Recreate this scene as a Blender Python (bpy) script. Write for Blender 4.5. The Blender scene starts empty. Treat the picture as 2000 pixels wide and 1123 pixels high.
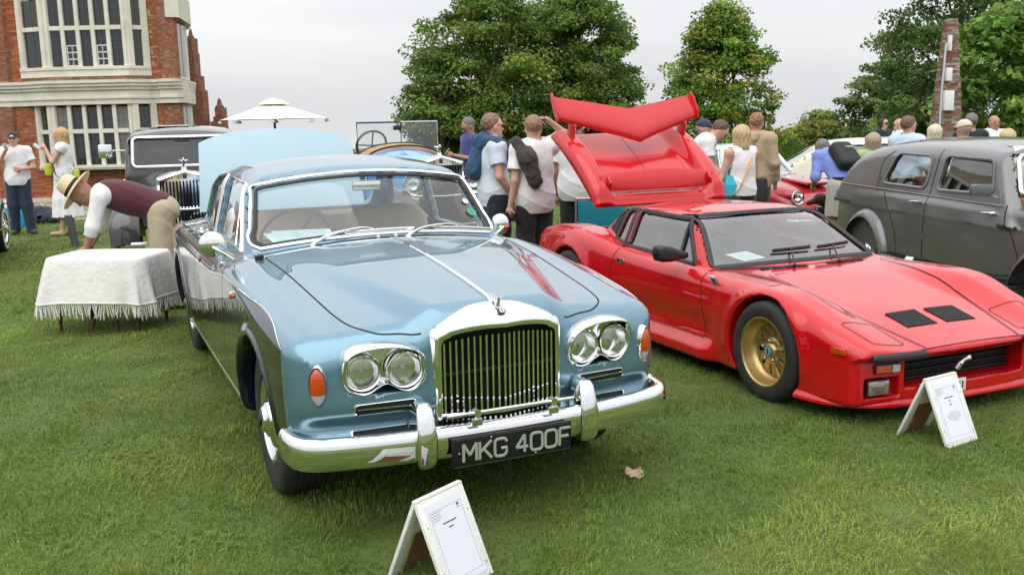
import bpy, bmesh, math, random
import numpy as np
from mathutils import Vector, Matrix
random.seed(7); np.random.seed(7)
S = bpy.context.scene
COL = S.collection
PI = math.pi
# ---------------------------------------------------------------- camera
CH, CP, CR, CF = 1.6714, 0.16925, -0.02313, 1895.8     # height, pitch, roll, focal (px of a 2000 px wide picture)
_fw = Vector((0, math.cos(CP), -math.sin(CP))); _up = Vector((0, math.sin(CP), math.cos(CP))); _rt = Vector((1, 0, 0))
_r2 = _rt*math.cos(CR)+_up*math.sin(CR); _u2 = -_rt*math.sin(CR)+_up*math.cos(CR)
cd = bpy.data.cameras.new('camera'); cam = bpy.data.objects.new('camera', cd); COL.objects.link(cam)
M = Matrix((_r2, _u2, -_fw)).transposed().to_4x4(); M.translation = (0, 0, CH); cam.matrix_world = M
cd.sensor_fit = 'HORIZONTAL'; cd.sensor_width = 36; cd.lens = CF/2000*36; cd.clip_start = .05; cd.clip_end = 3000
cd.dof.use_dof = True; cd.dof.focus_distance = 5.6; cd.dof.aperture_fstop = 10
S.camera = cam
# ---------------------------------------------------------------- overcast sky
w = bpy.data.worlds.new('World'); S.world = w; w.use_nodes = True
nt = w.node_tree; nt.nodes.clear()
SUN_EL, SUN_AZ = math.radians(58), math.radians(200)      # azimuth clockwise from +Y
out = nt.nodes.new('ShaderNodeOutputWorld'); bg = nt.nodes.new('ShaderNodeBackground'); bg.inputs[1].default_value = .10
sky = nt.nodes.new('ShaderNodeTexSky'); sky.sky_type = 'NISHITA'; sky.sun_disc = False
sky.sun_elevation = SUN_EL; sky.sun_rotation = SUN_AZ; sky.dust_density = 3; sky.air_density = 1
tc = nt.nodes.new('ShaderNodeTexCoord'); mp = nt.nodes.new('ShaderNodeMapping'); mp.inputs['Scale'].default_value = (1.2, 1.2, 5.5)
nz = nt.nodes.new('ShaderNodeTexNoise'); nz.inputs['Scale'].default_value = 1.6; nz.inputs['Detail'].default_value = 6; nz.inputs['Roughness'].default_value = .55
cr = nt.nodes.new('ShaderNodeValToRGB')
cr.color_ramp.elements[0].position = .30; cr.color_ramp.elements[0].color = (6.45, 6.58, 6.85, 1)
cr.color_ramp.elements[1].position = .72; cr.color_ramp.elements[1].color = (8.2, 8.24, 8.32, 1)
mx = nt.nodes.new('ShaderNodeMix'); mx.data_type = 'RGBA'; mx.inputs['Factor'].default_value = .95
L = nt.links.new
L(tc.outputs['Generated'], mp.inputs['Vector']); L(mp.outputs[0], nz.inputs['Vector']); L(nz.outputs['Fac'], cr.inputs[0])
# overcast luminance rises towards the zenith (CIE overcast sky)
sx = nt.nodes.new('ShaderNodeSeparateXYZ'); gm = nt.nodes.new('ShaderNodeMath'); gm.operation = 'MULTIPLY_ADD'; gm.use_clamp = False; gm.inputs[1].default_value = 1.25; gm.inputs[2].default_value = 1.0
cl = nt.nodes.new('ShaderNodeMath'); cl.operation = 'MAXIMUM'; cl.inputs[1].default_value = 0
vm = nt.nodes.new('ShaderNodeVectorMath'); vm.operation = 'SCALE'
L(tc.outputs['Generated'], sx.inputs[0]); L(sx.outputs['Z'], cl.inputs[0]); L(cl.outputs[0], gm.inputs[0]); L(cr.outputs[0], vm.inputs[0]); L(gm.outputs[0], vm.inputs['Scale'])
L(sky.outputs[0], mx.inputs['A']); L(vm.outputs[0], mx.inputs['B']); L(mx.outputs['Result'], bg.inputs[0]); L(bg.outputs[0], out.inputs[0])
# ---------------------------------------------------------------- one soft sun behind the cloud
sd = bpy.data.lights.new('sun', 'SUN'); sd.energy = 1.5; sd.angle = math.radians(75); sd.color = (1, .965, .91)
so = bpy.data.objects.new('sun', sd); COL.objects.link(so); so.location = (0, 0, 30)
_d = Vector((math.sin(SUN_AZ)*math.cos(SUN_EL), math.cos(SUN_AZ)*math.cos(SUN_EL), math.sin(SUN_EL)))
so.rotation_euler = _d.to_track_quat('Z', 'Y').to_euler()
S.view_settings.view_transform = 'Standard'; S.view_settings.look = 'None'; S.view_settings.gamma = 1
S.view_settings.use_curve_mapping = False
S.view_settings.exposure = 0.12
S.cycles.use_denoising = True
S.cycles.max_bounces = 10; S.cycles.diffuse_bounces = 3; S.cycles.glossy_bounces = 4; S.cycles.transparent_max_bounces = 24; S.cycles.transmission_bounces = 6
S.cycles.caustics_reflective = False; S.cycles.caustics_refractive = False
# ================================================================ helpers
def ground_z(x, y):
    x = np.asarray(x, float); y = np.asarray(y, float)
    g = .055*np.exp(-((x+1.75)**2+(y-7.5)**2)/(2*1.6**2)) - .045*np.exp(-((x-2.4)**2+(y-6.4)**2)/(2*1.5**2))
    t = lambda a, b, q: (lambda k: k*k*(3-2*k))(np.clip((q-a)/(b-a), 0, 1))
    g = g-.17*t(2.4, 4.6, x)*t(6.6, 9.6, y)                    # the lawn falls a little to the right
    g = g-.023*np.maximum(np.hypot(x, y)-26, 0)                # and the park falls away behind it
    bank = t(18.6, 19.6, y)*t(58, 55, y)*t(-.5, -2.0, x)*t(-90, -85, x)
    return g*(1-bank)+bank*(-3.0)                              # moat
def gz(x, y): return float(ground_z(x, y))

def px(u, v, Y):
    """world point at depth Y behind a pixel of the 2000 px wide photograph"""
    d = _fw+_r2*((u-1000)/CF)+_u2*((561.5-v)/CF); t = Y/d.y
    return np.array([d.x*t, Y, CH+d.z*t])
def pg(u, v):
    """world point on the lawn behind a pixel"""
    d = _fw+_r2*((u-1000)/CF)+_u2*((561.5-v)/CF); z = 0
    for _ in range(12):
        t = (z-CH)/d.z; z = gz(d.x*t, d.y*t)
    return np.array([d.x*t, d.y*t, z])
_mats = {}
def mat(name, col=(.5, .5, .5), rough=.5, metal=0, coat=0, spec=.5, var=0, vscale=8, bump=0, bscale=60, trans=0, emit=None, alpha=1, sheen=0, col2=None, coatr=.03, detail=4, bdist=.01):
    if name in _mats: return _mats[name]
    m = bpy.data.materials.new(name); _mats[name] = m; m.use_nodes = True
    n = m.node_tree.nodes; l = m.node_tree.links; b = n['Principled BSDF']
    b.inputs['Base Color'].default_value = (*col, 1); b.inputs['Roughness'].default_value = rough; b.inputs['Metallic'].default_value = metal
    b.inputs['Coat Weight'].default_value = coat; b.inputs['Coat Roughness'].default_value = coatr; b.inputs['Specular IOR Level'].default_value = spec
    b.inputs['Transmission Weight'].default_value = trans; b.inputs['Sheen Weight'].default_value = sheen
    if var or bump:
        t = n.new('ShaderNodeTexCoord')
        if var:
            z = n.new('ShaderNodeTexNoise'); z.inputs['Scale'].default_value = vscale; z.inputs['Detail'].default_value = detail
            r = n.new('ShaderNodeValToRGB'); c2 = col2 or tuple(min(1, c*(1+var)) for c in col)
            c1 = col if col2 else tuple(c*(1-var) for c in col)
            r.color_ramp.elements[0].color = (*c1, 1); r.color_ramp.elements[1].color = (*c2, 1)
            r.color_ramp.elements[0].position = .3; r.color_ramp.elements[1].position = .7
            l.new(t.outputs['Object'], z.inputs['Vector']); l.new(z.outputs['Fac'], r.inputs[0]); l.new(r.outputs[0], b.inputs['Base Color'])
        if bump:
            z2 = n.new('ShaderNodeTexNoise'); z2.inputs['Scale'].default_value = bscale; z2.inputs['Detail'].default_value = 5
            bp = n.new('ShaderNodeBump'); bp.inputs['Strength'].default_value = bump; bp.inputs['Distance'].default_value = bdist
            l.new(t.outputs['Object'], z2.inputs['Vector']); l.new(z2.outputs['Fac'], bp.inputs['Height']); l.new(bp.outputs[0], b.inputs['Normal'])
    return m
def attr_mat(name, rough=.7, attr='col', bump=0, bscale=40, trl=0, spec=.5, bdist=.01):
    # colour from a per-face / per-corner attribute (each brick, leaf or blade has its own colour)
    if name in _mats: return _mats[name]
    m = bpy.data.materials.new(name); _mats[name] = m; m.use_nodes = True
    n = m.node_tree.nodes; l = m.node_tree.links; b = n['Principled BSDF']
    a = n.new('ShaderNodeAttribute'); a.attribute_name = attr
    l.new(a.outputs['Color'], b.inputs['Base Color']); b.inputs['Roughness'].default_value = rough; b.inputs['Specular IOR Level'].default_value = spec
    if bump:
        t = n.new('ShaderNodeTexCoord'); z2 = n.new('ShaderNodeTexNoise'); z2.inputs['Scale'].default_value = bscale; z2.inputs['Detail'].default_value = 5
        bp = n.new('ShaderNodeBump'); bp.inputs['Strength'].default_value = bump; bp.inputs['Distance'].default_value = bdist
        l.new(t.outputs['Object'], z2.inputs['Vector']); l.new(z2.outputs['Fac'], bp.inputs['Height']); l.new(bp.outputs[0], b.inputs['Normal'])
    if trl:
        o = n['Material Output']; tr = n.new('ShaderNodeBsdfTranslucent'); mxs = n.new('ShaderNodeMixShader'); mxs.inputs[0].default_value = trl
        l.new(a.outputs['Color'], tr.inputs['Color']); l.new(b.outputs[0], mxs.inputs[1]); l.new(tr.outputs[0], mxs.inputs[2]); l.new(mxs.outputs[0], o.inputs[0])
    return m
def glass_mat(name, tint=(1, 1, 1), ior=1.5, rough=.0, extra=0.0):
    # thin window glass: clear sheet with a Fresnel reflection
    if name in _mats: return _mats[name]
    m = bpy.data.materials.new(name); _mats[name] = m; m.use_nodes = True
    n = m.node_tree.nodes; l = m.node_tree.links; n.remove(n['Principled BSDF']); o = n['Material Output']
    t = n.new('ShaderNodeBsdfTransparent'); t.inputs[0].default_value = (*tint, 1)
    g = n.new('ShaderNodeBsdfGlossy'); g.inputs['Roughness'].default_value = rough; g.inputs[0].default_value = (1, 1, 1, 1)
    f = n.new('ShaderNodeFresnel'); ge = n.new('ShaderNodeNewGeometry'); mr = n.new('ShaderNodeMapRange'); mr.inputs['To Min'].default_value = ior; mr.inputs['To Max'].default_value = 1/ior
    l.new(ge.outputs['Backfacing'], mr.inputs['Value']); l.new(mr.outputs[0], f.inputs['IOR'])     # same reflection from both sides of the thin sheet
    a = n.new('ShaderNodeMath'); a.operation = 'MULTIPLY_ADD'; a.inputs[1].default_value = 1.7; a.inputs[2].default_value = extra; a.use_clamp = True
    x = n.new('ShaderNodeMixShader')
    l.new(f.outputs[0], a.inputs[0]); l.new(a.outputs[0], x.inputs[0]); l.new(t.outputs[0], x.inputs[1]); l.new(g.outputs[0], x.inputs[2]); l.new(x.outputs[0], o.inputs[0])
    return m

def mesh_data(name, V, Fc, mats=None, smooth=True, normals=None, fmat=None, fcol=None, vcol=None):
    me = bpy.data.meshes.new(name)
    V = np.asarray(V, np.float32).reshape(-1, 3)
    if isinstance(Fc, np.ndarray) and Fc.ndim == 2:
        nf, k = Fc.shape
        me.vertices.add(len(V)); me.vertices.foreach_set('co', V.ravel())
        me.loops.add(nf*k); me.loops.foreach_set('vertex_index', Fc.astype(np.int32).ravel())
        me.polygons.add(nf); me.polygons.foreach_set('loop_start', np.arange(0, nf*k, k, dtype=np.int32))
        try: me.polygons.foreach_set('loop_total', np.full(nf, k, np.int32))
        except Exception: pass
        me.update(calc_edges=True)
    else:
        me.from_pydata([tuple(map(float, v)) for v in V], [], [tuple(map(int, f)) for f in Fc])
    for m in (mats if isinstance(mats, (list, tuple)) else [mats]):
        if m: me.materials.append(m)
    if fmat is not None: me.polygons.foreach_set('material_index', np.asarray(fmat, np.int32))
    me.polygons.foreach_set('use_smooth', np.full(len(me.polygons), bool(smooth)))
    if fcol is not None:
        a = me.attributes.new('col', 'FLOAT_COLOR', 'FACE'); c = np.ones((len(me.polygons), 4), np.float32); c[:, :3] = fcol; a.data.foreach_set('color', c.ravel())
    if vcol is not None:
        a = me.attributes.new('col', 'FLOAT_COLOR', 'POINT'); c = np.ones((len(V), 4), np.float32); c[:, :3] = vcol; a.data.foreach_set('color', c.ravel())
    if normals is not None: me.normals_split_custom_set_from_vertices([tuple(map(float, q)) for q in normals])
    return me
def add(name, me, parent=None, loc=(0, 0, 0), rot=(0, 0, 0), scale=None):
    o = bpy.data.objects.new(name, me); COL.objects.link(o); o.location = loc; o.rotation_euler = rot
    if scale: o.scale = scale
    if parent: o.parent = parent
    return o
def obj(name, V, Fc, m, parent=None, smooth=True, **k):
    return add(name, mesh_data(name, V, Fc, m, smooth, **k), parent)
def tag(o, label, cat, group=None):
    o['label'] = label; o['category'] = cat
    if group: o['group'] = group
    return o
def thing(name, label, cat, loc=(0, 0, 0), rotz=0, group=None):
    o = bpy.data.objects.new(name, None); COL.objects.link(o); o.location = loc; o.rotation_euler = (0, 0, rotz); o.empty_display_size = .1
    return tag(o, label, cat, group)
def struct(o, kind='structure'): o['kind'] = kind; return o

class MB:
    """collects simple solids and links them as ONE mesh object"""
    def __init__(s): s.V = []; s.F = []; s.n = 0
    def raw(s, V, F):
        V = np.asarray(V, float).reshape(-1, 3); s.V.append(V); s.F += [tuple(int(i)+s.n for i in f) for f in F]; s.n += len(V); return s
    def box(s, a, b, bev=0):
        a, b = np.minimum(a, b), np.maximum(a, b)
        if bev:
            bev = min(bev, .45*min(b-a)); V = []; F = []
            bm = bmesh.new(); bmesh.ops.create_cube(bm, size=1)
            for v in bm.verts: v.co = Vector([(a[i]+b[i])/2+v.co[i]*(b[i]-a[i]) for i in range(3)])
            bmesh.ops.bevel(bm, geom=bm.edges[:], offset=bev, segments=2, profile=.6, affect='EDGES')
            bm.verts.index_update(); s.raw([v.co[:] for v in bm.verts], [[v.index for v in f.verts] for f in bm.faces]); bm.free(); return s
        x0, y0, z0 = a; x1, y1, z1 = b
        return s.raw([(x0, y0, z0), (x1, y0, z0), (x1, y1, z0), (x0, y1, z0), (x0, y0, z1), (x1, y0, z1), (x1, y1, z1), (x0, y1, z1)],
                     [(0, 3, 2, 1), (4, 5, 6, 7), (0, 1, 5, 4), (1, 2, 6, 5), (2, 3, 7, 6), (3, 0, 4, 7)])
    def tube(s, pts, r, seg=10, closed=False, flat=None, up=(0, 0, 1), cap=True):
        """round (or flat=(w,h) elliptical) tube along pts; r number or list"""
        P = np.asarray(pts, float); n = len(P); r = np.broadcast_to(np.asarray(r, float), (n,))
        T = np.roll(P, -1, 0)-np.roll(P, 1, 0) if closed else np.gradient(P, axis=0)
        T /= np.linalg.norm(T, axis=1)[:, None]+1e-12
        U = np.zeros_like(P); u = np.asarray(up, float)
        for i in range(n):
            q = u-T[i]*(u@T[i])
            if np.linalg.norm(q) < 1e-3: q = np.cross(T[i], (1, .3, .2))
            q /= np.linalg.norm(q); U[i] = q
            if flat is None: u = q
        Wv = np.cross(T, U); a = np.linspace(0, 2*PI, seg, endpoint=False)+PI/seg
        fw, fh = flat or (1, 1)
        V = P[:, None]+(Wv[:, None]*np.cos(a)[None, :, None]*fw+U[:, None]*np.sin(a)[None, :, None]*fh)*r[:, None, None]
        F = []
        for i in range(n if closed else n-1):
            j = (i+1) % n
            for k in range(seg): F.append((i*seg+k, i*seg+(k+1) % seg, j*seg+(k+1) % seg, j*seg+k))
        if not closed and cap: F += [tuple(range(seg-1, -1, -1)), tuple((n-1)*seg+k for k in range(seg))]
        return s.raw(V.reshape(-1, 3), F)
    def prism(s, outline, a, b, axis='x'):
        """extrude a 2-D outline (counter-clockwise) between a and b along an axis"""
        o = np.asarray(outline, float); n = len(o)
        def mk(t):
            z = np.full(n, t)
            return {'x': np.c_[z, o], 'y': np.c_[o[:, 0], z, o[:, 1]], 'z': np.c_[o, z]}[axis]
        return s.raw(np.r_[mk(a), mk(b)], [tuple(range(n-1, -1, -1)), tuple(range(n, 2*n))]+[(i, (i+1) % n, n+(i+1) % n, n+i) for i in range(n)])
    def lathe(s, prof, seg=24, axis='y', c=(0, 0, 0), arc=None):
        """prof: (radius, offset along axis)"""
        pr = np.asarray(prof, float); a = np.linspace(0, 2*PI, seg, endpoint=False); V = []
        for r, t in pr:
            q = np.c_[np.cos(a)*r, np.sin(a)*r, np.full(seg, t)]
            V.append({'z': q, 'y': q[:, [0, 2, 1]]*[1, 1, 1], 'x': q[:, [2, 0, 1]]}[axis])
        F = [(i*seg+k, i*seg+(k+1) % seg, (i+1)*seg+(k+1) % seg, (i+1)*seg+k) for i in range(len(pr)-1) for k in range(seg)]
        return s.raw(np.concatenate(V)+np.asarray(c), F)
    def loops(s, LV, close=True, cap0=False, cap1=False):
        """skin a list of equal-length vertex loops"""
        n = len(LV[0]); F = []
        for i in range(len(LV)-1):
            for k in range(n if close else n-1): F.append((i*n+k, i*n+(k+1) % n, (i+1)*n+(k+1) % n, (i+1)*n+k))
        if cap0: F.append(tuple(range(n-1, -1, -1)))
        if cap1: F.append(tuple((len(LV)-1)*n+k for k in range(n)))
        return s.raw(np.concatenate([np.asarray(q, float) for q in LV]), F)
    def ball(s, c, r, seg=16, rings=9):
        r = np.broadcast_to(np.asarray(r, float), (3,)); V = []; 
        for i in range(rings+1):
            th = PI*i/rings
            for k in range(seg): V.append((math.sin(th)*math.cos(2*PI*k/seg), math.sin(th)*math.sin(2*PI*k/seg), math.cos(th)))
        F = [(i*seg+k, (i+1)*seg+k, (i+1)*seg+(k+1) % seg, i*seg+(k+1) % seg) for i in range(rings) for k in range(seg)]
        return s.raw(np.array(V)*r+np.asarray(c), F)
    def mesh(s, name, m, smooth=True, sharp=None):
        me = bpy.data.meshes.new(name); me.from_pydata([tuple(v) for v in np.concatenate(s.V)], [], s.F)
        bm = bmesh.new(); bm.from_mesh(me); bmesh.ops.remove_doubles(bm, verts=bm.verts[:], dist=1e-5)
        bmesh.ops.recalc_face_normals(bm, faces=bm.faces[:]); bm.to_mesh(me); bm.free()
        for q in (m if isinstance(m, (list, tuple)) else [m]): me.materials.append(q)
        me.polygons.foreach_set('use_smooth', np.full(len(me.polygons), bool(smooth)))
        if smooth: me.set_sharp_from_angle(angle=sharp or math.radians(38))
        return me
    def build(s, name, m, parent=None, smooth=True, sharp=None, loc=(0, 0, 0), rot=(0, 0, 0)):
        return add(name, s.mesh(name, m, smooth, sharp), parent, loc, rot)

def crv(pts, smooth=0):
    """smooth interpolating curve through (x, y) points (monotone cubic, extrapolated flat-linear)"""
    P = np.array(sorted(pts), float); x, y = P[:, 0], P[:, 1]; h = np.diff(x); d = np.diff(y)/h; n = len(x)
    m = np.zeros(n); m[0], m[-1] = d[0], d[-1]
    for i in range(1, n-1):
        if d[i-1]*d[i] > 0:
            w1, w2 = 2*h[i]+h[i-1], h[i]+2*h[i-1]; m[i] = (w1+w2)/(w1/d[i-1]+w2/d[i])
    X = np.linspace(x[0]-.4, x[-1]+.4, 3000); k = np.clip(np.searchsorted(x, X)-1, 0, n-2); t = (X-x[k])/h[k]
    Y = (2*t**3-3*t**2+1)*y[k]+(t**3-2*t**2+t)*h[k]*m[k]+(-2*t**3+3*t**2)*y[k+1]+(t**3-t**2)*h[k]*m[k+1]
    lo, hi = X < x[0], X > x[-1]; Y[lo] = y[0]+(X[lo]-x[0])*m[0]; Y[hi] = y[-1]+(X[hi]-x[-1])*m[-1]
    if smooth:
        s = max(1, int(smooth/(X[1]-X[0]))); ker = np.exp(-np.linspace(-2.5, 2.5, 5*s+1)**2/2); ker /= ker.sum()
        Y = np.convolve(np.pad(Y, (len(ker)//2, len(ker)//2), mode='reflect', reflect_type='odd'), ker, 'valid')[:len(X)]
    return lambda q: np.interp(q, X, Y)
def sstep(a, b, x):
    t = np.clip((x-a)/(b-a), 0, 1); return t*t*(3-2*t)
def rmax(a, b, r):     # intersection with a fillet of radius r
    return np.minimum(-r, np.maximum(a, b))+np.hypot(np.maximum(a+r, 0), np.maximum(b+r, 0))
def rmin(a, b, r):     # union with a fillet of radius r
    return -rmax(-a, -b, r)
def grad(F, P, e=.002):
    g = np.empty_like(P)
    for i in range(3):
        d = np.zeros(3); d[i] = e; A = P+d; B = P-d
        g[:, i] = (F(A[:, 0], A[:, 1], A[:, 2])-F(B[:, 0], B[:, 1], B[:, 2]))/(2*e)
    return g
def nets(F, lo, hi, h, newton=2):
    """mesh of the surface F = 0 (surface nets, vertices moved onto the surface, normals from the gradient)"""
    ax = [np.arange(lo[i], hi[i]+h, h) for i in range(3)]; n = [len(a) for a in ax]
    B = 6; nb = [-(-q//B) for q in n]; Vv = np.empty([q*B for q in nb], np.float32)
    cen = [lo[i]+(np.arange(nb[i])*B+(B-1)/2)*h for i in range(3)]; X, Y, Z = np.meshgrid(*cen, indexing='ij')
    fc = F(X.ravel(), Y.ravel(), Z.ravel()).reshape(nb); Vv[:] = np.repeat(np.repeat(np.repeat(fc, B, 0), B, 1), B, 2)
    near = np.argwhere(np.abs(fc) < h*B*1.35); o = np.arange(B)*h; ox, oy, oz = np.meshgrid(o, o, o, indexing='ij')
    for i in range(0, len(near), 1500):          # only blocks near the surface are sampled finely
        q = near[i:i+1500]; st = q*B*h+np.array(lo); f = F((st[:, 0, None]+ox.ravel()).ravel(), (st[:, 1, None]+oy.ravel()).ravel(), (st[:, 2, None]+oz.ravel()).ravel()).reshape(-1, B, B, B)
        W6 = Vv.reshape(nb[0], B, nb[1], B, nb[2], B); W6[q[:, 0], :, q[:, 1], :, q[:, 2], :] = f
    Vv = Vv[:n[0], :n[1], :n[2]]
    s = Vv < 0
    c = np.zeros([q-1 for q in n], np.int8)
    for a in (0, 1):
        for b in (0, 1):
            for d in (0, 1): c += s[a:n[0]-1+a, b:n[1]-1+b, d:n[2]-1+d]
    act = (c > 0) & (c < 8); idx = np.full(act.shape, -1, np.int32); I = np.argwhere(act); idx[act] = np.arange(len(I))
    acc = np.zeros((len(I), 3)); cnt = np.zeros(len(I))
    for axs in range(3):
        o1, o2 = [q for q in range(3) if q != axs]
        for a in (0, 1):
            for b in (0, 1):
                A = I.copy(); A[:, o1] += a; A[:, o2] += b; B = A.copy(); B[:, axs] += 1
                va, vb = Vv[tuple(A.T)], Vv[tuple(B.T)]; k = (va < 0) != (vb < 0); t = np.where(k, va/(va-vb+1e-12), 0)
                P = A.astype(float); P[:, axs] += t; acc += P*k[:, None]; cnt += k
    P = acc/cnt[:, None]*h+np.array(lo); P0 = P.copy()
    for _ in range(newton):
        f = F(P[:, 0], P[:, 1], P[:, 2]); g = grad(F, P); st = -f[:, None]*g/(np.sum(g*g, 1)[:, None]+1e-6)
        P = P+np.clip(st, -h*.4, h*.4); P = P0+np.clip(P-P0, -h*.8, h*.8)
    N = grad(F, P); N /= np.linalg.norm(N, axis=1)[:, None]+1e-9
    Q = []
    for axs in range(3):
        o1, o2 = (axs+1) % 3, (axs+2) % 3
        sl = [slice(1, n[q]-1) for q in range(3)]; sl[axs] = slice(0, n[axs]-1)
        s0 = s[tuple(sl)]; s2 = list(sl); s2[axs] = slice(1, n[axs]); s1 = s[tuple(s2)]
        E = np.argwhere(s0 != s1); off = np.array([sl[q].start for q in range(3)]); E = E+off; fl = s[tuple(E.T)]
        q = []
        for a, b in ((-1, -1), (0, -1), (0, 0), (-1, 0)):
            A = E.copy(); A[:, o1] += a; A[:, o2] += b; q.append(idx[tuple(A.T)])
        q = np.stack(q, 1); q[~fl] = q[~fl][:, ::-1]; Q.append(q)
    Q = np.concatenate(Q); Q = Q[(Q >= 0).all(1)]
    return P, Q, N
def panels(P, Q, N, lab, names, parent, mats, fm=None):
    """split a surface into parts by an integer label per face"""
    res = {}
    for i, nm in enumerate(names):
        k = lab == i
        if not k.any(): continue
        u, inv = np.unique(Q[k].ravel(), return_inverse=True)
        m = mats[i] if isinstance(mats, list) else mats
        res[i] = obj(nm, P[u], inv.reshape(-1, 4), m, parent, normals=N[u], fmat=None if fm is None else fm[k])
    return res
def drop(F, pts, d, depth=.6, lift=0.0):
    """move points along d (from outside) until they meet the surface F = 0"""
    P = np.asarray(pts, float).copy(); d = np.broadcast_to(np.asarray(d, float), P.shape); d = d/np.linalg.norm(d, axis=1)[:, None]
    t = np.zeros(len(P)); done = np.zeros(len(P), bool); st = .008; f0 = F(*P.T)
    for _ in range(int(depth/st)):
        q = P+d*(t+st)[:, None]; f = F(*q.T); hit = (f <= 0) & ~done
        if hit.any():
            a = t.copy(); b = t+st
            for _ in range(9):
                mth = (a+b)/2; fm = F(*(P+d*mth[:, None]).T); ins = fm <= 0; b = np.where(ins, mth, b); a = np.where(ins, a, mth)
            t = np.where(hit, b, t)
        done |= hit; t = np.where(done, t, t+st)
        if done.all(): break
    Pn = P+d*t[:, None]
    if lift:
        g = grad(F, Pn); Pn = Pn+lift*g/(np.linalg.norm(g, axis=1)[:, None]+1e-9)
    return Pn
def dense(pts, step=.02, closed=False):
    P = np.asarray(pts, float); 
    if closed: P = np.r_[P, P[:1]]
    o = []
    for a, b in zip(P[:-1], P[1:]):
        k = max(1, int(np.ceil(np.linalg.norm(b-a)/step))); o += [a+(b-a)*i/k for i in range(k)]
    if not closed: o.append(P[-1])
    return np.array(o)
def curve3(pts, n=40, closed=False):
    """Catmull-Rom through points (any dimension)"""
    P = np.asarray(pts, float)
    P = np.r_[P[-1:], P, P[:2]] if closed else np.r_[2*P[:1]-P[1:2], P, 2*P[-1:]-P[-2:-1]]
    m = len(P)-3; o = []
    for i in range(m):
        p0, p1, p2, p3 = P[i:i+4]; k = max(2, n//m)
        for t in np.linspace(0, 1, k, endpoint=False): o.append(.5*((2*p1)+(-p0+p2)*t+(2*p0-5*p1+4*p2-p3)*t*t+(-p0+3*p1-3*p2+p3)*t**3))
    if not closed: o.append(P[-2])
    return np.array(o)
def ribbon(F, pts, w, lift, m, name, parent, closed=False):
    """narrow strip lying on the surface (shut line)"""
    P = np.asarray(pts); T = (np.roll(P, -1, 0)-np.roll(P, 1, 0)) if closed else np.gradient(P, axis=0)
    g = grad(F, P); g /= np.linalg.norm(g, axis=1)[:, None]+1e-9; s = np.cross(T, g); s /= np.linalg.norm(s, axis=1)[:, None]+1e-9
    V = np.concatenate([P+s*w/2+g*lift, P-s*w/2+g*lift]); n = len(P); k = n if closed else n-1
    return obj(name, V, [(i, (i+1) % n, n+(i+1) % n, n+i) for i in range(k)], m, parent)
def patch(F, gridpts, d, lift, name, m, parent, depth=.6):
    """sheet dropped onto a surface from a grid of points (nu, nv, 3)"""
    G = np.asarray(gridpts); nu, nv = G.shape[:2]; P = drop(F, G.reshape(-1, 3), d, depth, lift)
    Fc = np.array([(i*nv+j, i*nv+j+1, (i+1)*nv+j+1, (i+1)*nv+j) for i in range(nu-1) for j in range(nv-1)])
    return obj(name, P, Fc, m, parent)
def quad_grid(a, b, c, d, nu, nv):
    """bilinear grid a-b (top) / d-c (bottom)"""
    a, b, c, d = map(np.asarray, (a, b, c, d)); u = np.linspace(0, 1, nu)[:, None, None]; v = np.linspace(0, 1, nv)[None, :, None]
    return (a*(1-v)+b*v)*(1-u)+(d*(1-v)+c*v)*u
def inpoly(x, z, poly):
    """signed distance to a polygon (negative inside)"""
    P = np.asarray(poly, float); n = len(P); dmin = np.full(np.shape(x), 1e9); ins = np.zeros(np.shape(x), bool)
    for i in range(n):
        a, b = P[i], P[(i+1) % n]; ex, ez = b-a; wx, wz = x-a[0], z-a[1]
        t = np.clip((wx*ex+wz*ez)/(ex*ex+ez*ez), 0, 1); dmin = np.minimum(dmin, (wx-ex*t)**2+(wz-ez*t)**2)
        c = (a[1] > z) != (b[1] > z); ins ^= c & (x < (b[0]-a[0])*(z-a[1])/(b[1]-a[1]+1e-12)+a[0])
    return np.where(ins, -1, 1)*np.sqrt(dmin)
def copy_tree(o, parent=None):
    c = o.copy(); COL.objects.link(c); c.parent = parent
    for ch in o.children: copy_tree(ch, c)
    return c
def round_poly(pts, r, seg=5):
    """2-D polygon with rounded corners"""
    P = np.asarray(pts, float); n = len(P); o = []
    for i in range(n):
        a, b, c = P[i-1], P[i], P[(i+1) % n]; u = a-b; v = c-b; lu, lv = np.linalg.norm(u), np.linalg.norm(v); k = min(r, .45*lu, .45*lv)
        p, q = b+u/lu*k, b+v/lv*k
        for t in np.linspace(0, 1, seg): o.append((1-t)**2*p+2*t*(1-t)*b+t*t*q)
    return np.array(o)
CHROME = mat('chrome', (.86, .87, .88), .045, 1)
CHROME2 = mat('satin_chrome', (.72, .73, .74), .16, 1)
BLACK = mat('black_trim', (.012, .012, .013), .45)
GAP = mat('shut_gap', (.006, .006, .007), .8)
RUBBER = mat('tyre_rubber', (.022, .021, .021), .75, bump=.3, bscale=90, var=.25, vscale=14)
DARKIN = mat('dark_interior', (.02, .02, .022), .7)
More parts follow.
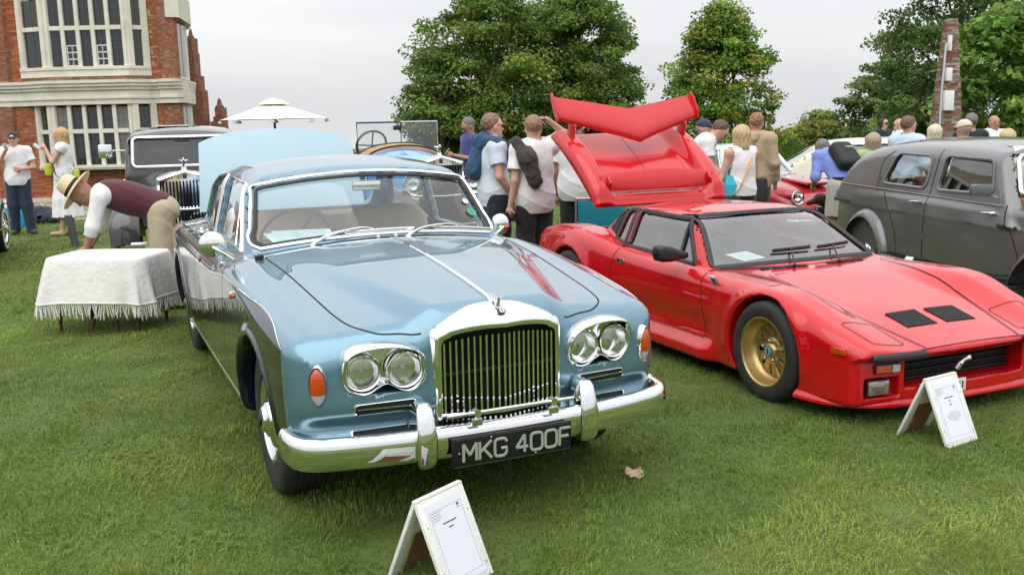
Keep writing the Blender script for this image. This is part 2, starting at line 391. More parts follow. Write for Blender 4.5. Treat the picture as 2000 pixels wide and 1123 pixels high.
# ================================================================ lawn, park and moat
def lawn():
    def ax(lo, hi, fine, step, far):
        a = list(np.arange(lo, hi, fine)); p, d = hi, fine
        while p < far: a.append(p); d *= 1.18; p += d
        p, d = lo, fine; b = []
        while p > -far: d *= 1.18; p -= d; b.append(p)
        return np.array(sorted(a+b+[far, -far]))
    X = ax(-14, 14, .38, 1, 1600); Y = ax(-4, 24, .33, 1, 1600); n, m = len(X), len(Y)
    gx, gy = np.meshgrid(X, Y, indexing='ij'); V = np.c_[gx.ravel(), gy.ravel(), ground_z(gx, gy).ravel()]
    i, j = np.meshgrid(np.arange(n-1), np.arange(m-1), indexing='ij'); q = (i*m+j).ravel()
    M_ = mat('lawn_soil', (.065, .10, .018), .95, var=.35, vscale=3.5, bump=.6, bscale=30, col2=(.10, .14, .028))
    struct(obj('lawn', V, np.c_[q, q+m, q+m+1, q+1], M_))
    wt = mat('moat_water', (.02, .03, .02), .06, spec=.5, bump=.15, bscale=6)
    struct(obj('moat_water', [(-80, 19.2, -2.4), (-1.6, 19.2, -2.4), (-1.6, 56, -2.4), (-80, 56, -2.4)], [(0, 1, 2, 3)], wt))
def grass():
    rng = np.random.default_rng(3)
    def field(x, y, s, seed):     # cheap smooth noise
        r = np.random.default_rng(seed); o = np.zeros_like(x)
        for k in range(9):
            a = r.uniform(0, 2*PI); f = s*r.uniform(.5, 1.7); o += np.sin((x*np.cos(a)+y*np.sin(a))*f+r.uniform(0, 6.3))
        return o/3.2
    VV, FF, CC = [], [], []; base = 0
    for (y0, y1, dens, hgt, wid, tris) in ((1.4, 3.6, 7600, .050, .0036, 3), (3.6, 5.2, 6200, .052, .0042, 3), (5.2, 8.0, 3600, .056, .0060, 2), (8, 12, 1700, .060, .0090, 1), (12, 19.3, 620, .062, .015, 1), (19.3, 34, 60, .10, .04, 1)):
        area = (.60*(y1*y1-y0*y0)+3.8*(y1-y0)); n = int((1.2*y1+3.8)*(y1-y0)*dens)
        y = y0+(y1-y0)*rng.random(n); k = rng.random(n) < (.60*y*2+3.8)/(.60*y1*2+3.8); y = y[k]; n = len(y)
        x = (rng.random(n)*2-1)*(.60*y+1.9)
        if y1 > 20: k = x > -.5; x, y = x[k], y[k]; n = len(x)
        cl = field(x, y, 9, 1); big = field(x, y, 1.3, 2); mid = field(x, y, 3.5, 5)
        ang = 2.2*field(x, y, 2.6, 7)+field(x, y, 11, 9)*1.4+rng.normal(0, .9, n)
        lean = np.clip(.75+.35*field(x, y, 5, 11)+rng.normal(0, .35, n), .1, 1.6)
        h = hgt*.78*np.clip(.85+.30*cl+.12*big+rng.normal(0, .25, n), .35, 1.7); wv = wid*rng.uniform(.7, 1.3, n)
        z = ground_z(x, y)-.004; dx, dy = np.cos(ang), np.sin(ang); sx, sy = -dy*wv/2, dx*wv/2
        a2 = rng.uniform(0, 2*PI, n); sx2, sy2 = np.cos(a2)*wv/2, np.sin(a2)*wv/2
        p0 = np.c_[x, y, z]; s_ = np.c_[sx2, sy2, np.zeros(n)]
        m1 = p0+np.c_[dx*h*lean*.30, dy*h*lean*.30, h*.62]; t1 = p0+np.c_[dx*h*lean, dy*h*lean, h*np.clip(1.05-.35*lean, .35, 1)]
        g = np.clip(.5+.30*big+.22*mid+.12*cl+rng.normal(0, .20, n), 0, 1)[:, None]; dry = (rng.random(n) < .045+.05*(mid > .5))[:, None]
        c = np.array([.122, .215, .030])*(1-g)+np.array([.300, .395, .078])*g; c = np.where(dry, np.array([.34, .29, .13])*rng.uniform(.7, 1.2, (n, 1)), c)*rng.uniform(.8, 1.2, (n, 1))
        if tris >= 2:
            V = np.stack([p0-s_, p0+s_, m1+s_*.8, m1-s_*.8, t1], 1).reshape(-1, 3); b = base+np.arange(n)*5
            F = np.concatenate([np.c_[b, b+1, b+2], np.c_[b, b+2, b+3], np.c_[b+3, b+2, b+4]]) if tris == 3 else np.concatenate([np.c_[b, b+1, b+2], np.c_[b+3, b+2, b+4]])
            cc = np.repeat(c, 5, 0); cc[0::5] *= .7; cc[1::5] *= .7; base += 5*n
        else:
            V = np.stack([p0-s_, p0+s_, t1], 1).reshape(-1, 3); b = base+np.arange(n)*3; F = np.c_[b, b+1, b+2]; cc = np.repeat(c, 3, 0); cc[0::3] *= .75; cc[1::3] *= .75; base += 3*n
        VV.append(V); FF.append(F); CC.append(cc)
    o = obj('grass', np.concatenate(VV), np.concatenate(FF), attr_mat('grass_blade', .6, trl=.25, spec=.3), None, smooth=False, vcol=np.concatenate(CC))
    struct(o, 'stuff'); o['label'] = 'short green lawn grass'
    return o
lawn(); grass()
# ================================================================ the brick hall
def brick_face(name, parent, p0, p1, z0, z1, nrm, cols, holes=(), seed=1, bh=.068, bl=.235, mort=None):
    """a brick wall between two plan points: mortar sheet plus every brick as its own block, joined"""
    rng = np.random.default_rng(seed); p0 = np.array(p0, float); p1 = np.array(p1, float); Ln = np.linalg.norm(p1-p0); t = (p1-p0)/Ln; nx = np.array([*nrm, 0.0]); nx /= np.linalg.norm(nx)
    P3 = lambda s, z, o: np.array([p0[0]+t[0]*s+nx[0]*o, p0[1]+t[1]*s+nx[1]*o, z])
    V, F, C = [], [], []; k = 0; row = 0; z = z0
    while z < z1-.01:
        s = -(row % 2)*bl/2-rng.uniform(0, .02)
        while s < Ln:
            ln = bl if rng.random() > .25 else bl/2
            a, b = max(s+.005, 0), min(s+ln-.005, Ln)
            if b-a > .03:
                cs, cz = (a+b)/2, z+bh/2
                if not any(h[0] < cs < h[1] and h[2] < cz < h[3] for h in holes):
                    o = .012+rng.uniform(-.004, .005); za, zb_ = z+.005, min(z+bh-.005, z1)
                    for (ss, zz, oo) in ((a, za, 0), (b, za, 0), (b, zb_, 0), (a, zb_, 0), (a+.002, za+.002, o), (b-.002, za+.002, o), (b-.002, zb_-.002, o), (a+.002, zb_-.002, o)): V.append(P3(ss, zz, oo))
                    c = np.array(cols[rng.integers(len(cols))])*rng.uniform(.72, 1.25)
                    F += [(k+4, k+5, k+6, k+7), (k, k+1, k+5, k+4), (k+1, k+2, k+6, k+5), (k+2, k+3, k+7, k+6), (k+3, k, k+4, k+7)]; C += [c]*5; k += 8
            s += ln
        z += bh; row += 1
    o = obj('bricks', V, np.array(F), attr_mat('brick', .85, bump=.5, bscale=35), parent, smooth=False, fcol=np.array(C)); struct(o, 'stuff')
    return o
def hall():
    Yw = 34.0
    X = lambda u, v=150, Y=Yw: px(u, v, Y)[0]; Z = lambda v, u=150, Y=Yw: px(u, v, Y)[2]
    T = thing('brick_hall', 'red brick manor wing with stone mullioned bay windows and cornice', 'building', (X(180), Yw+3, -3.0))
    T.location = (0, 0, 0); 
    STONE = mat('cream_stone', (.74, .71, .60), .75, var=.10, vscale=2.2, bump=.35, bscale=14); DIRTY = mat('stained_stone', (.46, .42, .34), .85, var=.5, vscale=6, bump=.5, bscale=20, col2=(.62, .58, .47))
    BR = [(.46, .135, .045), (.42, .115, .04), (.50, .16, .055), (.38, .115, .055), (.33, .11, .06), (.52, .19, .075)]
    BR2 = [(.34, .13, .075), (.40, .14, .07), (.27, .115, .075), (.44, .19, .11), (.31, .15, .10)]
    MORT = mat('mortar', (.42, .36, .28), .9, var=.2, vscale=9)
    x0, x1 = X(-120), X(353)
    top = Z(-120); zc0, zc1 = Z(206), Z(160); zplin = Z(385); zbase = -3.2
    MB().prism([(x0, Yw+.012), (x1-.05, Yw+.012), (px(366, 150, Yw+9)[0], Yw+9), (x0, Yw+9)], zbase, top, 'z').build('wall_core', MORT, T, smooth=False)
    # openings
    up = dict(l=X(43), r=X(298), b=Z(152), t=Z(-60)); lo = dict(l=X(62), r=X(303), b=Z(331), t=Z(200))
    def holes(p): return [(up['l']-p, up['r']-p, up['b'], 99), (lo['l']-p, lo['r']-p, lo['b'], lo['t']+.05)]
    w = bpy.data.objects.new('front_wall', None); COL.objects.link(w); w.parent = T
    brick_face('bricks', w, (x0, Yw), (x1, Yw), zc1-.02, top, (0, -1), BR, holes(x0), 1)
    brick_face('bricks', w, (x0, Yw), (x1, Yw), zplin, zc0+.05, (0, -1), BR, holes(x0), 2)
    # polygonal shafts
    def shaft(cx, r, z0, z1, seed):
        s = bpy.data.objects.new('shaft', None); COL.objects.link(s); s.parent = T
        a = [PI+PI*k/5 for k in range(6)]; pts = [(cx+r*math.cos(q), Yw+r*.75*math.sin(q)) for q in a]
        MB().prism([(p[0]*1, p[1]) for p in [(q[0]*.0+cx+(q[0]-cx)*.985, Yw+(q[1]-Yw)*.985) for q in pts]], z0, z1, 'z').build('shaft_core', MORT, s, smooth=False)
        for k in range(5):
            p, q = pts[k], pts[k+1]; nr = ((p[0]+q[0])/2-cx, (p[1]+q[1])/2-Yw); brick_face('bricks', s, p, q, z0, z1, nr, BR2, (), seed+k)
    for cx, r in ((X(334), (X(353)-X(316))/2), (X(4), (X(353)-X(314))/2)):
        shaft(cx, r, zc1, top, 20); shaft(cx, r, zplin, zc0, 40)
    # plinth of old stone and brick
    pl = MB(); pl.box((x0, Yw-.16, zbase), (x1+.1, Yw+.3, zplin)); pl = pl.build('plinth', DIRTY, T, smooth=False)
    rng = random.Random(4); sb = MB()
    zz = zbase+1.2
    while zz < zplin-.05:
        h = rng.uniform(.16, .30); s = x0
        while s < x1:
            l_ = rng.uniform(.25, .7); sb.box((s+.01, Yw-.16-rng.uniform(.01, .05), zz+.008), (min(s+l_-.01, x1+.1), Yw-.1, min(zz+h-.008, zplin)), .02); s += l_
        zz += h
    sb = sb.build('plinth_stones', mat('lime_stone', (.50, .44, .36), .9, var=.6, vscale=2.4, bump=.6, bscale=9, col2=(.70, .64, .54), detail=8), pl); struct(sb, 'stuff')
    # ---- bays: stone frame, lights, mullions, transoms
    GL = mat('leaded_glass', (.02, .022, .025), .08, spec=.8, bump=.25, bscale=3.5, bdist=.02); CAM = mat('lead_came', (.10, .10, .10), .6); CURT = mat('pale_curtain', (.30, .29, .24), .9)
    def bay(nm, box, lights, side, rows, proj, zsill):
        b = bpy.data.objects.new(nm, None); COL.objects.link(b); b.parent = T
        xl, xr = box['l'], box['r']; fl, fr = (px(90, 100, Yw-proj)[0], px(249, 100, Yw-proj)[0]) if nm == 'upper_bay' else (px(104, 260, Yw-proj)[0], px(262, 260, Yw-proj)[0])
        zb_, zt_ = box['b'], box['t']; pts = [(xl, Yw-.02), (fl, Yw-proj), (fr, Yw-proj), (xr, Yw-.02)]
        def band(z0, z1, o, name, m=STONE):
            q = [(xl-.0, Yw+.2), (xl-.0, Yw-.02-o), (fl-o*.3, Yw-proj-o), (fr+o*.3, Yw-proj-o), (xr, Yw-.02-o), (xr, Yw+.2)]
            return MB().prism(q, z0, z1, 'z').build(name, m, b, smooth=False)
        band(zb_, zsill-.10, .06, 'apron'); band(zsill-.10, zsill, .10, 'sill'); band(zt_-.12, zt_, .04, 'head')
        # dark room behind the panes
        MB().prism([(xl+.1, Yw+.25), (fl, Yw-proj+.16), (fr, Yw-proj+.16), (xr-.1, Yw+.25)], zsill-.02, zt_-.1, 'z').build('room_dark', mat('room_dark', (.012, .012, .014), .9), b, smooth=False)
        for i, (u0, u1) in enumerate(((0, 1), (1, 2), (2, 3))):
            p, q = np.array(pts[u0]), np.array(pts[u1]); d = q-p; L_ = np.linalg.norm(d); d /= L_; nr = np.array([d[1], -d[0]])
            n = lights if i == 1 else side
            edge = .16 if i == 1 else .24; mw = .13; lw = (L_-2*edge-(n-1)*mw)/n
            def bar(s0, s1, z0, z1, o0, o1, name, m=STONE, bev=.03):
                c = [p+d*s0+nr*o1, p+d*s1+nr*o1, p+d*s1+nr*o0, p+d*s0+nr*o0]
                if bev and o1 > .03 and s1-s0 < z1-z0: c = [p+d*(s0+.035)+nr*o1, p+d*(s1-.035)+nr*o1, p+d*s1+nr*(o1-.07), p+d*s1+nr*o0, p+d*s0+nr*o0, p+d*s0+nr*(o1-.07)]
                return MB().prism([tuple(v) for v in c], z0, z1, 'z').build(name, m, b, smooth=False)
            bar(0, edge, zsill, zt_-.12, -.15, .04, 'jamb'); bar(L_-edge, L_, zsill, zt_-.12, -.15, .04, 'jamb')
            for k in range(n-1): s = edge+lw*(k+1)+mw*k; bar(s, s+mw, zsill, zt_-.12, -.15, .02, 'mullion')
            for zr in rows[1:-1]: bar(edge, L_-edge, zr-.07, zr+.07, -.13, .012, 'transom', bev=0)
            for k in range(n):
                s0 = edge+(lw+mw)*k; s1 = s0+lw
                for r_ in range(len(rows)-1):
                    za = rows[r_]+(.07 if r_ else 0); zb2 = rows[r_+1]-(.07 if r_ < len(rows)-2 else 0); rr = random.Random(int(s0*97)+r_*13+i*7)
                    tilt = rr.uniform(-.02, .02)
                    c = [p+d*s0-nr*.08, p+d*s1-nr*(.08+tilt)]; pane = obj('pane', [(*c[0], za), (*c[1], za), (*c[1], zb2), (*c[0], zb2)], [(0, 1, 2, 3)], GL, b, smooth=False)
                    cm = MB(); nv = 4 if r_ == 0 else 3
                    def lead(sa, sb_, z_a, z_b, wd=.012, m_=CAM):
                        e = p+d*sa-nr*.068; f = p+d*sb_-nr*.068
                        if abs(sa-sb_) < 1e-6: e, f = p+d*(sa-wd/2)-nr*.066, p+d*(sa+wd/2)-nr*.066; cm.raw([(*e, z_a), (*f, z_a), (*f, z_b), (*e, z_b)], [(0, 1, 2, 3)])
                        else: cm.raw([(*e, z_a-wd/2), (*f, z_a-wd/2), (*f, z_a+wd/2), (*e, z_a+wd/2)], [(0, 1, 2, 3)])
                    lead((s0+s1)/2, (s0+s1)/2, za, zb2)
                    for q_ in range(1, nv): z_ = za+(zb2-za)*q_/nv; lead(s0, s1, z_, z_)
                    cm.build('leading', CAM, pane, smooth=False)
                    if i == 1 and nm == 'upper_bay' and r_ == 0 and k in (1, 3):     # white casements
                        cm = MB(); zt2 = za+(zb2-za)*.58
                        for sa in (s0+.02, (s0+s1)/2, s1-.02): lead(sa, sa, za+.02, zt2, .035)
                        for z_ in np.linspace(za+.03, zt2, 4): lead(s0+.01, s1-.01, z_, z_, .035)
                        cm.build('casement', mat('white_paint', (.8, .8, .78), .5), pane, smooth=False)
                    if nm == 'lower_bay' and k in (0, 4) and i == 1:
                        e, f = p+d*(s0+.01)-nr*.075, p+d*(s1-.01)-nr*.075; obj('curtain', [(*e, za), (*f, za), (*f, zb2), (*e, zb2)], [(0, 1, 2, 3)], mat('glass_curtain', (.17, .17, .14), .12, spec=.7), pane, smooth=False)
        return b
    bay('upper_bay', up, 5, 1, [Z(133), Z(58.5), Z(2)], .55, Z(133)); bay('lower_bay', lo, 5, 1, [Z(322), Z(257), Z(211)], .55, Z(322))
    # ---- cornice
    xl, xr = x0, x1+.05
    def corn(z0, z1, o, name='cornice', m=STONE):
        q = [(xl, Yw+.2), (xl, Yw-.05-o), (X(45), Yw-.05-o), (px(90, 180, Yw-.62)[0], Yw-.62-o), (px(252, 180, Yw-.62)[0], Yw-.62-o), (X(300), Yw-.05-o), (X(312), Yw-.05-o), (X(318), Yw-.32-o), (X(352), Yw-.32-o), (X(360), Yw-.05-o), (px(378, 150, Yw+2.6)[0]+o*.3, Yw+2.6), (px(370, 150, Yw+5)[0], Yw+5)]
        return MB().prism(q, z0, z1, 'z').build(name, m, T, smooth=False)
    H = zc1-zc0
    corn(zc0, zc0+H*.22, .05); corn(zc0+H*.22, zc0+H*.30, .10); corn(zc0+H*.30, zc0+H*.60, .06); corn(zc0+H*.60, zc0+H*.74, .14); corn(zc0+H*.74, zc0+H*.88, .22); corn(zc0+H*.88, zc0+H*.96, .28); corn(zc0+H*.96, zc1+.01, .24, 'weathered_top', DIRTY)
    # brick band under the upper bay
    q0, q1, q2, q3 = (X(43), Yw-.03), (px(90, 100, Yw-.55)[0], Yw-.58), (px(249, 100, Yw-.55)[0], Yw-.58), (X(298), Yw-.03)
    bb = bpy.data.objects.new('brick_band', None); COL.objects.link(bb); bb.parent = T
    MB().prism([(q0[0], Yw+.1), (q0[0]+.02, q0[1]+.02), (q1[0], q1[1]+.02), (q2[0], q2[1]+.02), (q3[0]-.02, q3[1]+.02), (q3[0], Yw+.1)], zc1-.05, up['b']+.0, 'z').build('band_core', MORT, bb, smooth=False)
    BR3 = [(.30, .14, .10), (.26, .15, .11), (.22, .17, .12), (.36, .17, .11)]
    for a_, b_, n_ in ((q0, q1, (-1, -1)), (q1, q2, (0, -1)), (q2, q3, (1, -1))): brick_face('bricks', bb, a_, b_, zc1, up['b'], n_, BR3, (), 61)
    # ---- receding side of the wing: stone window and cornice
    sx, sy = X(356), Yw+.05; ex, ey = px(371, 150, Yw+2.6)[0], Yw+2.6
    sd = bpy.data.objects.new('side_bay', None); COL.objects.link(sd); sd.parent = T
    MB().prism([(sx-.2, sy), (ex, ey), (px(366, 150, ey+2)[0], ey+2), (ex-3, ey+2)], zbase, top, 'z').build('side_wall', STONE, sd, smooth=False)
    for f0, f1, va, vb in ((.18, .42, 10, 150), (.5, .74, 10, 150), (.18, .42, 215, 320), (.5, .74, 215, 320)):
        a_ = np.array([sx-.2+(ex-sx+.2)*f0+.02, sy+(ey-sy)*f0-.01]); b_ = np.array([sx-.2+(ex-sx+.2)*f1+.02, sy+(ey-sy)*f1-.01]); obj('side_pane', [(*a_, Z(vb)), (*b_, Z(vb)), (*b_, Z(va)), (*a_, Z(va))], [(0, 1, 2, 3)], GL, sd, smooth=False)
    MB().prism([(sx-.3, sy-.35), (sx+.1, sy-.2), (px(374, 60, ey)[0], ey), (px(368, 60, ey+1.5)[0], ey+1.5), (ex-3, ey+1.5)], Z(40), Z(-10), 'z').build('upper_cornice', STONE, sd, smooth=False)
    # ---- far stepped buttresses with pinnacles
    def buttress(ulist, Y, label):
        b = thing('stepped_buttress', label, 'buttress', (px((ulist[0][0]+ulist[0][1])/2, 250, Y)[0], Y, -3.0)); ox, oy, oz = b.location
        for i, (ua, ub, va, vb) in enumerate(ulist):
            xa, xb_ = px(ua, 200, Y)[0], px(ub, 200, Y)[0]; za, zb2 = px(300, vb, Y)[2], px(300, va, Y)[2]
            if i == 0: za = -3.0
            c = bpy.data.objects.new('stage', None); COL.objects.link(c); c.parent = b; c.location = (-ox, -oy, -oz)
            MB().box((xa+.012, Y+.012, za), (xb_-.012, Y+.8, zb2)).build('stage_core', MORT, c, smooth=False); brick_face('bricks', c, (xa, Y), (xb_, Y), max(za, -.5), zb2, (0, -1), BR2, (), 70+i)
            brick_face('bricks', c, (xb_, Y), (xb_, Y+.8), max(za, -.5), zb2, (1, 0), BR2, (), 80+i)
            if i == len(ulist)-1 or ulist[i][4:]:
                pass
        ua, ub, va, vb = ulist[-1]; cx = (px(ua, 200, Y)[0]+px(ub, 200, Y)[0])/2; r_ = (px(ub, 200, Y)[0]-px(ua, 200, Y)[0])*.62; zt_ = px(300, va, Y)[2]
        MB().lathe([(r_, zt_), (r_*1.05, zt_+.06), (r_*.7, zt_+.10), (r_*.45, zt_+.3), (0, zt_+.42)], 8, 'z', (cx, Y+.3, 0)).build('pinnacle', mat('weathered_brick', (.22, .13, .09), .9, var=.3, vscale=12), b, loc=(-ox, -oy, -oz), smooth=False)
    buttress([(372, 396, 178, 330), (372, 391, 150, 178), (371, 385, 105, 150), (373, 383, 75, 105)], 42, 'tall stepped brick buttress with pinnacle beside the stone corner of the hall')
    buttress([(408, 432, 240, 330), (414, 432, 231, 240), (418, 431, 213, 231)], 42, 'short stepped brick pier with pinnacle below the cream parasol')
    return T
hall()
# ================================================================ trees
def leaf_cloud(rng, centres, radii, per, size, cols, flat=.6, fringe=1.0):
    """many folded leaves spread through clumps; returns V, F, C"""
    n = len(centres); idx = np.repeat(np.arange(n), per); m = len(idx)
    d = rng.normal(0, 1, (m, 3)); d /= np.linalg.norm(d, axis=1)[:, None]+1e-9; r = rng.random(m)**.45
    c = centres[idx]+d*(r*radii[idx])[:, None]*np.array([1.1, 1.1, .52])*fringe
    nrm = d*.55+rng.normal(0, .55, (m, 3))+np.array([0, 0, flat]); nrm /= np.linalg.norm(nrm, axis=1)[:, None]
    t = np.cross(nrm, rng.normal(0, 1, (m, 3))); t /= np.linalg.norm(t, axis=1)[:, None]+1e-9; b = np.cross(nrm, t); s = size*rng.uniform(.6, 1.35, m)[:, None]
    V = np.stack([c-t*s*.5, c+b*s*.33-nrm*s*.10, c+t*s*.5-nrm*s*.08, c-b*s*.33-nrm*s*.10], 1).reshape(-1, 3); q = np.arange(m)*4
    ci = rng.integers(0, len(cols), n); C = np.array(cols)[ci][idx]*rng.uniform(.70, 1.30, (m, 1))*rng.uniform(.62, 1.5, (n, 1))[idx]
    return V, np.c_[q, q+1, q+2, q+3], C
def limbs(rng, base, top, r0, ends, bend=.25):
    b = MB(); base, top = np.array(base, float), np.array(top, float)
    tr = curve3([base, base*.6+top*.4+rng.normal(0, bend*.3, 3)*[1, 1, 0], base*.25+top*.75+rng.normal(0, bend*.4, 3)*[1, 1, 0], top], 12); b.tube(tr, np.linspace(r0, r0*.15, len(tr)), 9)
    for e in ends:
        k = rng.integers(2, len(tr)-3); s = tr[k]; mid = s*.5+np.array(e)*.5+np.array([0, 0, .1*np.linalg.norm(np.array(e)-s)]); q = curve3([s, mid, e], 8); b.tube(q, np.linspace(r0*.38*(1-k/len(tr))+.02, .012, len(q)), 6)
    return b
def tree(name, label, base, height, rx, ry, crown_lo, shape, n_clump, per, size, clump_r, cols, seed, group=None, trunk_r=.25, flat=.6, barkc=(.07, .055, .04)):
    rng = np.random.default_rng(seed); x, y, z = base
    T = thing(name, label, 'tree', (x, y, z), 0, group)
    C = []
    while len(C) < n_clump:
        h = rng.random(); a = rng.uniform(0, 2*PI); R = shape(h); rr = R*(rng.random()**.33 if rng.random() < .8 else rng.random())
        wob = 1+.13*math.sin(3*a+seed)+.10*math.sin(5*a+7*h+seed*2)
        C.append((rx*rr*wob*math.cos(a), ry*rr*wob*math.sin(a), crown_lo+(height-crown_lo)*h))
    C = np.array(C); rad = clump_r*rng.uniform(.6, 1.35, n_clump)
    V, F, K = leaf_cloud(rng, C, rad, per, size, cols, flat)
    # loose sprays on the outline
    obj('crown', V, F, attr_mat('leaf', .55, trl=.42, spec=.35), T, smooth=False, fcol=K)
    ends = C[rng.choice(n_clump, min(n_clump, 26), replace=False)]
    limbs(rng, (0, 0, 0), (0, 0, crown_lo+(height-crown_lo)*.8), trunk_r, ends).build('trunk', mat('bark_%d' % int(barkc[0]*1000), barkc, .9, var=.4, vscale=14, bump=.8, bscale=18), T)
    return T
G1 = [(0.12, 0.213, 0.034), (0.153, 0.25, 0.039), (0.184, 0.27, 0.048), (0.098, 0.178, 0.033), (0.228, 0.283, 0.061)]
G2 = [(0.179, 0.318, 0.043), (0.221, 0.348, 0.056), (0.149, 0.275, 0.043), (0.318, 0.328, 0.062), (0.159, 0.264, 0.043)]
G3 = [(0.104, 0.179, 0.042), (0.133, 0.208, 0.053), (0.085, 0.151, 0.038), (0.16, 0.226, 0.066)]
G4 = [(0.166, 0.287, 0.052), (0.209, 0.33, 0.066), (0.131, 0.244, 0.046)]
dome = lambda h: math.sqrt(max(.02, 1-(max(0, h-.32)/.68)**2.2))*(.80+.2*min(1, h/.32))
pyra = lambda h: float(np.interp(h, [0, .06, .3, .5, .65, .82, .94, 1], [.7, .95, .88, .78, .66, .42, .2, .08]))
tall = lambda h: math.sqrt(max(.02, 1-((h-.45)/.56)**2))
def at(u, Y): p = px(u, 300, Y); return (p[0], Y, gz(p[0], Y))
def ht(v, u, Y): p = px(u, v, Y); return p[2]-gz(p[0], Y)
def trees():
    Y = 42
    tree('chestnut_tree', 'large dark green chestnut tree standing behind the bright blue open tourer', at(952, Y), ht(2, 935, Y), 2.95, 3.0, .5, dome, 270, 215, .16, .76, G1, 11, 'big chestnut trees', .35)
    tree('chestnut_tree', 'large dark green chestnut tree rising behind the raised red engine lid', at(1120, Y+1.5), ht(-22, 1110, Y+1.5), 2.95, 2.8, .5, dome, 250, 215, .16, .74, G1, 12, 'big chestnut trees', .35)
    tree('chestnut_tree', 'rounded side crown of dark chestnut leaves low beside the tourer windscreen', at(868, Y-1.5), ht(110, 868, Y-1.5), 1.7, 1.7, .3, dome, 110, 160, .155, .62, G1, 13, 'big chestnut trees', .2)
    tree('tulip_tree', 'bright green pyramidal tree with a few yellowing leaves, standing alone', at(1405, 40), ht(14, 1400, 40), 2.75, 2.5, .35, pyra, 250, 165, .155, .60, G2, 14, None, .22)
    # trees on the right
    tree('ash_tree', 'tall feathery green tree with drooping sprays behind the brick obelisk', at(1868, 36), ht(-70, 1868, 36), 3.4, 2.4, .6, tall, 280, 120, .14, .55, G3, 15, None, .2, .2)
    tree('leafy_tree', 'broad light green large leaved tree right of the brick obelisk', at(1975, 30), ht(18, 1960, 30), 2.25, 2.0, .2, dome, 190, 62, .27, .50, G4, 16, None, .15, .5)
    tree('round_tree', 'mid green rounded tree between the pale car and the feathery tree', at(1745, 46), ht(132, 1745, 46), 2.7, 2.2, .2, dome, 170, 120, .18, .55, G3, 17, None, .18)
    tree('round_tree', 'low green tree growing under the feathery tree left of the obelisk', at(1800, 38), ht(165, 1800, 38), 1.7, 1.6, .1, dome, 90, 100, .17, .5, G4, 23, None, .14)
    tree('far_tree', 'dark rounded tree far off above the yellow shrubs', at(1600, 72), ht(222, 1600, 72), 2.2, 2.0, .4, dome, 50, 90, .26, .7, G1, 18, None, .2)
    YEL = [(.20, .21, .03), (.16, .19, .03), (.12, .16, .03), (.24, .23, .05)]
    for i, (u, v, r) in enumerate(((1555, 256, 1.5), (1600, 240, 1.8), (1640, 246, 1.5))):
        tree('golden_shrub', ('golden yellow shrub below the far dark tree', 'tallest golden yellow shrub in the row behind the parked cars', 'golden yellow shrub beside the mid green rounded tree')[i], at(u, 58), ht(v, u, 58), r, r, .1, dome, 45, 80, .24, .55, YEL, 30+i, 'golden shrubs', .1)
    for i, (u, v, r, Yh) in enumerate(((1500, 262, 1.6, 50), (1690, 250, 1.7, 52), (1440, 268, 1.5, 46), (1340, 272, 1.4, 44))):
        tree('green_shrub', ('green shrub under the lone pyramidal tree', 'green shrub between the golden shrubs and the rounded tree', 'low green shrub behind the white roofed red car', 'low green shrub behind the raised red lid')[i], at(u, Yh), ht(v, u, Yh), r, r, .05, dome, 45, 90, .2, .5, G2 if i != 1 else G3, 40+i, 'green shrubs', .08)
    # long rough grass in front of the shrubs
    rng = np.random.default_rng(8); n = 9000; x = rng.uniform(12, 26, n); y = rng.uniform(40, 55, n); z = ground_z(x, y); a = rng.uniform(0, 2*PI, n); h = rng.uniform(.5, 1.1, n); w_ = .03
    V = np.stack([np.c_[x-w_*np.cos(a), y-w_*np.sin(a), z], np.c_[x+w_*np.cos(a), y+w_*np.sin(a), z], np.c_[x+rng.normal(0, .15, n), y+rng.normal(0, .15, n), z+h]], 1).reshape(-1, 3); q = np.arange(n)*3
    o = obj('meadow_grass', V, np.c_[q, q+1, q+2], attr_mat('grass_blade'), None, smooth=False, vcol=np.repeat(np.array([.10, .15, .025])*rng.uniform(.7, 1.4, (n, 1)), 3, 0)); struct(o, 'stuff'); o['label'] = 'long meadow grass before the shrubs'
    # obelisk
    p = at(1844, 28); top = ht(38, 1850, 28); ob = thing('brick_obelisk', 'tapering weathered brick obelisk with white boxes strapped to it', 'obelisk', p)
    w0, w1 = .42, .14; MB().loops([[(s*q, t*q, z_) for s, t in ((-1, -1), (1, -1), (1, 1), (-1, 1))] for q, z_ in ((w0-.012, 0), (w1-.012, top))], cap1=True).build('obelisk_core', mat('mortar'), ob, smooth=False)
    rng = np.random.default_rng(5); V, F, C = [], [], []; k = 0; z = 0; row = 0; bh = .07
    while z < top-.05:
        r0 = w0+(w1-w0)*z/top; r1 = w0+(w1-w0)*(z+bh-.012)/top
        for f in range(2):     # front and left faces
            s = -r0-(row % 2)*.1
            while s < r0:
                a, b = max(s+.006, -r0), min(s+.21, r0); s += .22
                if b-a < .03: continue
                o_ = rng.uniform(.0, .014)
                def P3(t, rr, zz, off): return (t, -rr-off, zz) if f == 0 else (-rr-off, -t, zz)
                for (t, rr, zz, off) in ((a, r0, z, -.02), (b, r0, z, -.02), (b*r1/r0, r1, z+bh-.012, -.02), (a*r1/r0, r1, z+bh-.012, -.02), (a, r0, z, o_), (b, r0, z, o_), (b*r1/r0, r1, z+bh-.012, o_), (a*r1/r0, r1, z+bh-.012, o_)): V.append(P3(t, rr, zz, off))
                F += [(k+4, k+5, k+6, k+7), (k, k+1, k+5, k+4), (k+1, k+2, k+6, k+5), (k+2, k+3, k+7, k+6), (k+3, k, k+4, k+7)]; k += 8
                gr = rng.random(); C += [np.array([(.26, .10, .06), (.30, .20, .16), (.34, .30, .26), (.20, .12, .09)][rng.integers(4)])*rng.uniform(.6, 1.2)]*5
        z += bh; row += 1
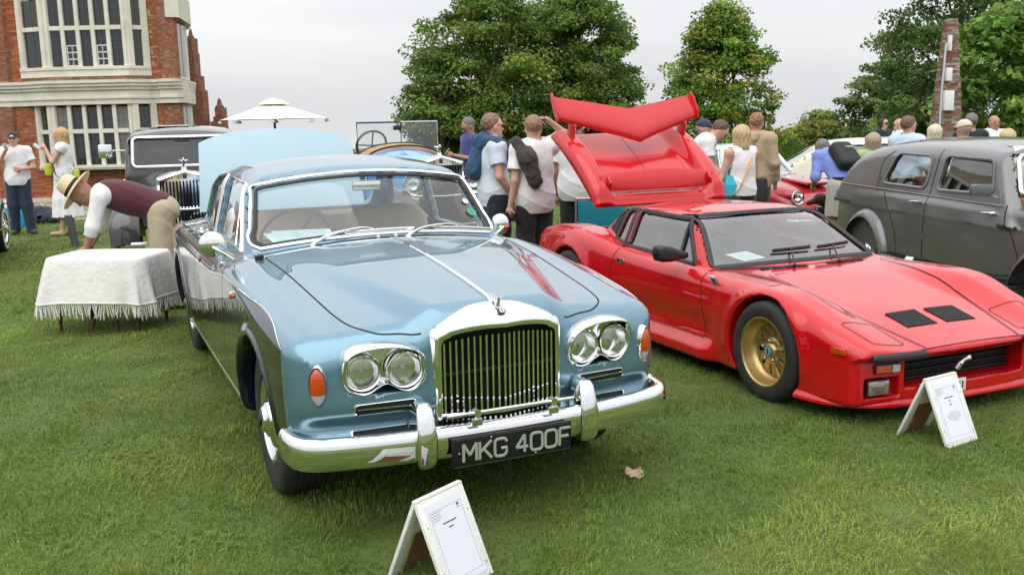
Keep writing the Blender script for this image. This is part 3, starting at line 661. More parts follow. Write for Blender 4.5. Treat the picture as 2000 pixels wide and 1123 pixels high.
    o = obj('bricks', V, np.array(F), attr_mat('brick'), ob, smooth=False, fcol=np.array(C)); struct(o, 'stuff')
    MB().tube([(-.42, -.52, 0), (-.36, -.45, top*.55), (-.24, -.32, top*.85)], .028, 8).build('mast', mat('galvanised', (.55, .57, .60), .4, .6), ob)
    WH = mat('white_box', (.78, .79, .80), .5)
    for (z_, h_, w_) in ((top*.50, .55, .17), (top*.66, .36, .10), (top*.85, .42, .05)): 
        r0 = w0+(w1-w0)*z_/top; MB().box((-r0+.02, -r0-.16, z_-h_/2), (-r0+.02+w_*1.6, -r0-.02, z_+h_/2), .015).build('antenna_box', WH, ob)
trees()
# ================================================================ light blue saloon
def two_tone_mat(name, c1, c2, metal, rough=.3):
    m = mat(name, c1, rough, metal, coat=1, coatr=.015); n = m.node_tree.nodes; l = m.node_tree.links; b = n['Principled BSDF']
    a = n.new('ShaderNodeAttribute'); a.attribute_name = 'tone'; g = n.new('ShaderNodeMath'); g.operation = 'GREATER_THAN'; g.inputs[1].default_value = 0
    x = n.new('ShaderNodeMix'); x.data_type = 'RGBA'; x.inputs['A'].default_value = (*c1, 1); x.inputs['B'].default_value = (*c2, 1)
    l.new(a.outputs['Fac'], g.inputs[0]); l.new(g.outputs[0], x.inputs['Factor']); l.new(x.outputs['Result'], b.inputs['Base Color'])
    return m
def disc_wheel(T, x, y, side, z, R, w, rim, mats, hub='dome', name='wheel'):
    """wheel with its axle along y; side = +1/-1 outer face"""
    e = bpy.data.objects.new(name, None); COL.objects.link(e); e.parent = T; e.location = (x, y, z); e.empty_display_size = .05
    s = side; b = MB()
    b.lathe([(rim, -s*w*.5), (rim+.012, -s*w*.52), (R*.93, -s*w*.5), (R*.985, -s*w*.42), (R, -s*w*.3), (R, s*w*.3), (R*.985, s*w*.42), (R*.93, s*w*.5), (R*.86, s*w*.53), (rim+.03, s*w*.52), (rim+.008, s*w*.5), (rim, s*w*.44)], 48)
    t = b.build('tyre', RUBBER, e)
    g = MB()
    for q in (-.2, -.07, .07, .2):
        g.lathe([(R+.0006, w*(q-.025)), (R+.0006, w*(q+.025))], 48)
    g.build('tread_groove', GAP, e)
    b = MB(); b.lathe([(rim+.004, s*w*.47), (rim+.002, s*w*.5), (rim-.012, s*w*.5), (rim-.03, s*w*.40), (rim-.05, s*w*.36), (rim*.72, s*w*.40), (rim*.66, s*w*.30)], 40); b.build('trim_ring', mats[0], e)
    b = MB()
    if hub == 'dome':
        b.lathe([(rim*.70, s*w*.34), (rim*.69, s*w*.41), (rim*.60, s*w*.47), (rim*.42, s*w*.50), (rim*.40, s*w*.55), (rim*.30, s*w*.60), (rim*.27, s*w*.66), (rim*.16, s*w*.70), (0, s*w*.71)], 36); b.build('hub_cap', mats[1], e)
        b = MB(); b.lathe([(rim*.16, s*w*.705), (rim*.155, s*w*.725), (0, s*w*.727)], 20); b.build('hub_badge', mats[2], e)
    b = MB(); b.lathe([(rim*.9, -s*w*.4), (rim*.9, -s*w*.1), (0, -s*w*.1)], 24); b.build('brake_drum', DARKIN, e)
    return e
def stroke_char(ch, h, wd):
    Wd, Hh = wd, h; r = wd*.32
    def arc(cx, cy, a0, a1, rr, n=7): return [(cx+rr*math.cos(t), cy+rr*math.sin(t)) for t in np.linspace(a0, a1, n)]
    O = arc(Wd-r, Hh-r, 0, PI/2, r)+arc(r, Hh-r, PI/2, PI, r)+arc(r, r, PI, 1.5*PI, r)+arc(Wd-r, r, 1.5*PI, 2*PI, r)
    D = {'M': [[(0, 0), (0, Hh), (Wd/2, Hh*.35), (Wd, Hh), (Wd, 0)]], 'K': [[(0, 0), (0, Hh)], [(Wd, Hh), (0, Hh*.38)], [(Wd*.36, Hh*.56), (Wd, 0)]],
         'G': [arc(Wd-r, Hh-r, .1, PI/2, r)+arc(r, Hh-r, PI/2, PI, r)+arc(r, r, PI, 1.5*PI, r)+arc(Wd-r, r, 1.5*PI, 2*PI, r)+[(Wd, Hh*.45), (Wd*.55, Hh*.45)]],
         '4': [[(Wd*.72, 0), (Wd*.72, Hh), (0, Hh*.3), (Wd, Hh*.3)]], '0': [O+O[:1]], 'F': [[(0, 0), (0, Hh), (Wd*.95, Hh)], [(0, Hh*.53), (Wd*.8, Hh*.53)]],
         '5': [[(Wd*.9, Hh), (0, Hh), (0, Hh*.58), (Wd*.6, Hh*.62), (Wd, Hh*.4), (Wd*.9, .05*Hh), (Wd*.4, 0), (0, Hh*.1)]],
         '9': [[(Wd, Hh*.55), (Wd*.5, Hh*.42), (0, Hh*.6), (0, Hh*.85), (Wd*.5, Hh), (Wd, Hh*.85), (Wd, Hh*.5), (Wd*.6, 0)]],
         'B': [[(0, 0), (0, Hh), (Wd*.75, Hh*.95), (Wd*.9, Hh*.75), (Wd*.7, Hh*.53), (0, Hh*.53)], [(Wd*.7, Hh*.53), (Wd, Hh*.27), (Wd*.75, .04*Hh), (0, 0)]]}
    return D.get(ch, [])
def bentley():
    yaw = -1.1455; bx, by = -.3813, 4.6416
    T = thing('saloon_car', 'light blue and navy classic saloon with tall chrome radiator and open boot lid', 'car', (bx, by, gz(bx, by)), yaw)
    T.rotation_euler = (0, .0155, yaw)
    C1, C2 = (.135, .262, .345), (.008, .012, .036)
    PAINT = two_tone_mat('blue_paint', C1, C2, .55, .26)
    BLUE = mat('blue_paint_plain', C1, .26, .55, coat=1, coatr=.015)
    zc = crv([(-4.4, .86), (-3.9, .93), (-3.0, .975), (-2.0, .985), (-1.2, 1.0), (-.9, 1.035), (-.72, 1.05), (-.3, 1.04), (.1, 1.012), (.5, .972), (.78, .935)], .08)
    ye = crv([(-1, .66), (-.7, .62), (.75, .285)]); dd = crv([(-1.2, 0), (-.75, 0), (-.4, .012), (.3, .042), (.8, .055)], .05)
    Ym = crv([(-4.4, .78), (-3.7, .85), (-3.0, .883), (-1, .893), (0, .89), (.35, .876), (.6, .85), (.8, .805)], .06)
    Wg = crv([(-3.2, .62), (-2.7, .70), (-2.2, .735), (-1.6, .742), (-.9, .735)], .05)
    Zr = crv([(-3.1, 1.26), (-2.6, 1.395), (-2.2, 1.441), (-1.8, 1.456), (-1.45, 1.445), (-1.15, 1.412), (-.9, 1.365)], .05)
    zm = crv([(-4.3, .84), (-3, .905), (-2.1, .922), (-.9, .914), (-.39, .908), (.03, .897), (.35, .858), (.56, .792)], .04)
    def Zt(x, y):
        a = np.abs(y); return zc(x)-.045*(a/.62)**2-dd(x)*sstep(ye(x)-.06, ye(x)+.08, a)+.014*np.exp(-((a-.745)/.05)**2)*sstep(.72, .4, x)*sstep(-1.0, -.6, x)
    def xs(y, z): return -.765-1.06*(z-1.04)-.30*y*y
    def low(x, y, z):
        a = np.abs(y)
        Y = Ym(x)-.013*(np.maximum(z-.62, 0)/.33)**2-.035*(np.maximum(.62-z, 0)/.35)**2
        rf = np.hypot(x, z-.335); rr = np.hypot(x+3.035, z-.345)
        Y = Y+.013*np.exp(-((rf-.425)/.022)**2)+.013*np.exp(-((rr-.405)/.022)**2)
        f = rmax((z-Zt(x, y))*.97, a-Y, .052)
        Xf = .768-.09*(y/.8)**2+.03*np.clip((.75-z)/.35, -.5, 1)-.03*np.exp(-((z-.49)/.05)**2)
        f = rmax(f, x-Xf, .10)
        f = rmax(f, -4.30-x, .14); f = rmax(f, .27+.14*sstep(.25, .5, x)-z, .05)
        arch = np.minimum(rf-.405, rr-.385); arch = np.maximum(arch, .56-a)
        return rmax(f, -arch, .012)
    def ghouse(x, y, z):
        a = np.abs(y)
        s = (a-(Wg(x)-.25*(z-1.0)-.9*np.maximum(z-1.3, 0)**2))*.97
        f = rmax(s, (z-(Zr(x)-.06*(y/.6)**2))*.97, .10)
        f = rmax(f, (x-xs(y, z))*.68, .05)
        return rmax(f, (-3.08+.85*(z-1.0)+.3*y*y-x)*.74, .07)
    def solid(x, y, z): return rmin(low(x, y, z), np.maximum(ghouse(x, y, z), .85-z), .02)
    SF = [(-1.02, .99), (-1.35, 1.332), (-1.94, 1.346), (-1.94, .985)]; SR = [(-2.0, .985), (-2.0, 1.346), (-2.45, 1.32), (-2.66, 1.225), (-2.80, .98)]
    def zb(y): return 1.062-.11*y*y
    def zt(y): return 1.386-.15*y*y
    def F(x, y, z):
        a = np.abs(y); f = solid(x, y, z)
        cab = np.maximum(np.maximum(np.minimum(ghouse(x, y, z), 9)+.045, a-.70), np.maximum(.48-z, np.maximum(x+.80, -2.85-x)))
        f = rmax(f, -cab, .006)
        ws = rmax(rmax(zb(y)-z, z-zt(y), .05), a-(.715-.25*(z-1.0)), .06); ws = np.maximum(ws, np.maximum(x+.62, -1.45-x)); ws = np.maximum(ws, -(x-xs(y, z))-.13)
        rs = rmax(rmax(1.03-z, z-1.315, .05), a-.55, .08); rs = np.maximum(rs, x+2.45)
        rs = np.maximum(rs, -3.2-x)
        sd = np.minimum(inpoly(x, z, SF), inpoly(x, z, SR))+.012; sd = np.maximum(sd, .45-a)
        rad = np.maximum(np.maximum(a-.258, z-.852), np.maximum(.41-z, .64-x))
        hp = np.maximum(rmax(np.abs(a-.49)-.152, np.abs(z-.712)-.088, .07), .768-.09*(y/.8)**2-.11-x)
        for c in (ws, rs, sd): f = rmax(f, -c, .008)
        f = np.maximum(f, -np.minimum(rad, hp))
        return f
    P, Q, N = nets(F, (-4.4, -.95, .2), (.85, .95, 1.54), .0178)
    c = P[Q].mean(1); n = N[Q].mean(1); a = np.abs(c[:, 1])
    lab = np.zeros(len(Q), int)
    ybn = crv([(-.75, .685), (.4, .605), (.62, .56), (.70, .45)])
    lab[(n[:, 2] > .5) & (a < ybn(c[:, 0])) & (c[:, 0] > -.72) & (c[:, 0] < .70) & (c[:, 2] > .8)] = 1
    front = (c[:, 0] > -.775) & (lab == 0)
    lab[front & (c[:, 1] < -.30)] = 2; lab[front & (c[:, 1] > .30)] = 3
    gh = (c[:, 2] > 1.0) & (c[:, 0] < -.775); lab[gh] = 4
    side = (a > .6) & (c[:, 2] > .33) & (c[:, 2] < 1.0) & (c[:, 0] <= -.775)
    lab[side & (c[:, 0] > -1.965) & (c[:, 1] < 0)] = 5; lab[side & (c[:, 0] > -1.965) & (c[:, 1] > 0)] = 6
    rrd = side & (c[:, 0] <= -1.965) & (c[:, 0] > -2.8+.3*(c[:, 2] < .75)); lab[rrd & (c[:, 1] < 0)] = 7; lab[rrd & (c[:, 1] > 0)] = 8
    names = ['body', 'bonnet', 'front_wing', 'front_wing', 'roof', 'front_door', 'front_door', 'rear_door', 'rear_door']
    R = {}
    for i, nm in enumerate(names):
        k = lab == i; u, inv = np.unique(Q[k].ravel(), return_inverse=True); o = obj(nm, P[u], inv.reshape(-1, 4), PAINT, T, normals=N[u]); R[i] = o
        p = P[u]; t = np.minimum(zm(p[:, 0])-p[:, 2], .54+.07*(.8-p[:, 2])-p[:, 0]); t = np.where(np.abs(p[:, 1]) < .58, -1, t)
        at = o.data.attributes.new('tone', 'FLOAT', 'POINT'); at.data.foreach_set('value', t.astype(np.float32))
    R[4]['label'] = 'light blue roof and window pillars'
    # ---- shut lines
    def gap(pts, d, par, w=.006, closed=False): return ribbon(solid, drop(solid, dense(pts, .02, closed), d, 1.2), w, .0012, GAP, 'shut_line', par, closed)
    bl = [(-.715, y, 1.4) for y in np.linspace(-.55, .55, 9)]
    edge = curve3([(-.70, .62), (-.66, .675), (-.3, .655), (.2, .622), (.45, .602), (.60, .568), (.675, .50), (.705, .40), (.728, .325)], 60)
    for s in (-1, 1): gap([(q[0], s*q[1], 1.4) for q in edge], (0, 0, -1), R[1], .007)
    for s, d1, d2 in ((-1, 5, 7), (1, 6, 8)):
        gap([(-.775, s*1.2, z) for z in np.linspace(.36, .985, 12)], (0, -s, 0), R[d1], .006)
        gap([(-1.965, s*1.2, z) for z in np.linspace(.36, .985, 12)], (0, -s, 0), R[d1], .006)
        gap(curve3([(-2.80, s*1.2, .985), (-2.81, s*1.2, .85), (-2.7, s*1.2, .72), (-2.55, s*1.2, .55), (-2.5, s*1.2, .36)], 20), (0, -s, 0), R[d2], .006)
    for s in (-1, 1):   # gap between bonnet side and scuttle
        pass
    # ---- chrome side mouldings, sill strips
    for s in (-1, 1):
        pth = drop(solid, [(x, s*1.2, float(zm(x))) for x in np.linspace(-4.0, .545, 90)], (0, -s, 0), .8, .002)
        b = MB(); b.tube(pth, np.r_[np.full(86, .008), .008, .007, .005, .002], 8, flat=(.55, 1)); b.build('side_moulding', CHROME, T)
        pth = drop(solid, [(x, s*1.2, .315) for x in np.linspace(-2.62, -.42, 30)], (0, -s, 0), .8, .001)
        MB().tube(pth, .009, 8, flat=(.6, 1.2)).build('sill_strip', CHROME, T)
    # ---- glass and frames
    GL = glass_mat('window_glass', (.90, .93, .93), 1.5)
    yy = np.linspace(-1, 1, 30); zz = np.linspace(0, 1, 14)
    G = np.array([[((.70-.25*(zb(0)+k*.34-1.0))*v, 0, 0) for v in yy] for k in zz]); grid = np.zeros((14, 30, 3))
    for i, k in enumerate(zz):
        for j, v in enumerate(yy):
            y = v*(.725-.25*(.34*k)); z = (zb(y)-.012)*(1-k)+(zt(y)+.012)*k; grid[i, j] = (-.3, y, z)
    ws = patch(solid, grid, (-1, 0, 0), -.014, 'windscreen', GL, T, 1.4)
    loop = []
    for y in np.linspace(-.66, .66, 34): loop.append((y, float(zb(y))))
    yb_, zb_ = .66, float(zb(.66)); loop += [tuple(q) for q in curve3([(.66, zb_), (.70, zb_+.022), (.704, zb_+.06)], 8)[1:]]
    loop += [(.715-.25*(z-1.0), z) for z in np.linspace(1.11, 1.27, 8)]
    loop += [tuple(q) for q in curve3([(.715-.25*.28, 1.28), (.632, 1.318), (.59, float(zt(.59)))], 8)]
    half = [q for q in loop if True]
    top = [(y, float(zt(y))) for y in np.linspace(.56, -.56, 30)]
    left = [(-q[0], q[1]) for q in loop[34:]][::-1]
    LP = np.array(loop+top+left)
    pth = drop(solid, np.c_[np.full(len(LP), -.3), LP], (-1, 0, 0), 1.4, .004)
    MB().tube(pth, .0095, 8, closed=True, up=(1, 0, 1), flat=(1.0, .6)).build('windscreen_surround', CHROME, T)
    LP2 = LP.copy(); cz = LP[:, 1].mean(); LP2[:, 0] *= .972; LP2[:, 1] = cz+(LP[:, 1]-cz)*.91
    pth = drop(solid, np.c_[np.full(len(LP), -.3), LP2], (-1, 0, 0), 1.4, -.003)
    MB().tube(pth, .011, 8, closed=True, up=(1, 0, 1), flat=(1.1, .7)).build('windscreen_seal', BLACK, T)
    grid = np.array([[(-4.0, y, z) for y in np.linspace(-.58, .58, 14)] for z in np.linspace(1.02, 1.33, 8)])
    patch(solid, grid, (1, 0, 0), -.014, 'rear_window', GL, T, 2)
    for s in (-1, 1):
        for PO in (SF, SR):
            xs_, zs_ = np.array(PO).T; g = np.zeros((8, 10, 3))
            lo_, hi_ = (PO[0], PO[-1]) if PO is SF else (PO[0], PO[-1])
            for i, k in enumerate(np.linspace(0, 1, 8)):
                z = .99+(1.36-.99)*k
                xl = (-1.0-(z-.99)*.95) if PO is SF else -1.995; xr = -1.945 if PO is SF else min(-2.82+(z-.99)*.62, -2.3) if False else (-2.82+(z-.99)*.55)
                for j, v in enumerate(np.linspace(0, 1, 10)): g[i, j] = (xl+(xr-xl)*v, s*1.0, z)
            patch(solid, g, (0, -s, 0), -.018, 'side_window', GL, T, .8)
            pl = drop(solid, dense([(q[0], s*1.0, q[1]) for q in PO], .03, True), (0, -s, 0), .8, .003)
            MB().tube(pl, .0075, 8, closed=True, up=(0, s, .3)).build('window_frame', CHROME, T)
        pl = drop(solid, [(-1.20, s*1.0, 1.0), (-1.24, s*1.0, 1.12), (-1.30, s*1.0, 1.27)], (0, -s, 0), .8, .0)
        MB().tube(pl, .007, 8).build('quarterlight_bar', CHROME, T)
    # ---- radiator shell
    def outline(w, z0, z1, arch, r=.036, n=10):
        pts = [(w, z0), (w, z1-r-.01)]
        pts += [(w-r+r*math.cos(t), z1-r-.008+r*math.sin(t)) for t in np.linspace(.15, PI/2-.1, 6)]
        pts += [(y, z1+arch*(1-abs(y/(w-r))**2.4)) for y in np.linspace(w-r-.01, 0, n)]
        h = np.array(pts); return np.r_[h, (h*[-1, 1])[-2::-1]]
    def lp(o, xa, xb_): 
        w = np.abs(o[:, 0]).max(); x = xa+(xb_-xa)*(1-np.abs(o[:, 0])/w); return np.c_[x, o]
    sh = [lp(outline(.312, .40, .872, .070), .60, .60), lp(outline(.308, .40, .874, .066), .69, .705), lp(outline(.300, .40, .870, .056), .735, .765), lp(outline(.290, .40, .862, .042), .76, .812), lp(outline(.278, .40, .852, .032), .775, .842), lp(outline(.268, .40, .845, .027), .777, .846), lp(outline(.258, .40, .833, .025), .775, .842), lp(outline(.254, .40, .828, .025), .755, .82), lp(outline(.252, .40, .826, .025), .70, .76)]
    MB().loops([q[::-1] for q in sh], close=False).build('radiator_shell', CHROME, T, sharp=math.radians(50))
    MB().box((.66, -.252, .39), (.70, .252, .845)).build('radiator_core', mat('radiator_core', (.008, .008, .008), .8), T, smooth=False)
    gb = MB(); gb.box((-.026, -.0040, .45), (0, .0040, 1)); gbm = gb.mesh('grille_bar', CHROME, smooth=False)
    nb = 21
    for i in range(nb):
        y = (i-(nb-1)/2)*.0243; ztop = .80+.03*(1-(y/.25)**2); o = add('grille_bar', gbm, T, (.765+.062*(1-abs(y)/.258), y, 0)); 
        k = (ztop-.505)/.55; o.scale = (1, 1, k); o.location.z = .505-.45*k
    MB().tube([(.775, -.262, .50), (.825, 0, .503), (.775, .262, .50)], .010, 8).build('grille_rail', CHROME, T)
    lg = MB(); lg.box((0, -.0035, 0), (.012, .0035, .06)); lgm = lg.mesh('lower_grille_bar', CHROME, smooth=False)
    for i in range(23):
        y = (i-11)*.0225; add('lower_grille_bar', lgm, T, (.775+.045*(1-abs(y)/.26), y, .425))
    for z in (.425, .452): MB().tube([(.78, -.262, z), (.828, 0, z), (.78, .262, z)], .005, 6).build('lower_grille_rail', CHROME, T)
    # faint cross brace seen between the bars
    MB().tube([(.712, -.25, .655), (.72, .25, .66)], .008, 6).build('radiator_brace', mat('brace', (.12, .10, .09), .5), T)
    # mascot and winged badge
    m = MB(); m.tube([(.765, 0, .93), (.77, 0, .955), (.775, .002, .985)], [.016, .011, .007], 8)
    for s in (-1, 1):
        m.raw([(.775, s*.004, .985), (.74, s*.05, 1.02), (.752, s*.045, .985), (.776, s*.008, .958), (.770, s*.004, .98), (.735, s*.05, 1.014), (.747, s*.046, .98), (.771, s*.008, .955)], [(0, 1, 2, 3), (7, 6, 5, 4), (0, 4, 5, 1), (1, 5, 6, 2), (2, 6, 7, 3), (3, 7, 4, 0)])
    mo = m.build('mascot', CHROME, T); mo.scale = (.72,)*3; mo.location = (.765*.28, 0, .935*.28)
    def onshell(x, y): return .875+.068*((.83-x)/.10)-.15*y*y
    bd = MB(); bd.lathe([(.018, .0), (.018, .003), (0, .0035)], 20, 'z'); o = bd.build('round_badge', mat('badge_dark', (.03, .03, .035), .3), T, loc=(.797, 0, .916)); o.rotation_euler = (0, math.radians(33), 0)
    b2 = MB()
    for st in stroke_char('B', .022, .016): b2.tube([(-.011+q[1], q[0]-.008, .006) for q in st], .0022, 6)
    b2 = b2.build('badge_letter', CHROME, o)
    b2.rotation_euler = (0, 0, PI)
    for s in (-1, 1):
        wg = MB()
        wg.tube([(.010, s*.020, .002), (.014, s*.045, .001), (.006, s*.07, -.002), (.006, s*.085, -.004)], [.0035, .0025, .002, .001], 6, flat=(1, .5)); wg.tube([(-.010, s*.022, .002), (-.010, s*.05, 0)], [.006, .002], 6, flat=(1, .4))
        wg.build('badge_wing', CHROME2, o)
    # ---- bonnet strip
    pth = drop(solid, [(x, 0, 1.4) for x in np.linspace(-.66, .70, 40)], (0, 0, -1), .8, .004)
    pth = np.r_[pth, [(.735, 0, .952), (.765, 0, .938)]]
    MB().tube(pth, np.r_[.004, np.full(40, .0105), .008], 8, flat=(1, .8)).build('bonnet_strip', CHROME, R[1])
    # ---- scuttle grille, washer jets
    vg = MB(); vg.box((-.008, -.0035, -.003), (.012, .0035, .003)); vm = vg.mesh('vent_slot', GAP, smooth=False)
    ys = np.linspace(-.40, .40, 72)
    pv = drop(solid, [(-.752-.10*y*y, y, 1.5) for y in ys], (0, 0, -1), .9, .0)
    for p_ in pv: o = add('vent_slot', vm, T, p_+np.array([0, 0, .0]), (0, -.05, .4*p_[1]))
    for y in (-.05, .05):
        p_ = drop(solid, [(-.735, y, 1.5)], (0, 0, -1), .9)[0]; MB().ball((0, 0, .006), (.012, .012, .010), 10, 6).build('washer_jet', CHROME, T, loc=p_)
    pc = drop(solid, [(-.62, -.715, 1.5)], (0, 0, -1), .9)[0]; MB().box((-.015, -.022, 0), (.015, .022, .022), .006).build('wing_clip', BLACK, T, loc=pc)
    # ---- wipers
    for y0, y1 in ((-.40, .10), (.12, .60)):
        base = np.array([xs(y0, 1.045)+.045, y0, float(zb(y0))-.02]); k = [base]
        arm = curve3([base+[0, 0, .01], (xs(y0+.1, 1.07)+.045, y0+.10, zb(y0+.1)+.025), (xs(y0+.24, 1.1)+.04, y0+.26, zb(y0+.26)+.04), (xs(y0+.3, 1.1)+.03, y0+.34, zb(y0+.34)+.03)], 16)
        w_ = MB(); w_.ball(base, .018, 10, 6); w_.tube(arm, np.linspace(.010, .005, len(arm)), 8); o = w_.build('wiper', CHROME, T)
        bl_ = [(xs(y, zb(y)+.02)+.02, y, zb(y)+.020) for y in np.linspace(y0+.18, y1+.08, 14)]
        MB().tube(bl_, .006, 6, flat=(1, 1.6)).build('wiper_blade', CHROME2, o)
        MB().tube([np.array(q)-[.006, 0, .008] for q in bl_], .004, 6).build('wiper_rubber', BLACK, o)
    # ---- headlamps
    LENS = mat('lamp_glass', (.92, .93, .93), .06, trans=.55, bump=.5, bscale=45, spec=.7); REFL = mat('lamp_reflector', (.9, .9, .9), .12, 1)
    for s in (-1, 1):
        def bez(k, dx_top, dx_bot):
            top = [(.655, .70), (.652, .755), (.638, .79), (.60, .812), (.54, .822), (.48, .823), (.42, .816), (.37, .80), (.335, .77), (.322, .72)]
            bot = [(.324, .68), (.343, .644), (.38, .624), (.42, .628), (.455, .648), (.488, .662), (.518, .648), (.555, .626), (.592, .624), (.632, .644), (.652, .678)]
            q = curve3(top+bot, 84, True); cy, cz = .49, .712; q = np.array([cy, cz])+(q-[cy, cz])*k
            sx = .768-.09*(q[:, 0]/.8)**2; t = np.clip((q[:, 1]-.62)/.19, 0, 1); dx = dx_bot+(dx_top-dx_bot)*t**1.5
            return np.c_[sx+dx, s*q[:, 0], q[:, 1]]
        L_ = [bez(1.07, -.05, -.02), bez(1.045, .008, .0), bez(1.01, .045, .014), bez(.965, .060, .020), bez(.925, .060, .018), bez(.91, .045, .008), bez(.895, -.03, -.03)]
        e = MB().loops(L_, cap1=True).build('headlamp_surround', CHROME, T, sharp=math.radians(60))
        for y in (.406, .574):
            x0 = .768-.09*(y/.8)**2-.006; hl = bpy.data.objects.new('headlamp', None); COL.objects.link(hl); hl.parent = T; hl.location = (x0, s*y, .712); hl.scale = (.93, .93, .93); hl.empty_display_size = .05; hl.rotation_euler = (0, 0, s*.04)
            MB().lathe([(.082, -.02), (.083, .014), (.079, .020), (.074, .016), (.073, -.01)], 36, 'x').build('lamp_rim', CHROME, hl)
            MB().lathe([(.072, .004), (.066, -.010), (.056, -.026), (.042, -.042), (.026, -.053), (.012, -.058), (0, -.059)], 28, 'x').build('reflector', REFL, hl)
            MB().ball((-.022, 0, 0), (.016, .010, .010), 10, 6).build('bulb', mat('bulb', (.7, .7, .68), .2), hl)
            MB().lathe([(.073, .012), (.06, .021), (.04, .027), (.02, .030), (0, .031)], 36, 'x').build('lens', glass_mat('lamp_lens', (.97, .98, .98), 1.5), hl)
            fl = MB()
            for t in np.linspace(-.058, .058, 17):
                hh = math.sqrt(max(.0, .068**2-t*t)); fl.tube([(.008+.022*(1-(t*t+z_*z_)/.073**2), t, z_) for z_ in np.linspace(-hh, hh, 7)], .0016, 4)
            fl.build('lens_flutes', glass_mat('flute', (.9, .92, .92), 1.5, .05, .06), hl)
        # indicator
        yi = .742; xi = .768-.09*(yi/.8)**2-.005
        ii = bpy.data.objects.new('indicator', None); COL.objects.link(ii); ii.parent = T; ii.location = (xi, s*yi, .672); ii.rotation_euler = (0, .05, s*.42); ii.empty_display_size = .05
        ov = [(.042*math.cos(t)*(1-.12*(math.sin(t) < 0)*abs(math.sin(t))), .098*math.sin(t)) for t in np.linspace(0, 2*PI, 32, endpoint=False)]; ov = np.array(ov)*.80
        def oo(k, x): return np.c_[np.full(32, x), ov*k]
        MB().loops([oo(1.10, -.04), oo(1.10, .012), oo(1.03, .022), oo(.97, .016), oo(.95, -.02)], cap1=True).build('lamp_rim', CHROME, ii)
        AMB = mat('amber_lens', (.62, .075, .004), .10, coat=1, trans=.2, bump=.35, bscale=70); CLR = mat('clear_lens', (.75, .76, .75), .12, coat=1, trans=.4, bump=.3, bscale=70)
        up_ = ov[ov[:, 1] >= -.037]; 
        def dome(z0, z1, m_, nm):
            V = []; z0, z1 = z0*.8, z1*.8; rows = np.linspace(z0, z1, 12)
            for z_ in rows:
                hw = .032*math.sqrt(max(1e-4, 1-(z_/.0756)**2))
                for v in np.linspace(-1, 1, 9): V.append((.016+.024*math.sqrt(max(0, 1-v*v*.96))*math.sqrt(max(0.02, 1-(z_/.0784)**2)), v*hw, z_))
            obj(nm, V, [(i*9+j, i*9+j+1, (i+1)*9+j+1, (i+1)*9+j) for i in range(11) for j in range(8)], m_, ii)
        dome(-.036, .092, AMB, 'amber_lens'); dome(-.093, -.038, CLR, 'clear_lens')
        # vents
        for (y0, y1, z0, z1, xx, nm) in ((.372, .612, .548, .592, 0, 'front_vent'), (.40, .625, .463, .482, .012, 'lower_vent')):
            st = round_poly([(y0, z0), (y1, z0-.004), (y1, z1-.006), (y0, z1)], .022, 6)
            def vl(k, dx):
                cy, cz = (y0+y1)/2, (z0+z1)/2; q = st.copy(); dv = (q-[cy, cz]); nn = dv/np.linalg.norm(dv, axis=1)[:, None]; q = q+nn*k
                if nm == 'lower_vent': sx = drop(solid, np.c_[np.full(len(q), 1.0), q], (-1, 0, 0), .6)[:, 0]
                else: sx = drop(solid, np.c_[np.full(len(q), 1.0), q], (-1, 0, 0), .6)[:, 0]
                return np.c_[sx+dx, s*q[:, 0], q[:, 1]]
            v = MB().loops([vl(.008, -.004), vl(.006, .011), vl(.0, .012), vl(-.002, .004)]).build(nm, CHROME, T)
            MB().raw(vl(0, .007), [tuple(range(len(st)))]).build('vent_opening', GAP, v, smooth=False)
            if nm == 'front_vent':
                qy = np.linspace(y0+.006, y1-.006, 8); pq = drop(solid, [(1.0, y, (z0+z1)/2-.003) for y in qy], (-1, 0, 0), .6); pq[:, 1] *= s; pq[:, 0] += .011
                MB().tube(pq, .0035, 6).build('vent_bar', CHROME, v)
    # ---- bumper, overriders, badge bar, plate
    def bpath(off=0):
        pts = [(.56, -.868), (.63, -.866), (.70, -.845), (.752, -.79), (.787, -.68), (.82, -.5), (.845, -.25), (.852, 0)]
        q = curve3(pts, 56); q = np.r_[q, (q*[1, -1])[-2::-1]]; t = np.gradient(q, axis=0); t /= np.linalg.norm(t, axis=1)[:, None]; nn = np.c_[t[:, 1], -t[:, 0]]
        return q+nn*off
    prof = [(-.03, .474), (-.014, .478), (-.003, .476), (.008, .470), (.015, .461), (.019, .448), (.022, .43), (.023, .41), (.021, .385), (.014, .362), (.002, .345), (-.02, .338)]
    b = MB(); rows = [np.c_[bpath(o), np.full(len(bpath()), z)] for o, z in prof]
    bump = b.loops(rows, close=False).build('front_bumper', CHROME, T, sharp=math.radians(70))
    for s in (-1, 1):
        q = bpath()[0 if s < 0 else -1]; MB().ball((q[0]+.004, q[1], .417), (.026, .024, .063), 12, 10).build('bumper_end', CHROME, T)
    for s in (-1, 1):
        secs = []
        for z, wd, x0, x1 in ((.322, .020, .86, .90), (.328, .038, .85, .925), (.355, .048, .85, .940), (.40, .050, .85, .946), (.46, .050, .85, .945), (.52, .045, .85, .93), (.565, .040, .855, .915), (.585, .030, .865, .90), (.59, .012, .875, .89)):
            wd *= .86; rp = round_poly([(x0-.04, -wd), (x1-.01, -wd), (x1, -wd*.5), (x1, wd*.5), (x1-.01, wd), (x0-.04, wd)], .02, 4)
            secs.append(np.c_[rp[:, 0]-.046, rp[:, 1]+s*.365, np.full(len(rp), z)])
        MB().loops(secs, cap0=True, cap1=True).build('overrider', CHROME, T, sharp=math.radians(65))
    bb = MB(); bb.tube([(.885, y, .532) for y in np.linspace(-.285, .285, 10)], .0085, 10)
    bb = bb.build('badge_bar', CHROME, T)
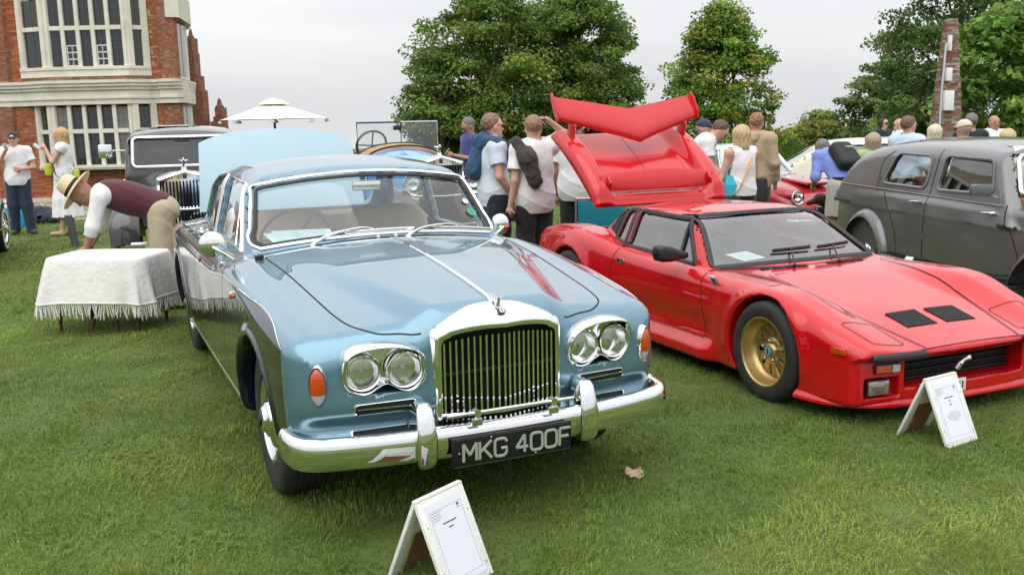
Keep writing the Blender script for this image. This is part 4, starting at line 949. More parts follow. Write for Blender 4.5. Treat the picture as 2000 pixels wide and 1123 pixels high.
    for y in (-.155, .19):
        MB().tube([(.868, y, .532), (.902, y, .532)], .016, 10).build('bar_clamp', CHROME, bb)
        MB().box((.875, y-.024, .478), (.892, y+.024, .508), .004).build('club_badge', CHROME2, bb)
        MB().tube([(.885, y, .532), (.88, y, .50)], .007, 8).build('bar_stem', CHROME, bb)
    # plate
    pl = MB().box((-.012, -.268, -.063), (0, .268, .063), .004).build('number_plate', mat('plate_black', (.01, .01, .011), .35), T, loc=(.898, 0, .376))
    pl.rotation_euler = (0, .03, 0)
    MB().tube([(.002, -.262, -.057), (.002, .262, -.057), (.002, .262, .057), (.002, -.262, .057)], .0022, 4, closed=True).build('plate_border', mat('plate_edge', (.05, .05, .05), .3), pl)
    CH_ = mat('plate_silver', (.62, .63, .62), .32, .6)
    ypos = -.222
    for ch in 'MKG 400F':
        if ch == ' ': ypos += .030; continue
        wd = .052 if ch != 'M' else .056; mbc = MB()
        for st in stroke_char(ch, .074, wd):
            sub = [st] if ch in '0G' else [st[i:i+2] for i in range(len(st)-1)]
            for q_ in sub: mbc.tube([(.003, ypos+q[0], -.037+q[1]) for q in q_], .0066, 6, flat=(1, .55), up=(1, 0, 0))
        mbc.build('plate_character', CH_, pl); ypos += wd+.0145
    for y, z in ((-.24, 0), (.24, .0), (-.1, .05), (.1, -.05)): MB().ball((.002, y, z), .004, 8, 5).build('plate_screw', CHROME2, pl)
    # ---- mirrors, handles, side repeaters
    for s in (-1, 1):
        mr = bpy.data.objects.new('door_mirror', None); COL.objects.link(mr); mr.parent = T; mr.location = (-.82, -.915, 1.062) if s < 0 else (-1.18, .875, 1.015); mr.rotation_euler = (0, 0, s*.15); mr.empty_display_size = .05
        MB().lathe([(.0, .026), (.03, .0245), (.052, .017), (.064, .006), (.068, -.004), (.064, -.010)], 28, 'x').build('mirror_shell', CHROME, mr)
        MB().lathe([(.064, -.004), (0, -.006)], 24, 'x').build('mirror_glass', CHROME, mr)
        MB().tube(curve3([(.04, 0, -.01), (.05, -s*.05, -.04), (.045, -s*.10, -.075)], 10), .008, 8).build('mirror_stem', CHROME, mr)
        for hx in (-1.78, -2.62):
            ph = drop(solid, [(hx, s*1.2, .925)], (0, -s, 0), .8)[0]
            h_ = MB(); h_.tube([(.02, 0, .0), (.03, s*.035, 0), (.0, s*.042, 0), (-.10, s*.036, 0), (-.12, s*.02, 0), (-.12, 0, 0)], [.012, .012, .012, .012, .010, .010], 8, flat=(.8, 1.2)); h_.ball((.035, s*.02, 0), (.03, .02, .016), 10, 6); h_.build('door_handle', CHROME, R[5 if hx > -2 and s < 0 else 6 if hx > -2 else 7 if s < 0 else 8], loc=ph)
        pr = drop(solid, [(-.45, s*1.2, .858)], (0, -s, 0), .8)[0]
        rp = MB().ball((0, 0, 0), (.042, .016, .017), 14, 8).build('side_repeater', AMB, T, loc=pr)
        MB().tube([(.012*math.sin(0)+.016, .0165*math.cos(t)*1.0, .0175*math.sin(t)) for t in np.linspace(0, 2*PI, 14, endpoint=False)], .003, 6, closed=True).build('repeater_band', CHROME, rp)
        pk = drop(solid, [(-1.70, s*1.2, .86)], (0, -s, 0), .8)[0]; MB().lathe([(.013, -.004*s), (.012, .006*s), (0, .007*s)], 14).build('door_lock', BLACK, T, loc=pk)
    # ---- wheels
    WB = mat('wheel_blue', C1, .25, .5, coat=1)
    for x, y in ((0, .725), (-3.035, .72)):
        for s in (-1, 1): disc_wheel(T, x, s*y, s, .350, .352, .20, .205, (CHROME, CHROME, mat('hub_badge_dark', (.05, .05, .05), .3, .8)))
    wl = MB()
    for x in (0, -3.035):
        for s in (-1, 1): wl.lathe([(.398, s*.50), (.398, s*.862)], 32, 'y', (x, 0, .34))
    ib = MB().box((-4.0, -.54, .26), (.55, .54, .32)).build('underbody', DARKIN, T, smooth=False)
    # ---- interior
    LEA = mat('beige_leather', (.46, .38, .30), .5, var=.10, vscale=5); DASH = mat('grey_dash', (.10, .095, .09), .6); CREAM = mat('headlining', (.42, .38, .32), .8)
    def cushion(name, a, b, r=.07): return MB().box(a, b, r).build(name, LEA, T)
    for s in (-1, 1):
        sb = MB(); secs = []
        for z, w_, d0, d1 in ((.50, .25, .0, .14), (.75, .27, -.02, .15), (.95, .27, -.06, .11), (1.06, .255, -.09, .07), (1.10, .22, -.09, .05), (1.12, .15, -.08, .02)):
            rp = round_poly([(-1.74+d0-.05, -w_), (-1.74+d1-.05, -w_), (-1.74+d1-.05, w_), (-1.74+d0-.05, w_)], .06, 5); secs.append(np.c_[rp[:, 0], rp[:, 1]+s*.33, np.full(len(rp), z)])
        sb.loops(secs, cap0=True, cap1=True).build('front_seat_back', LEA, T, sharp=math.radians(80)); cushion('front_seat_cushion', (-1.72, s*.33-.26, .48), (-1.25, s*.33+.26, .62))
    cushion('rear_seat', (-2.72, -.64, .48), (-2.50, .64, 1.02), .09)
    MB().box((-3.0, -.64, .90), (-2.68, .64, .99), .02).build('parcel_shelf', LEA, T)
    secs = []
    for y in np.linspace(-.69, .69, 9):
        xf = xs(y, 1.0)+.10; secs.append([(xf, y, .98-.03*y*y), (xf-.15, y, 1.012-.04*y*y), (xf-.42, y, 1.005-.05*y*y), (xf-.46, y, .96), (xf-.42, y, .78), (xf, y, .75)])
    MB().loops(secs, cap0=True, cap1=True).build('dashboard', DASH, T)
    sw = bpy.data.objects.new('steering_wheel', None); COL.objects.link(sw); sw.parent = T; sw.location = (-1.42, -.36, .985); sw.rotation_euler = (0, math.radians(-62), 0)
    MB().tube([(.205*math.cos(t), .205*math.sin(t), 0) for t in np.linspace(0, 2*PI, 40, endpoint=False)], .0105, 8, closed=True).build('wheel_rim', mat('wheel_rim_grey', (.06, .06, .065), .4), sw)
    for t in (.5, PI-.5, 1.5*PI): MB().tube([(0, 0, -.02), (.2*math.cos(t), .2*math.sin(t), 0)], .008, 6, up=(0, 0, 1)).build('spoke', mat('wheel_rim_grey'), sw)
    MB().tube([(0, 0, -.02), (.0, 0, -.3)], .03, 10).build('column', BLACK, sw)
    rv = MB(); rv.box((-.012, -.085, -.028), (.012, .085, .028), .01); rv = rv.build('rear_view_mirror', CHROME, T, loc=(-1.17, .02, 1.30)); MB().tube([(0, 0, .02), (.03, 0, .09)], .008, 8).build('mirror_stalk', CHROME, rv)
    # papers on the dash, stickers
    PAP = mat('pale_blue_paper', (.55, .74, .74), .7, var=.06, vscale=30)
    for (dx, dy, rz, k) in ((0, 0, .12, 0), (-.03, .04, -.06, .004)):
        v = np.array([(-.07, -.16, 0), (.07, -.16, 0), (.07, .16, 0), (-.07, .16, 0)]); b = MB().box((-.12, -.165, 0), (.12, .165, .0015)).build('dash_card', PAP, T, loc=(-1.0+dx, -.43+dy, 1.045+k), rot=(-.02, .16, rz))
        li = MB()
        for q in np.linspace(-.09, .09, 8): li.box((q-.0025, -.13, .0018), (q+.0025, .13, .0022))
        li.build('print_lines', mat('print_teal', (.16, .34, .38), .8), b, smooth=False)
    for (y, z, m_, r_) in ((.60, 1.13, mat('sticker_green', (.05, .30, .20), .5), .032), (.585, 1.19, mat('sticker_white', (.75, .8, .8), .5), .020)):
        p_ = drop(solid, [(-.3, y, z)], (-1, 0, 0), 1.4)[0]; MB().lathe([(r_, 0), (r_, .001), (0, .001)], 24, 'x').build('windscreen_sticker', m_, T, loc=p_+np.array([-.008, 0, 0]), rot=(0, -.80, .35))
    # ---- open boot lid
    lid = bpy.data.objects.new('boot_lid', None); COL.objects.link(lid); lid.parent = T; lid.location = (-3.42, 0, .985); lid.empty_display_size = .1
    ang = math.radians(76); Ln = .655
    def lidpt(t, y, off):   # t along the lid from hinge, y across
        yy_ = abs(y); cu = .10*(t/Ln)**2 + .035*(yy_/.7)**2; dx, dz = -math.cos(ang)*t+math.sin(ang)*-(cu+off)*-1*0, math.sin(ang)*t
        nx_, nz_ = math.sin(ang), math.cos(ang); q = -cu+off
        return (dx+nx_*q*1.0*(-1)*-1, y, dz+nz_*q)
    rows = []
    nu, nv = 14, 30
    def sheet(off):
        V = []
        for i in range(nu+1):
            t = Ln*i/nu; wy = .655-.05*(t/Ln)-.0*(i == nu)
            for j in range(nv+1):
                v = -1+2*j/nv; tt = t - (.10*abs(v)**3*(t/Ln)); V.append(lidpt(tt, v*wy, off))
        return V
    A, B_ = sheet(0), sheet(-.03); k = (nu+1)*(nv+1); Fc = []
    for i in range(nu):
        for j in range(nv):
            q = (i*(nv+1)+j, i*(nv+1)+j+1, (i+1)*(nv+1)+j+1, (i+1)*(nv+1)+j); Fc += [q, tuple(k+z for z in q[::-1])]
    rim = [j for j in range(nv+1)]+[(i)*(nv+1)+nv for i in range(1, nu+1)]+[nu*(nv+1)+j for j in range(nv-1, -1, -1)]+[i*(nv+1) for i in range(nu-1, 0, -1)]
    for a_, b_ in zip(rim, rim[1:]+rim[:1]): Fc.append((a_, b_, k+b_, k+a_))
    MB().raw(A+B_, Fc).build('lid_panel', mat('lid_lining_paint', (.42, .585, .665), .45), lid, sharp=math.radians(50))
    for s in (-1, 1): MB().tube([(-.02, s*.3, -.02), (-.09, s*.3, .10), (-.13, s*.3, .25)], .012, 6).build('lid_hinge', DARKIN, lid)
    return T
# ================================================================ red wedge sports car
def gold_wheel(T, x, y, side, z, R, w, rim, gold):
    e = bpy.data.objects.new('wheel', None); COL.objects.link(e); e.parent = T; e.location = (x, y, z); e.empty_display_size = .05
    s = side
    MB().lathe([(rim, -s*w*.5), (rim+.012, -s*w*.52), (R*.94, -s*w*.5), (R*.99, -s*w*.44), (R, -s*w*.36), (R, s*w*.36), (R*.99, s*w*.44), (R*.945, s*w*.5), (R*.86, s*w*.525), (rim+.025, s*w*.52), (rim+.006, s*w*.5), (rim, s*w*.44)], 56).build('tyre', RUBBER, e)
    g = MB()
    for q in (-.25, -.09, .09, .25): g.lathe([(R+.0006, w*(q-.02)), (R+.0006, w*(q+.02))], 48)
    g.build('tread_groove', GAP, e)
    MB().lathe([(rim+.002, s*w*.47), (rim+.004, s*w*.50), (rim-.006, s*w*.505), (rim-.014, s*w*.48), (rim-.022, s*w*.30), (rim-.036, s*w*.22), (rim-.044, s*w*.20), (rim-.052, s*w*.21), (rim-.056, s*w*.17)], 48).build('rim', gold, e)
    MB().lathe([(rim*.40, s*w*.14), (rim*.40, s*w*.24), (rim*.34, s*w*.27), (rim*.26, s*w*.27), (rim*.22, s*w*.33), (rim*.17, s*w*.35), (0, s*w*.355)], 32).build('hub', gold, e)
    sp = MB(); r0, r1 = rim*.36, rim-.048
    sp.raw([(r0, s*w*.15, -.020), (r1, s*w*.15, -.030), (r1, s*w*.15, .030), (r0, s*w*.15, .020), (r0, s*w*.25, -.014), (r1, s*w*.215, -.022), (r1, s*w*.215, .022), (r0, s*w*.25, .014)],
           [(0, 1, 2, 3), (4, 5, 6, 7), (0, 1, 5, 4), (1, 2, 6, 5), (2, 3, 7, 6), (3, 0, 4, 7)])
    sp2 = sp.mesh('spoke', gold, smooth=False)
    for k in range(10):
        o = add('spoke', sp2, e, rot=(0, 2*PI*k/10+.2, 0)); o.scale = (1, 1, 1.15 if k % 2 else 1.3)
    for k in range(5):
        t = 2*PI*k/5+.3; MB().lathe([(.011, 0), (.011, s*.02), (.006, s*.024), (0, s*.024)], 8, 'y', (rim*.30*math.cos(t), s*w*.27, rim*.30*math.sin(t))).build('wheel_nut', CHROME2, e)
    MB().lathe([(rim*.13, s*w*.355), (rim*.12, s*w*.365), (0, s*w*.366)], 20).build('centre_badge', mat('badge_blue', (.10, .35, .55), .3), e)
    MB().box((-.004, s*w*.366, -.016), (.004, s*w*.374, .016)).build('badge_mark', BLACK, e)
    MB().lathe([(rim*.95, -s*w*.4), (rim*.92, s*w*.02), (rim*.5, s*w*.05), (0, s*w*.05)], 32).build('brake_drum', mat('brake_dark', (.015, .014, .013), .6), e)
    return e
def pantera():
    yaw = -1.171; px, py = 2.295, 6.042
    T = thing('sports_car', 'low red wedge sports car with raised engine lid and big rear wing', 'car', (px, py, gz(px, py)), yaw)
    RED = mat('red_paint', (.52, .003, .007), .32, 0, coat=1, coatr=.012, spec=.15)
    zc = crv([(.9, .405), (.8, .43), (.6, .485), (.3, .56), (0, .615), (-.4, .680), (-.75, .708), (-1.2, .72), (-2.0, .74), (-2.6, .76), (-3.4, .74)], .06)
    zw = crv([(.9, .385), (.78, .43), (.6, .505), (.3, .612), (.05, .685), (-.2, .694), (-.5, .69), (-.8, .700), (-1.3, .715), (-1.9, .745), (-2.3, .815), (-2.6, .845), (-2.9, .83), (-3.3, .77)], .06)
    Ym = crv([(.9, .73), (.72, .79), (.4, .852), (0, .872), (-.35, .862), (-.6, .842), (-.85, .838), (-1.3, .845), (-1.75, .86), (-2.0, .895), (-2.25, .928), (-2.5, .938), (-2.9, .915), (-3.3, .86)], .05)
    Zr = crv([(-.9, .93), (-1.1, 1.005), (-1.3, 1.045), (-1.55, 1.06), (-1.9, 1.055), (-2.2, 1.035), (-2.5, .97)], .04)
    WB = 2.515
    def xs(y, z): return -.665-1.55*(z-.71)-.24*y*y
    def low(x, y, z):
        a = np.abs(y); k = sstep(.40, .66, a)
        Zt = (zc(x)-.012*(a/.5)**2)*(1-k)+zw(x)*k-.030*np.exp(-((a-(.46+.10*(x < 9)))/.035)**2)*0
        rf = np.hypot(x, z-.31); rr = np.hypot(x+WB, z-.32)
        Y = Ym(x)-.16*np.maximum(z-.46, 0)**1.6/.3**.6-.05*np.maximum(.40-z, 0)*sstep(.36, .5, np.abs(x+1.2)-.2+0*x)
        Y = Y+.022*np.exp(-((rf-.365)/.045)**2)*sstep(.15, .3, z)+.02*np.exp(-((rr-.38)/.05)**2)
        door = sstep(-.50, -.62, x)*sstep(-1.95, -1.75, x); Y = Y-.028*door*np.exp(-((z-.33)/.10)**2)+.055*door*sstep(.27, .19, z)
        f = rmax((z-Zt)*.95, a-Y, .09)
        Xf = .80-.07*(a/.8)**2.2-.055*sstep(.41, .375, z)
        f = rmax(f, (x-Xf)*.98, .02)
        # wedge bevel at the nose corner
        f = rmax(f, ((x-.80)*.55+(a-.785)*.83)+.045, .05)
        f = rmax(f, -3.30-x, .10); f = rmax(f, .125-z, .03)
        arch = np.minimum(rf-.338, rr-.36); arch = np.maximum(arch, .62-a)
        return rmax(f, -arch, .012)
    def gh(x, y, z):
        a = np.abs(y); s = (a-(.725-.60*(z-.71)))*.86
        f = rmax(s, z-(Zr(x)-.035*(y/.5)**2), .06)
        f = rmax(f, (x-xs(y, z))*.54, .025)
        return rmax(f, (-2.17-.75*(1.05-z)-x)*.8, .03)
    def solid(x, y, z): return rmin(low(x, y, z), np.maximum(gh(x, y, z), .62-z), .015)
    DG = [(-.925, .712), (-1.25, .988), (-1.95, 1.000), (-1.87, .742)]; QG = [(-1.94, .752), (-2.01, 1.0), (-2.13, .990), (-2.10, .78)]
    def zb(y): return .722-.03*y*y
    def zt(y): return 1.022-.06*y*y
    def F(x, y, z):
        a = np.abs(y); f = solid(x, y, z)
        cab = np.maximum(np.maximum(gh(x, y, z)+.04, a-.66), np.maximum(.28-z, np.maximum(x+.70, -2.12-x)))
        f = rmax(f, -cab, .006)
        ws = rmax(rmax(zb(y)-z, z-zt(y), .02), a-(.695-.60*(z-.71)), .02); ws = np.maximum(ws, np.maximum(x+.55, -1.3-x)); ws = np.maximum(ws, -(x-xs(y, z))-.16)
        sd = np.minimum(inpoly(x, z, DG), inpoly(x, z, QG))+.006; sd = np.maximum(sd, .40-a)
        gr = np.maximum(np.maximum(a-.45, np.maximum(z-.37, .21-z)), .60-x)
        fg = np.maximum(np.maximum(np.abs(a-.595)-.105, np.abs(z-.225)-.055), .66-x)
        bay = np.maximum(np.maximum(a-.60, .42-z), np.maximum(x+2.30, -3.15-x))
        for c in (ws, sd): f = rmax(f, -c, .006)
        f = rmax(f, -np.minimum(np.minimum(gr, fg), bay), .005)
        return f
    P, Q, N = nets(F, (-3.4, -1.02, .08), (.88, 1.02, 1.1), .0155)
    c = P[Q].mean(1); n = N[Q].mean(1); a = np.abs(c[:, 1]); x, z = c[:, 0], c[:, 2]
    lab = np.zeros(len(Q), int); hood = lambda q: np.interp(q, [-.68, 0, .46, .8], [.62, .525, .425, .345])
    lab[(n[:, 2] > .6) & (a < hood(x)) & (x > -.66) & (x < .775) & (z > .38)] = 1
    fr = (x > -.62) & (lab == 0); lab[fr & (c[:, 1] < -.3) & (z > .3)] = 2; lab[fr & (c[:, 1] > .3) & (z > .3)] = 3
    lab[(x > .5) & (z <= .37) & (lab != 1)] = 4
    dr = (a > .55) & (x <= -.68) & (x > -1.88) & (z > .26) & (z < .74); lab[dr & (c[:, 1] < 0)] = 5; lab[dr & (c[:, 1] > 0)] = 6
    lab[(z > .74) & (x < -.7) & (x > -2.3) & (lab == 0) & (a < .75)] = 7
    lab[(x < -1.88) & (lab == 0) & (c[:, 1] < 0)] = 8; lab[(x < -1.88) & (lab == 0)] = 9
    names = ['body', 'bonnet', 'front_wing', 'front_wing', 'front_apron', 'door', 'door', 'roof', 'rear_wing_panel', 'rear_wing_panel']
    R = panels(P, Q, N, lab, names, T, RED)
    def gap(pts, d, par, w=.006, closed=False, step=.02, lift=.002): return ribbon(solid, drop(solid, dense(pts, step, closed), d, 1.2), w, lift, GAP, 'shut_line', par, closed)
    for s in (-1, 1):
        gap([(x_, s*float(hood(x_)), 1.2) for x_ in np.linspace(-.60, .77, 40)], (0, 0, -1), R[1], .008, lift=.004)
        gap(curve3([(-.74, s*1.3, .71), (-.69, s*1.3, .5), (-.665, s*1.3, .30), (-.665, s*1.3, .26)], 24), (0, -s, 0), R[5 if s < 0 else 6], .006)
        gap(curve3([(-1.86, s*1.3, .74), (-1.88, s*1.3, .55), (-1.89, s*1.3, .27)], 20), (0, -s, 0), R[5 if s < 0 else 6], .006)
        gap([(q, s*1.3, .262) for q in np.linspace(-1.89, -.665, 24)], (0, -s, 0), R[5 if s < 0 else 6], .005)
        # pop-up lamp lid
        q = round_poly([(.455, s*.455), (.475, s*.70), (.685, s*.645), (.705, s*.44)], .03, 5); gap([(i[0], i[1], 1.2) for i in q], (0, 0, -1), R[2 if s < 0 else 3], .005, True)
        gap([(-2.12-.0*k, s*1.3, z_) for k, z_ in enumerate(np.linspace(.82, .86, 3))], (0, -s, 0), T, .004)
    pth = [(.775, y, 1.2) for y in np.linspace(-.43, .43, 30)]
    gap(pth, (0, 0, -1), R[1], .007)
    # ---- glass
    GL = glass_mat('tinted_glass', (.55, .64, .64), 1.5, 0, .10); GW = glass_mat('screen_glass', (.75, .82, .82), 1.5, 0, .10)
    grid = np.zeros((10, 24, 3))
    for i, k in enumerate(np.linspace(0, 1, 10)):
        for j, v in enumerate(np.linspace(-1, 1, 24)):
            y = v*(.70-.60*(.30*k)); grid[i, j] = (-.2, y, (zb(y)-.008)*(1-k)+(zt(y)+.008)*k)
    patch(solid, grid, (-1, 0, 0), -.010, 'windscreen', GW, T, 1.4)
    lp = [(y, float(zb(y))) for y in np.linspace(-.675, .675, 30)]+[(.688-.60*(z_-.71), z_) for z_ in np.linspace(.725, .98, 14)]+[(y, float(zt(y))) for y in np.linspace(.515, -.515, 24)]+[(-(.688-.60*(z_-.71)), z_) for z_ in np.linspace(.98, .725, 14)]
    pth = drop(solid, [(-.2, *q) for q in lp], (-1, 0, 0), 1.4, .001)
    MB().tube(pth, .017, 8, closed=True, up=(1, 0, 1.5), flat=(1.25, .5)).build('windscreen_seal', BLACK, T)
    for s in (-1, 1):
        for PO, nm in ((DG, 'door_window'), (QG, 'quarter_window')):
            g = np.zeros((8, 10, 3)); A = np.array(PO)
            for i, u in enumerate(np.linspace(0, 1, 8)):
                p0 = A[0]*(1-u)+A[1]*u; p1 = A[3]*(1-u)+A[2]*u
                for j, v in enumerate(np.linspace(0, 1, 10)): q = p0*(1-v)+p1*v; g[i, j] = (q[0], s*1.0, q[1])
            patch(solid, g, (0, -s, 0), -.010, nm, GL, T, .8)
            pl = drop(solid, dense([(q[0], s*1.0, q[1]) for q in PO], .03, True), (0, -s, 0), .8, .001)
            MB().tube(pl, .0195, 8, closed=True, up=(0, s, .6), flat=(1, .5)).build('window_frame', BLACK, T)
        pl = drop(solid, dense([(-1.14, s*1.0, .715), (-1.245, s*1.0, .985)], .04), (0, -s, 0), .8, .0)
        MB().tube(pl, .011, 8).build('vent_window_bar', BLACK, T)
        # black louvre panel behind the window
        LO = [(-2.135, .80), (-2.16, .995), (-2.225, .985), (-2.35, .87)]
        g = np.zeros((8, 6, 3)); A = np.array(LO)
        for i, u in enumerate(np.linspace(0, 1, 8)):
            p0 = A[0]*(1-u)+A[1]*u; p1 = A[3]*(1-u)+A[2]*u
            for j, v in enumerate(np.linspace(0, 1, 6)): q = p0*(1-v)+p1*v; g[i, j] = (q[0], s*1.0, q[1])
        lo = patch(solid, g, (0, -s, 0), .002, 'louvre_panel', BLACK, T, .8)
        for u in np.linspace(.06, .94, 9):
            p0 = A[0]*(1-u)+A[1]*u; p1 = A[3]*(1-u)+A[2]*u; pl = drop(solid, [(p0[0], s*1.0, p0[1]), ((p0[0]+p1[0])/2, s*1.0, (p0[1]+p1[1])/2), (p1[0], s*1.0, p1[1])], (0, -s, 0), .8, .005)
            MB().tube(pl, .006, 6, flat=(1, 1.3)).build('louvre', BLACK, lo)
    # ---- wipers, cowl vents
    for y0, y1, x0 in ((-.17, .02, 0), (.22, .47, 0)):
        pb = np.array([xs(y0, .70)+.09, y0, .712]); b = MB(); b.ball(pb, .014, 8, 5)
        pe = np.array([xs(y0+.12, .80)+.025, y0+.14, .795]); b.tube([pb, pe], .006, 6); w_ = b.build('wiper', BLACK, T)
        pts = [np.array([xs(y, .79)+.018, y, .79+.02*(y-y0-.14)]) for y in np.linspace(y0-.02, y0+.30, 8)]
        MB().tube(pts, .010, 6, flat=(.7, 1.3)).build('wiper_blade', BLACK, w_)
    for y0, y1 in ((-.42, -.05), (.12, .48)):
        g = np.array([[(xs(y, .70)+dx, y, 1.2) for y in np.linspace(y0, y1, 8)] for dx in (.045, .085)])
        v = patch(solid, g, (0, 0, -1), .002, 'cowl_vent', BLACK, T, .8)
        for k in range(4):
            yk = y0+(y1-y0)*(k+.5)/4; q = drop(solid, [(xs(yk, .70)+.065, yk, 1.2)], (0, 0, -1), .8)[0]; MB().box((-.016, -.035, 0), (.016, .035, .006), .002).build('vent_insert', GAP, v, loc=q)
    # ---- bonnet louvres
    sl = MB(); sl.box((-.092, -.0035, -.004), (.092, .0035, .005)); slm = sl.mesh('slat', BLACK, smooth=False)
    for y0 in (-.150, .150):
        g = np.array([[(x_, y, 1.2) for y in np.linspace(y0-.115, y0+.115, 5)] for x_ in np.linspace(.36, .545, 6)])
        v = patch(solid, g, (0, 0, -1), .0018, 'bonnet_vent', GAP, R[1], .9)
        for y in np.linspace(y0-.106, y0+.106, 15):
            q = drop(solid, [(.452, y, 1.2)], (0, 0, -1), .9)[0]; add('slat', slm, v, q+np.array([0, 0, .002]), (0, .27, 0))
    # ---- nose furniture
    for s in (-1, 1):
        bp = drop(low, [(1.2, s*y, .408) for y in np.linspace(.37, .715, 10)], (-1, 0, 0), .9)
        b = MB().tube(bp+[.006, 0, 0], np.r_[.020, np.full(8, .025), .020], 10, flat=(.9, 1.0)).build('bumper_blade', mat('bumper_rubber', (.016, .016, .017), .5), T)
        q = drop(low, [(1.2, s*.575, .335)], (-1, 0, 0), .9)[0]
        i_ = bpy.data.objects.new('indicator', None); COL.objects.link(i_); i_.parent = T; i_.location = q; i_.rotation_euler = (0, 0, s*.13)
        MB().box((-.02, -.082, -.028), (.012, .082, .028), .006).build('lamp_housing', BLACK, i_)
        MB().box((.005, -.075 if s < 0 else -.02, -.022), (.022, .020 if s < 0 else .075, .022), .006).build('amber_lens', mat('amber_lens'), i_)
        MB().box((.005, .024 if s < 0 else -.075, -.022), (.022, .075 if s < 0 else -.024, .022), .006).build('clear_lens', mat('clear_lens'), i_)
        f_ = bpy.data.objects.new('fog_lamp', None); COL.objects.link(f_); f_.parent = T; f_.location = (.672, s*.615, .225); f_.rotation_euler = (0, 0, s*.10)
        MB().box((-.05, -.072, -.046), (.03, .072, .046), .008).build('lamp_housing', BLACK, f_)
        MB().lathe([(.04, .02), (.03, .0), (0, -.01)], 20, 'x').build('reflector', mat('lamp_reflector'), f_)
        MB().box((.024, -.066, -.040), (.036, .066, .040), .005).build('lens', mat('fog_lens', (.55, .57, .55), .10, .9, coat=1, bump=.9, bscale=30), f_)
        q = drop(low, [(.60, s*1.3, .435)], (0, -s, 0), .6)[0]; MB().box((-.045, -.012, -.018), (.045, .012, .018), .005).build('side_marker', mat('amber_lens'), T, loc=q, rot=(0, 0, -s*.16))
        MB().box((.57, s*.47, .16), (.615, s*.72, .29)).build('lamp_recess', BLACK, T, smooth=False)
    MB().box((.56, -.47, .14), (.61, .47, .38)).build('grille_back', GAP, T, smooth=False)
    for z_ in (.235, .275, .315): MB().box((.61, -.465, z_-.004), (.64, .465, z_+.004)).build('grille_slat', BLACK, T, smooth=False)
    lipo = curve3([(.31, -.868), (.46, -.835), (.60, -.755), (.69, -.62), (.735, -.40), (.745, 0)], 40); lipo = np.r_[lipo, (lipo*[1, -1])[-2::-1]]
    t_ = np.gradient(lipo, axis=0); t_ /= np.linalg.norm(t_, axis=1)[:, None]; nn = np.c_[t_[:, 1], -t_[:, 0]]
    MB().loops([np.c_[lipo+nn*o, np.full(len(lipo), z_)] for o, z_ in ((-.05, .175), (-.02, .155), (.008, .135), (.016, .125), (.014, .112), (0, .108), (-.08, .112))], close=False).build('front_spoiler', RED, T, sharp=math.radians(60))
    orn = MB(); orn.tube([(.80, .0, .30), (.815, .01, .33), (.83, .03, .355), (.85, .05, .365)], [.02, .017, .012, .013], 8); orn.tube([(.82, .015, .335), (.84, -.01, .33)], [.01, .006], 6); orn.build('grille_ornament', CHROME2, T, loc=(-.02, -.13, .0))
    npl = MB().box((.742, -.36, .150), (.752, -.02, .225), .002).build('number_plate', mat('plate_white', (.75, .75, .72), .4), T)
    for y in (-.07, -.045): MB().box((.7523, y-.005, .168), (.7532, y+.005, .208)).build('plate_character', BLACK, npl)
    # shield badge
    for s in (-1, 1):
        sh = [(-.028, .045), (.028, .045), (.030, .0), (.016, -.035), (0, -.05), (-.016, -.035), (-.030, .0)]; q = drop(low, [(-.555, s*1.3, .645)], (0, -s, 0), .6)[0]; g_ = grad(low, q[None])[0]
        bo = MB().prism([(i, j) for i, j in sh], -.002, .004, 'y').build('shield_badge', CHROME2, T, loc=q+g_*.004, rot=(-s*math.asin(min(.9, g_[2]))*.9, 0, 0)); bo.scale = (1.25, 1.25, 1.25)
        MB().prism([(i*.8, j*.82+.001) for i, j in sh], -.006 if s < 0 else .004, -.0025 if s < 0 else .006, 'y').build('badge_field', mat('badge_lightblue', (.22, .48, .72), .35), bo)
        MB().box((-.004, -.0075*1 if s < 0 else .006, -.028), (.004, -.006 if s < 0 else .0075, .028)).build('badge_mark', BLACK, bo); MB().box((-.012, -.0075 if s < 0 else .006, .022), (.012, -.006 if s < 0 else .0075, .032)).build('badge_mark', BLACK, bo)
    # mirror, handles
    for s in (-1, 1):
      if s < 0:
        mo = bpy.data.objects.new('door_mirror', None); COL.objects.link(mo); mo.parent = T; mo.location = (-1.0, s*.765, .775)
        secs = []
        for t, w1, h1 in ((-.02, .018, .018), (.0, .026, .026), (.05, .034, .036), (.11, .045, .052), (.18, .05, .058), (.22, .046, .052), (.235, .03, .036)):
            rp = round_poly([(-w1, -h1), (w1, -h1), (w1, h1), (-w1, h1)], .03, 4); secs.append(np.c_[rp[:, 0]-.05*t, np.full(len(rp), s*t*1.0), rp[:, 1]+.12*t])
        MB().loops(secs, cap0=True, cap1=True).build('mirror_shell', mat('mirror_black', (.014, .014, .015), .35), mo, sharp=math.radians(70))
        MB().box((-.065, s*.07, -.02), (-.058, s*.2, .06)).build('mirror_glass', CHROME, mo)
      if True:
        q = drop(low, [(-1.765, s*1.3, .65)], (0, -s, 0), .6)[0]
        h_ = MB().box((-.045, -.008, -.018), (.045, .008, .018), .004).build('door_handle', CHROME, R[5 if s < 0 else 6], loc=q)
        MB().box((-.038, -.010, -.013), (-.008, .010, .013)).build('handle_recess', BLACK, h_); MB().box((.026, -.010, -.013), (.038, .010, .013)).build('handle_recess', BLACK, h_)
        # scoop ahead of the rear wheel
        q = drop(low, [(-2.07, s*1.3, .50)], (0, -s, 0), .6)[0]; MB().box((-.05, -.03, -.03), (.05, .012, .03), .01).build('side_scoop', GAP, T, loc=q)
    # ---- wheels
    GOLD = mat('gold_alloy', (.50, .37, .16), .38, .85, var=.08, vscale=40)
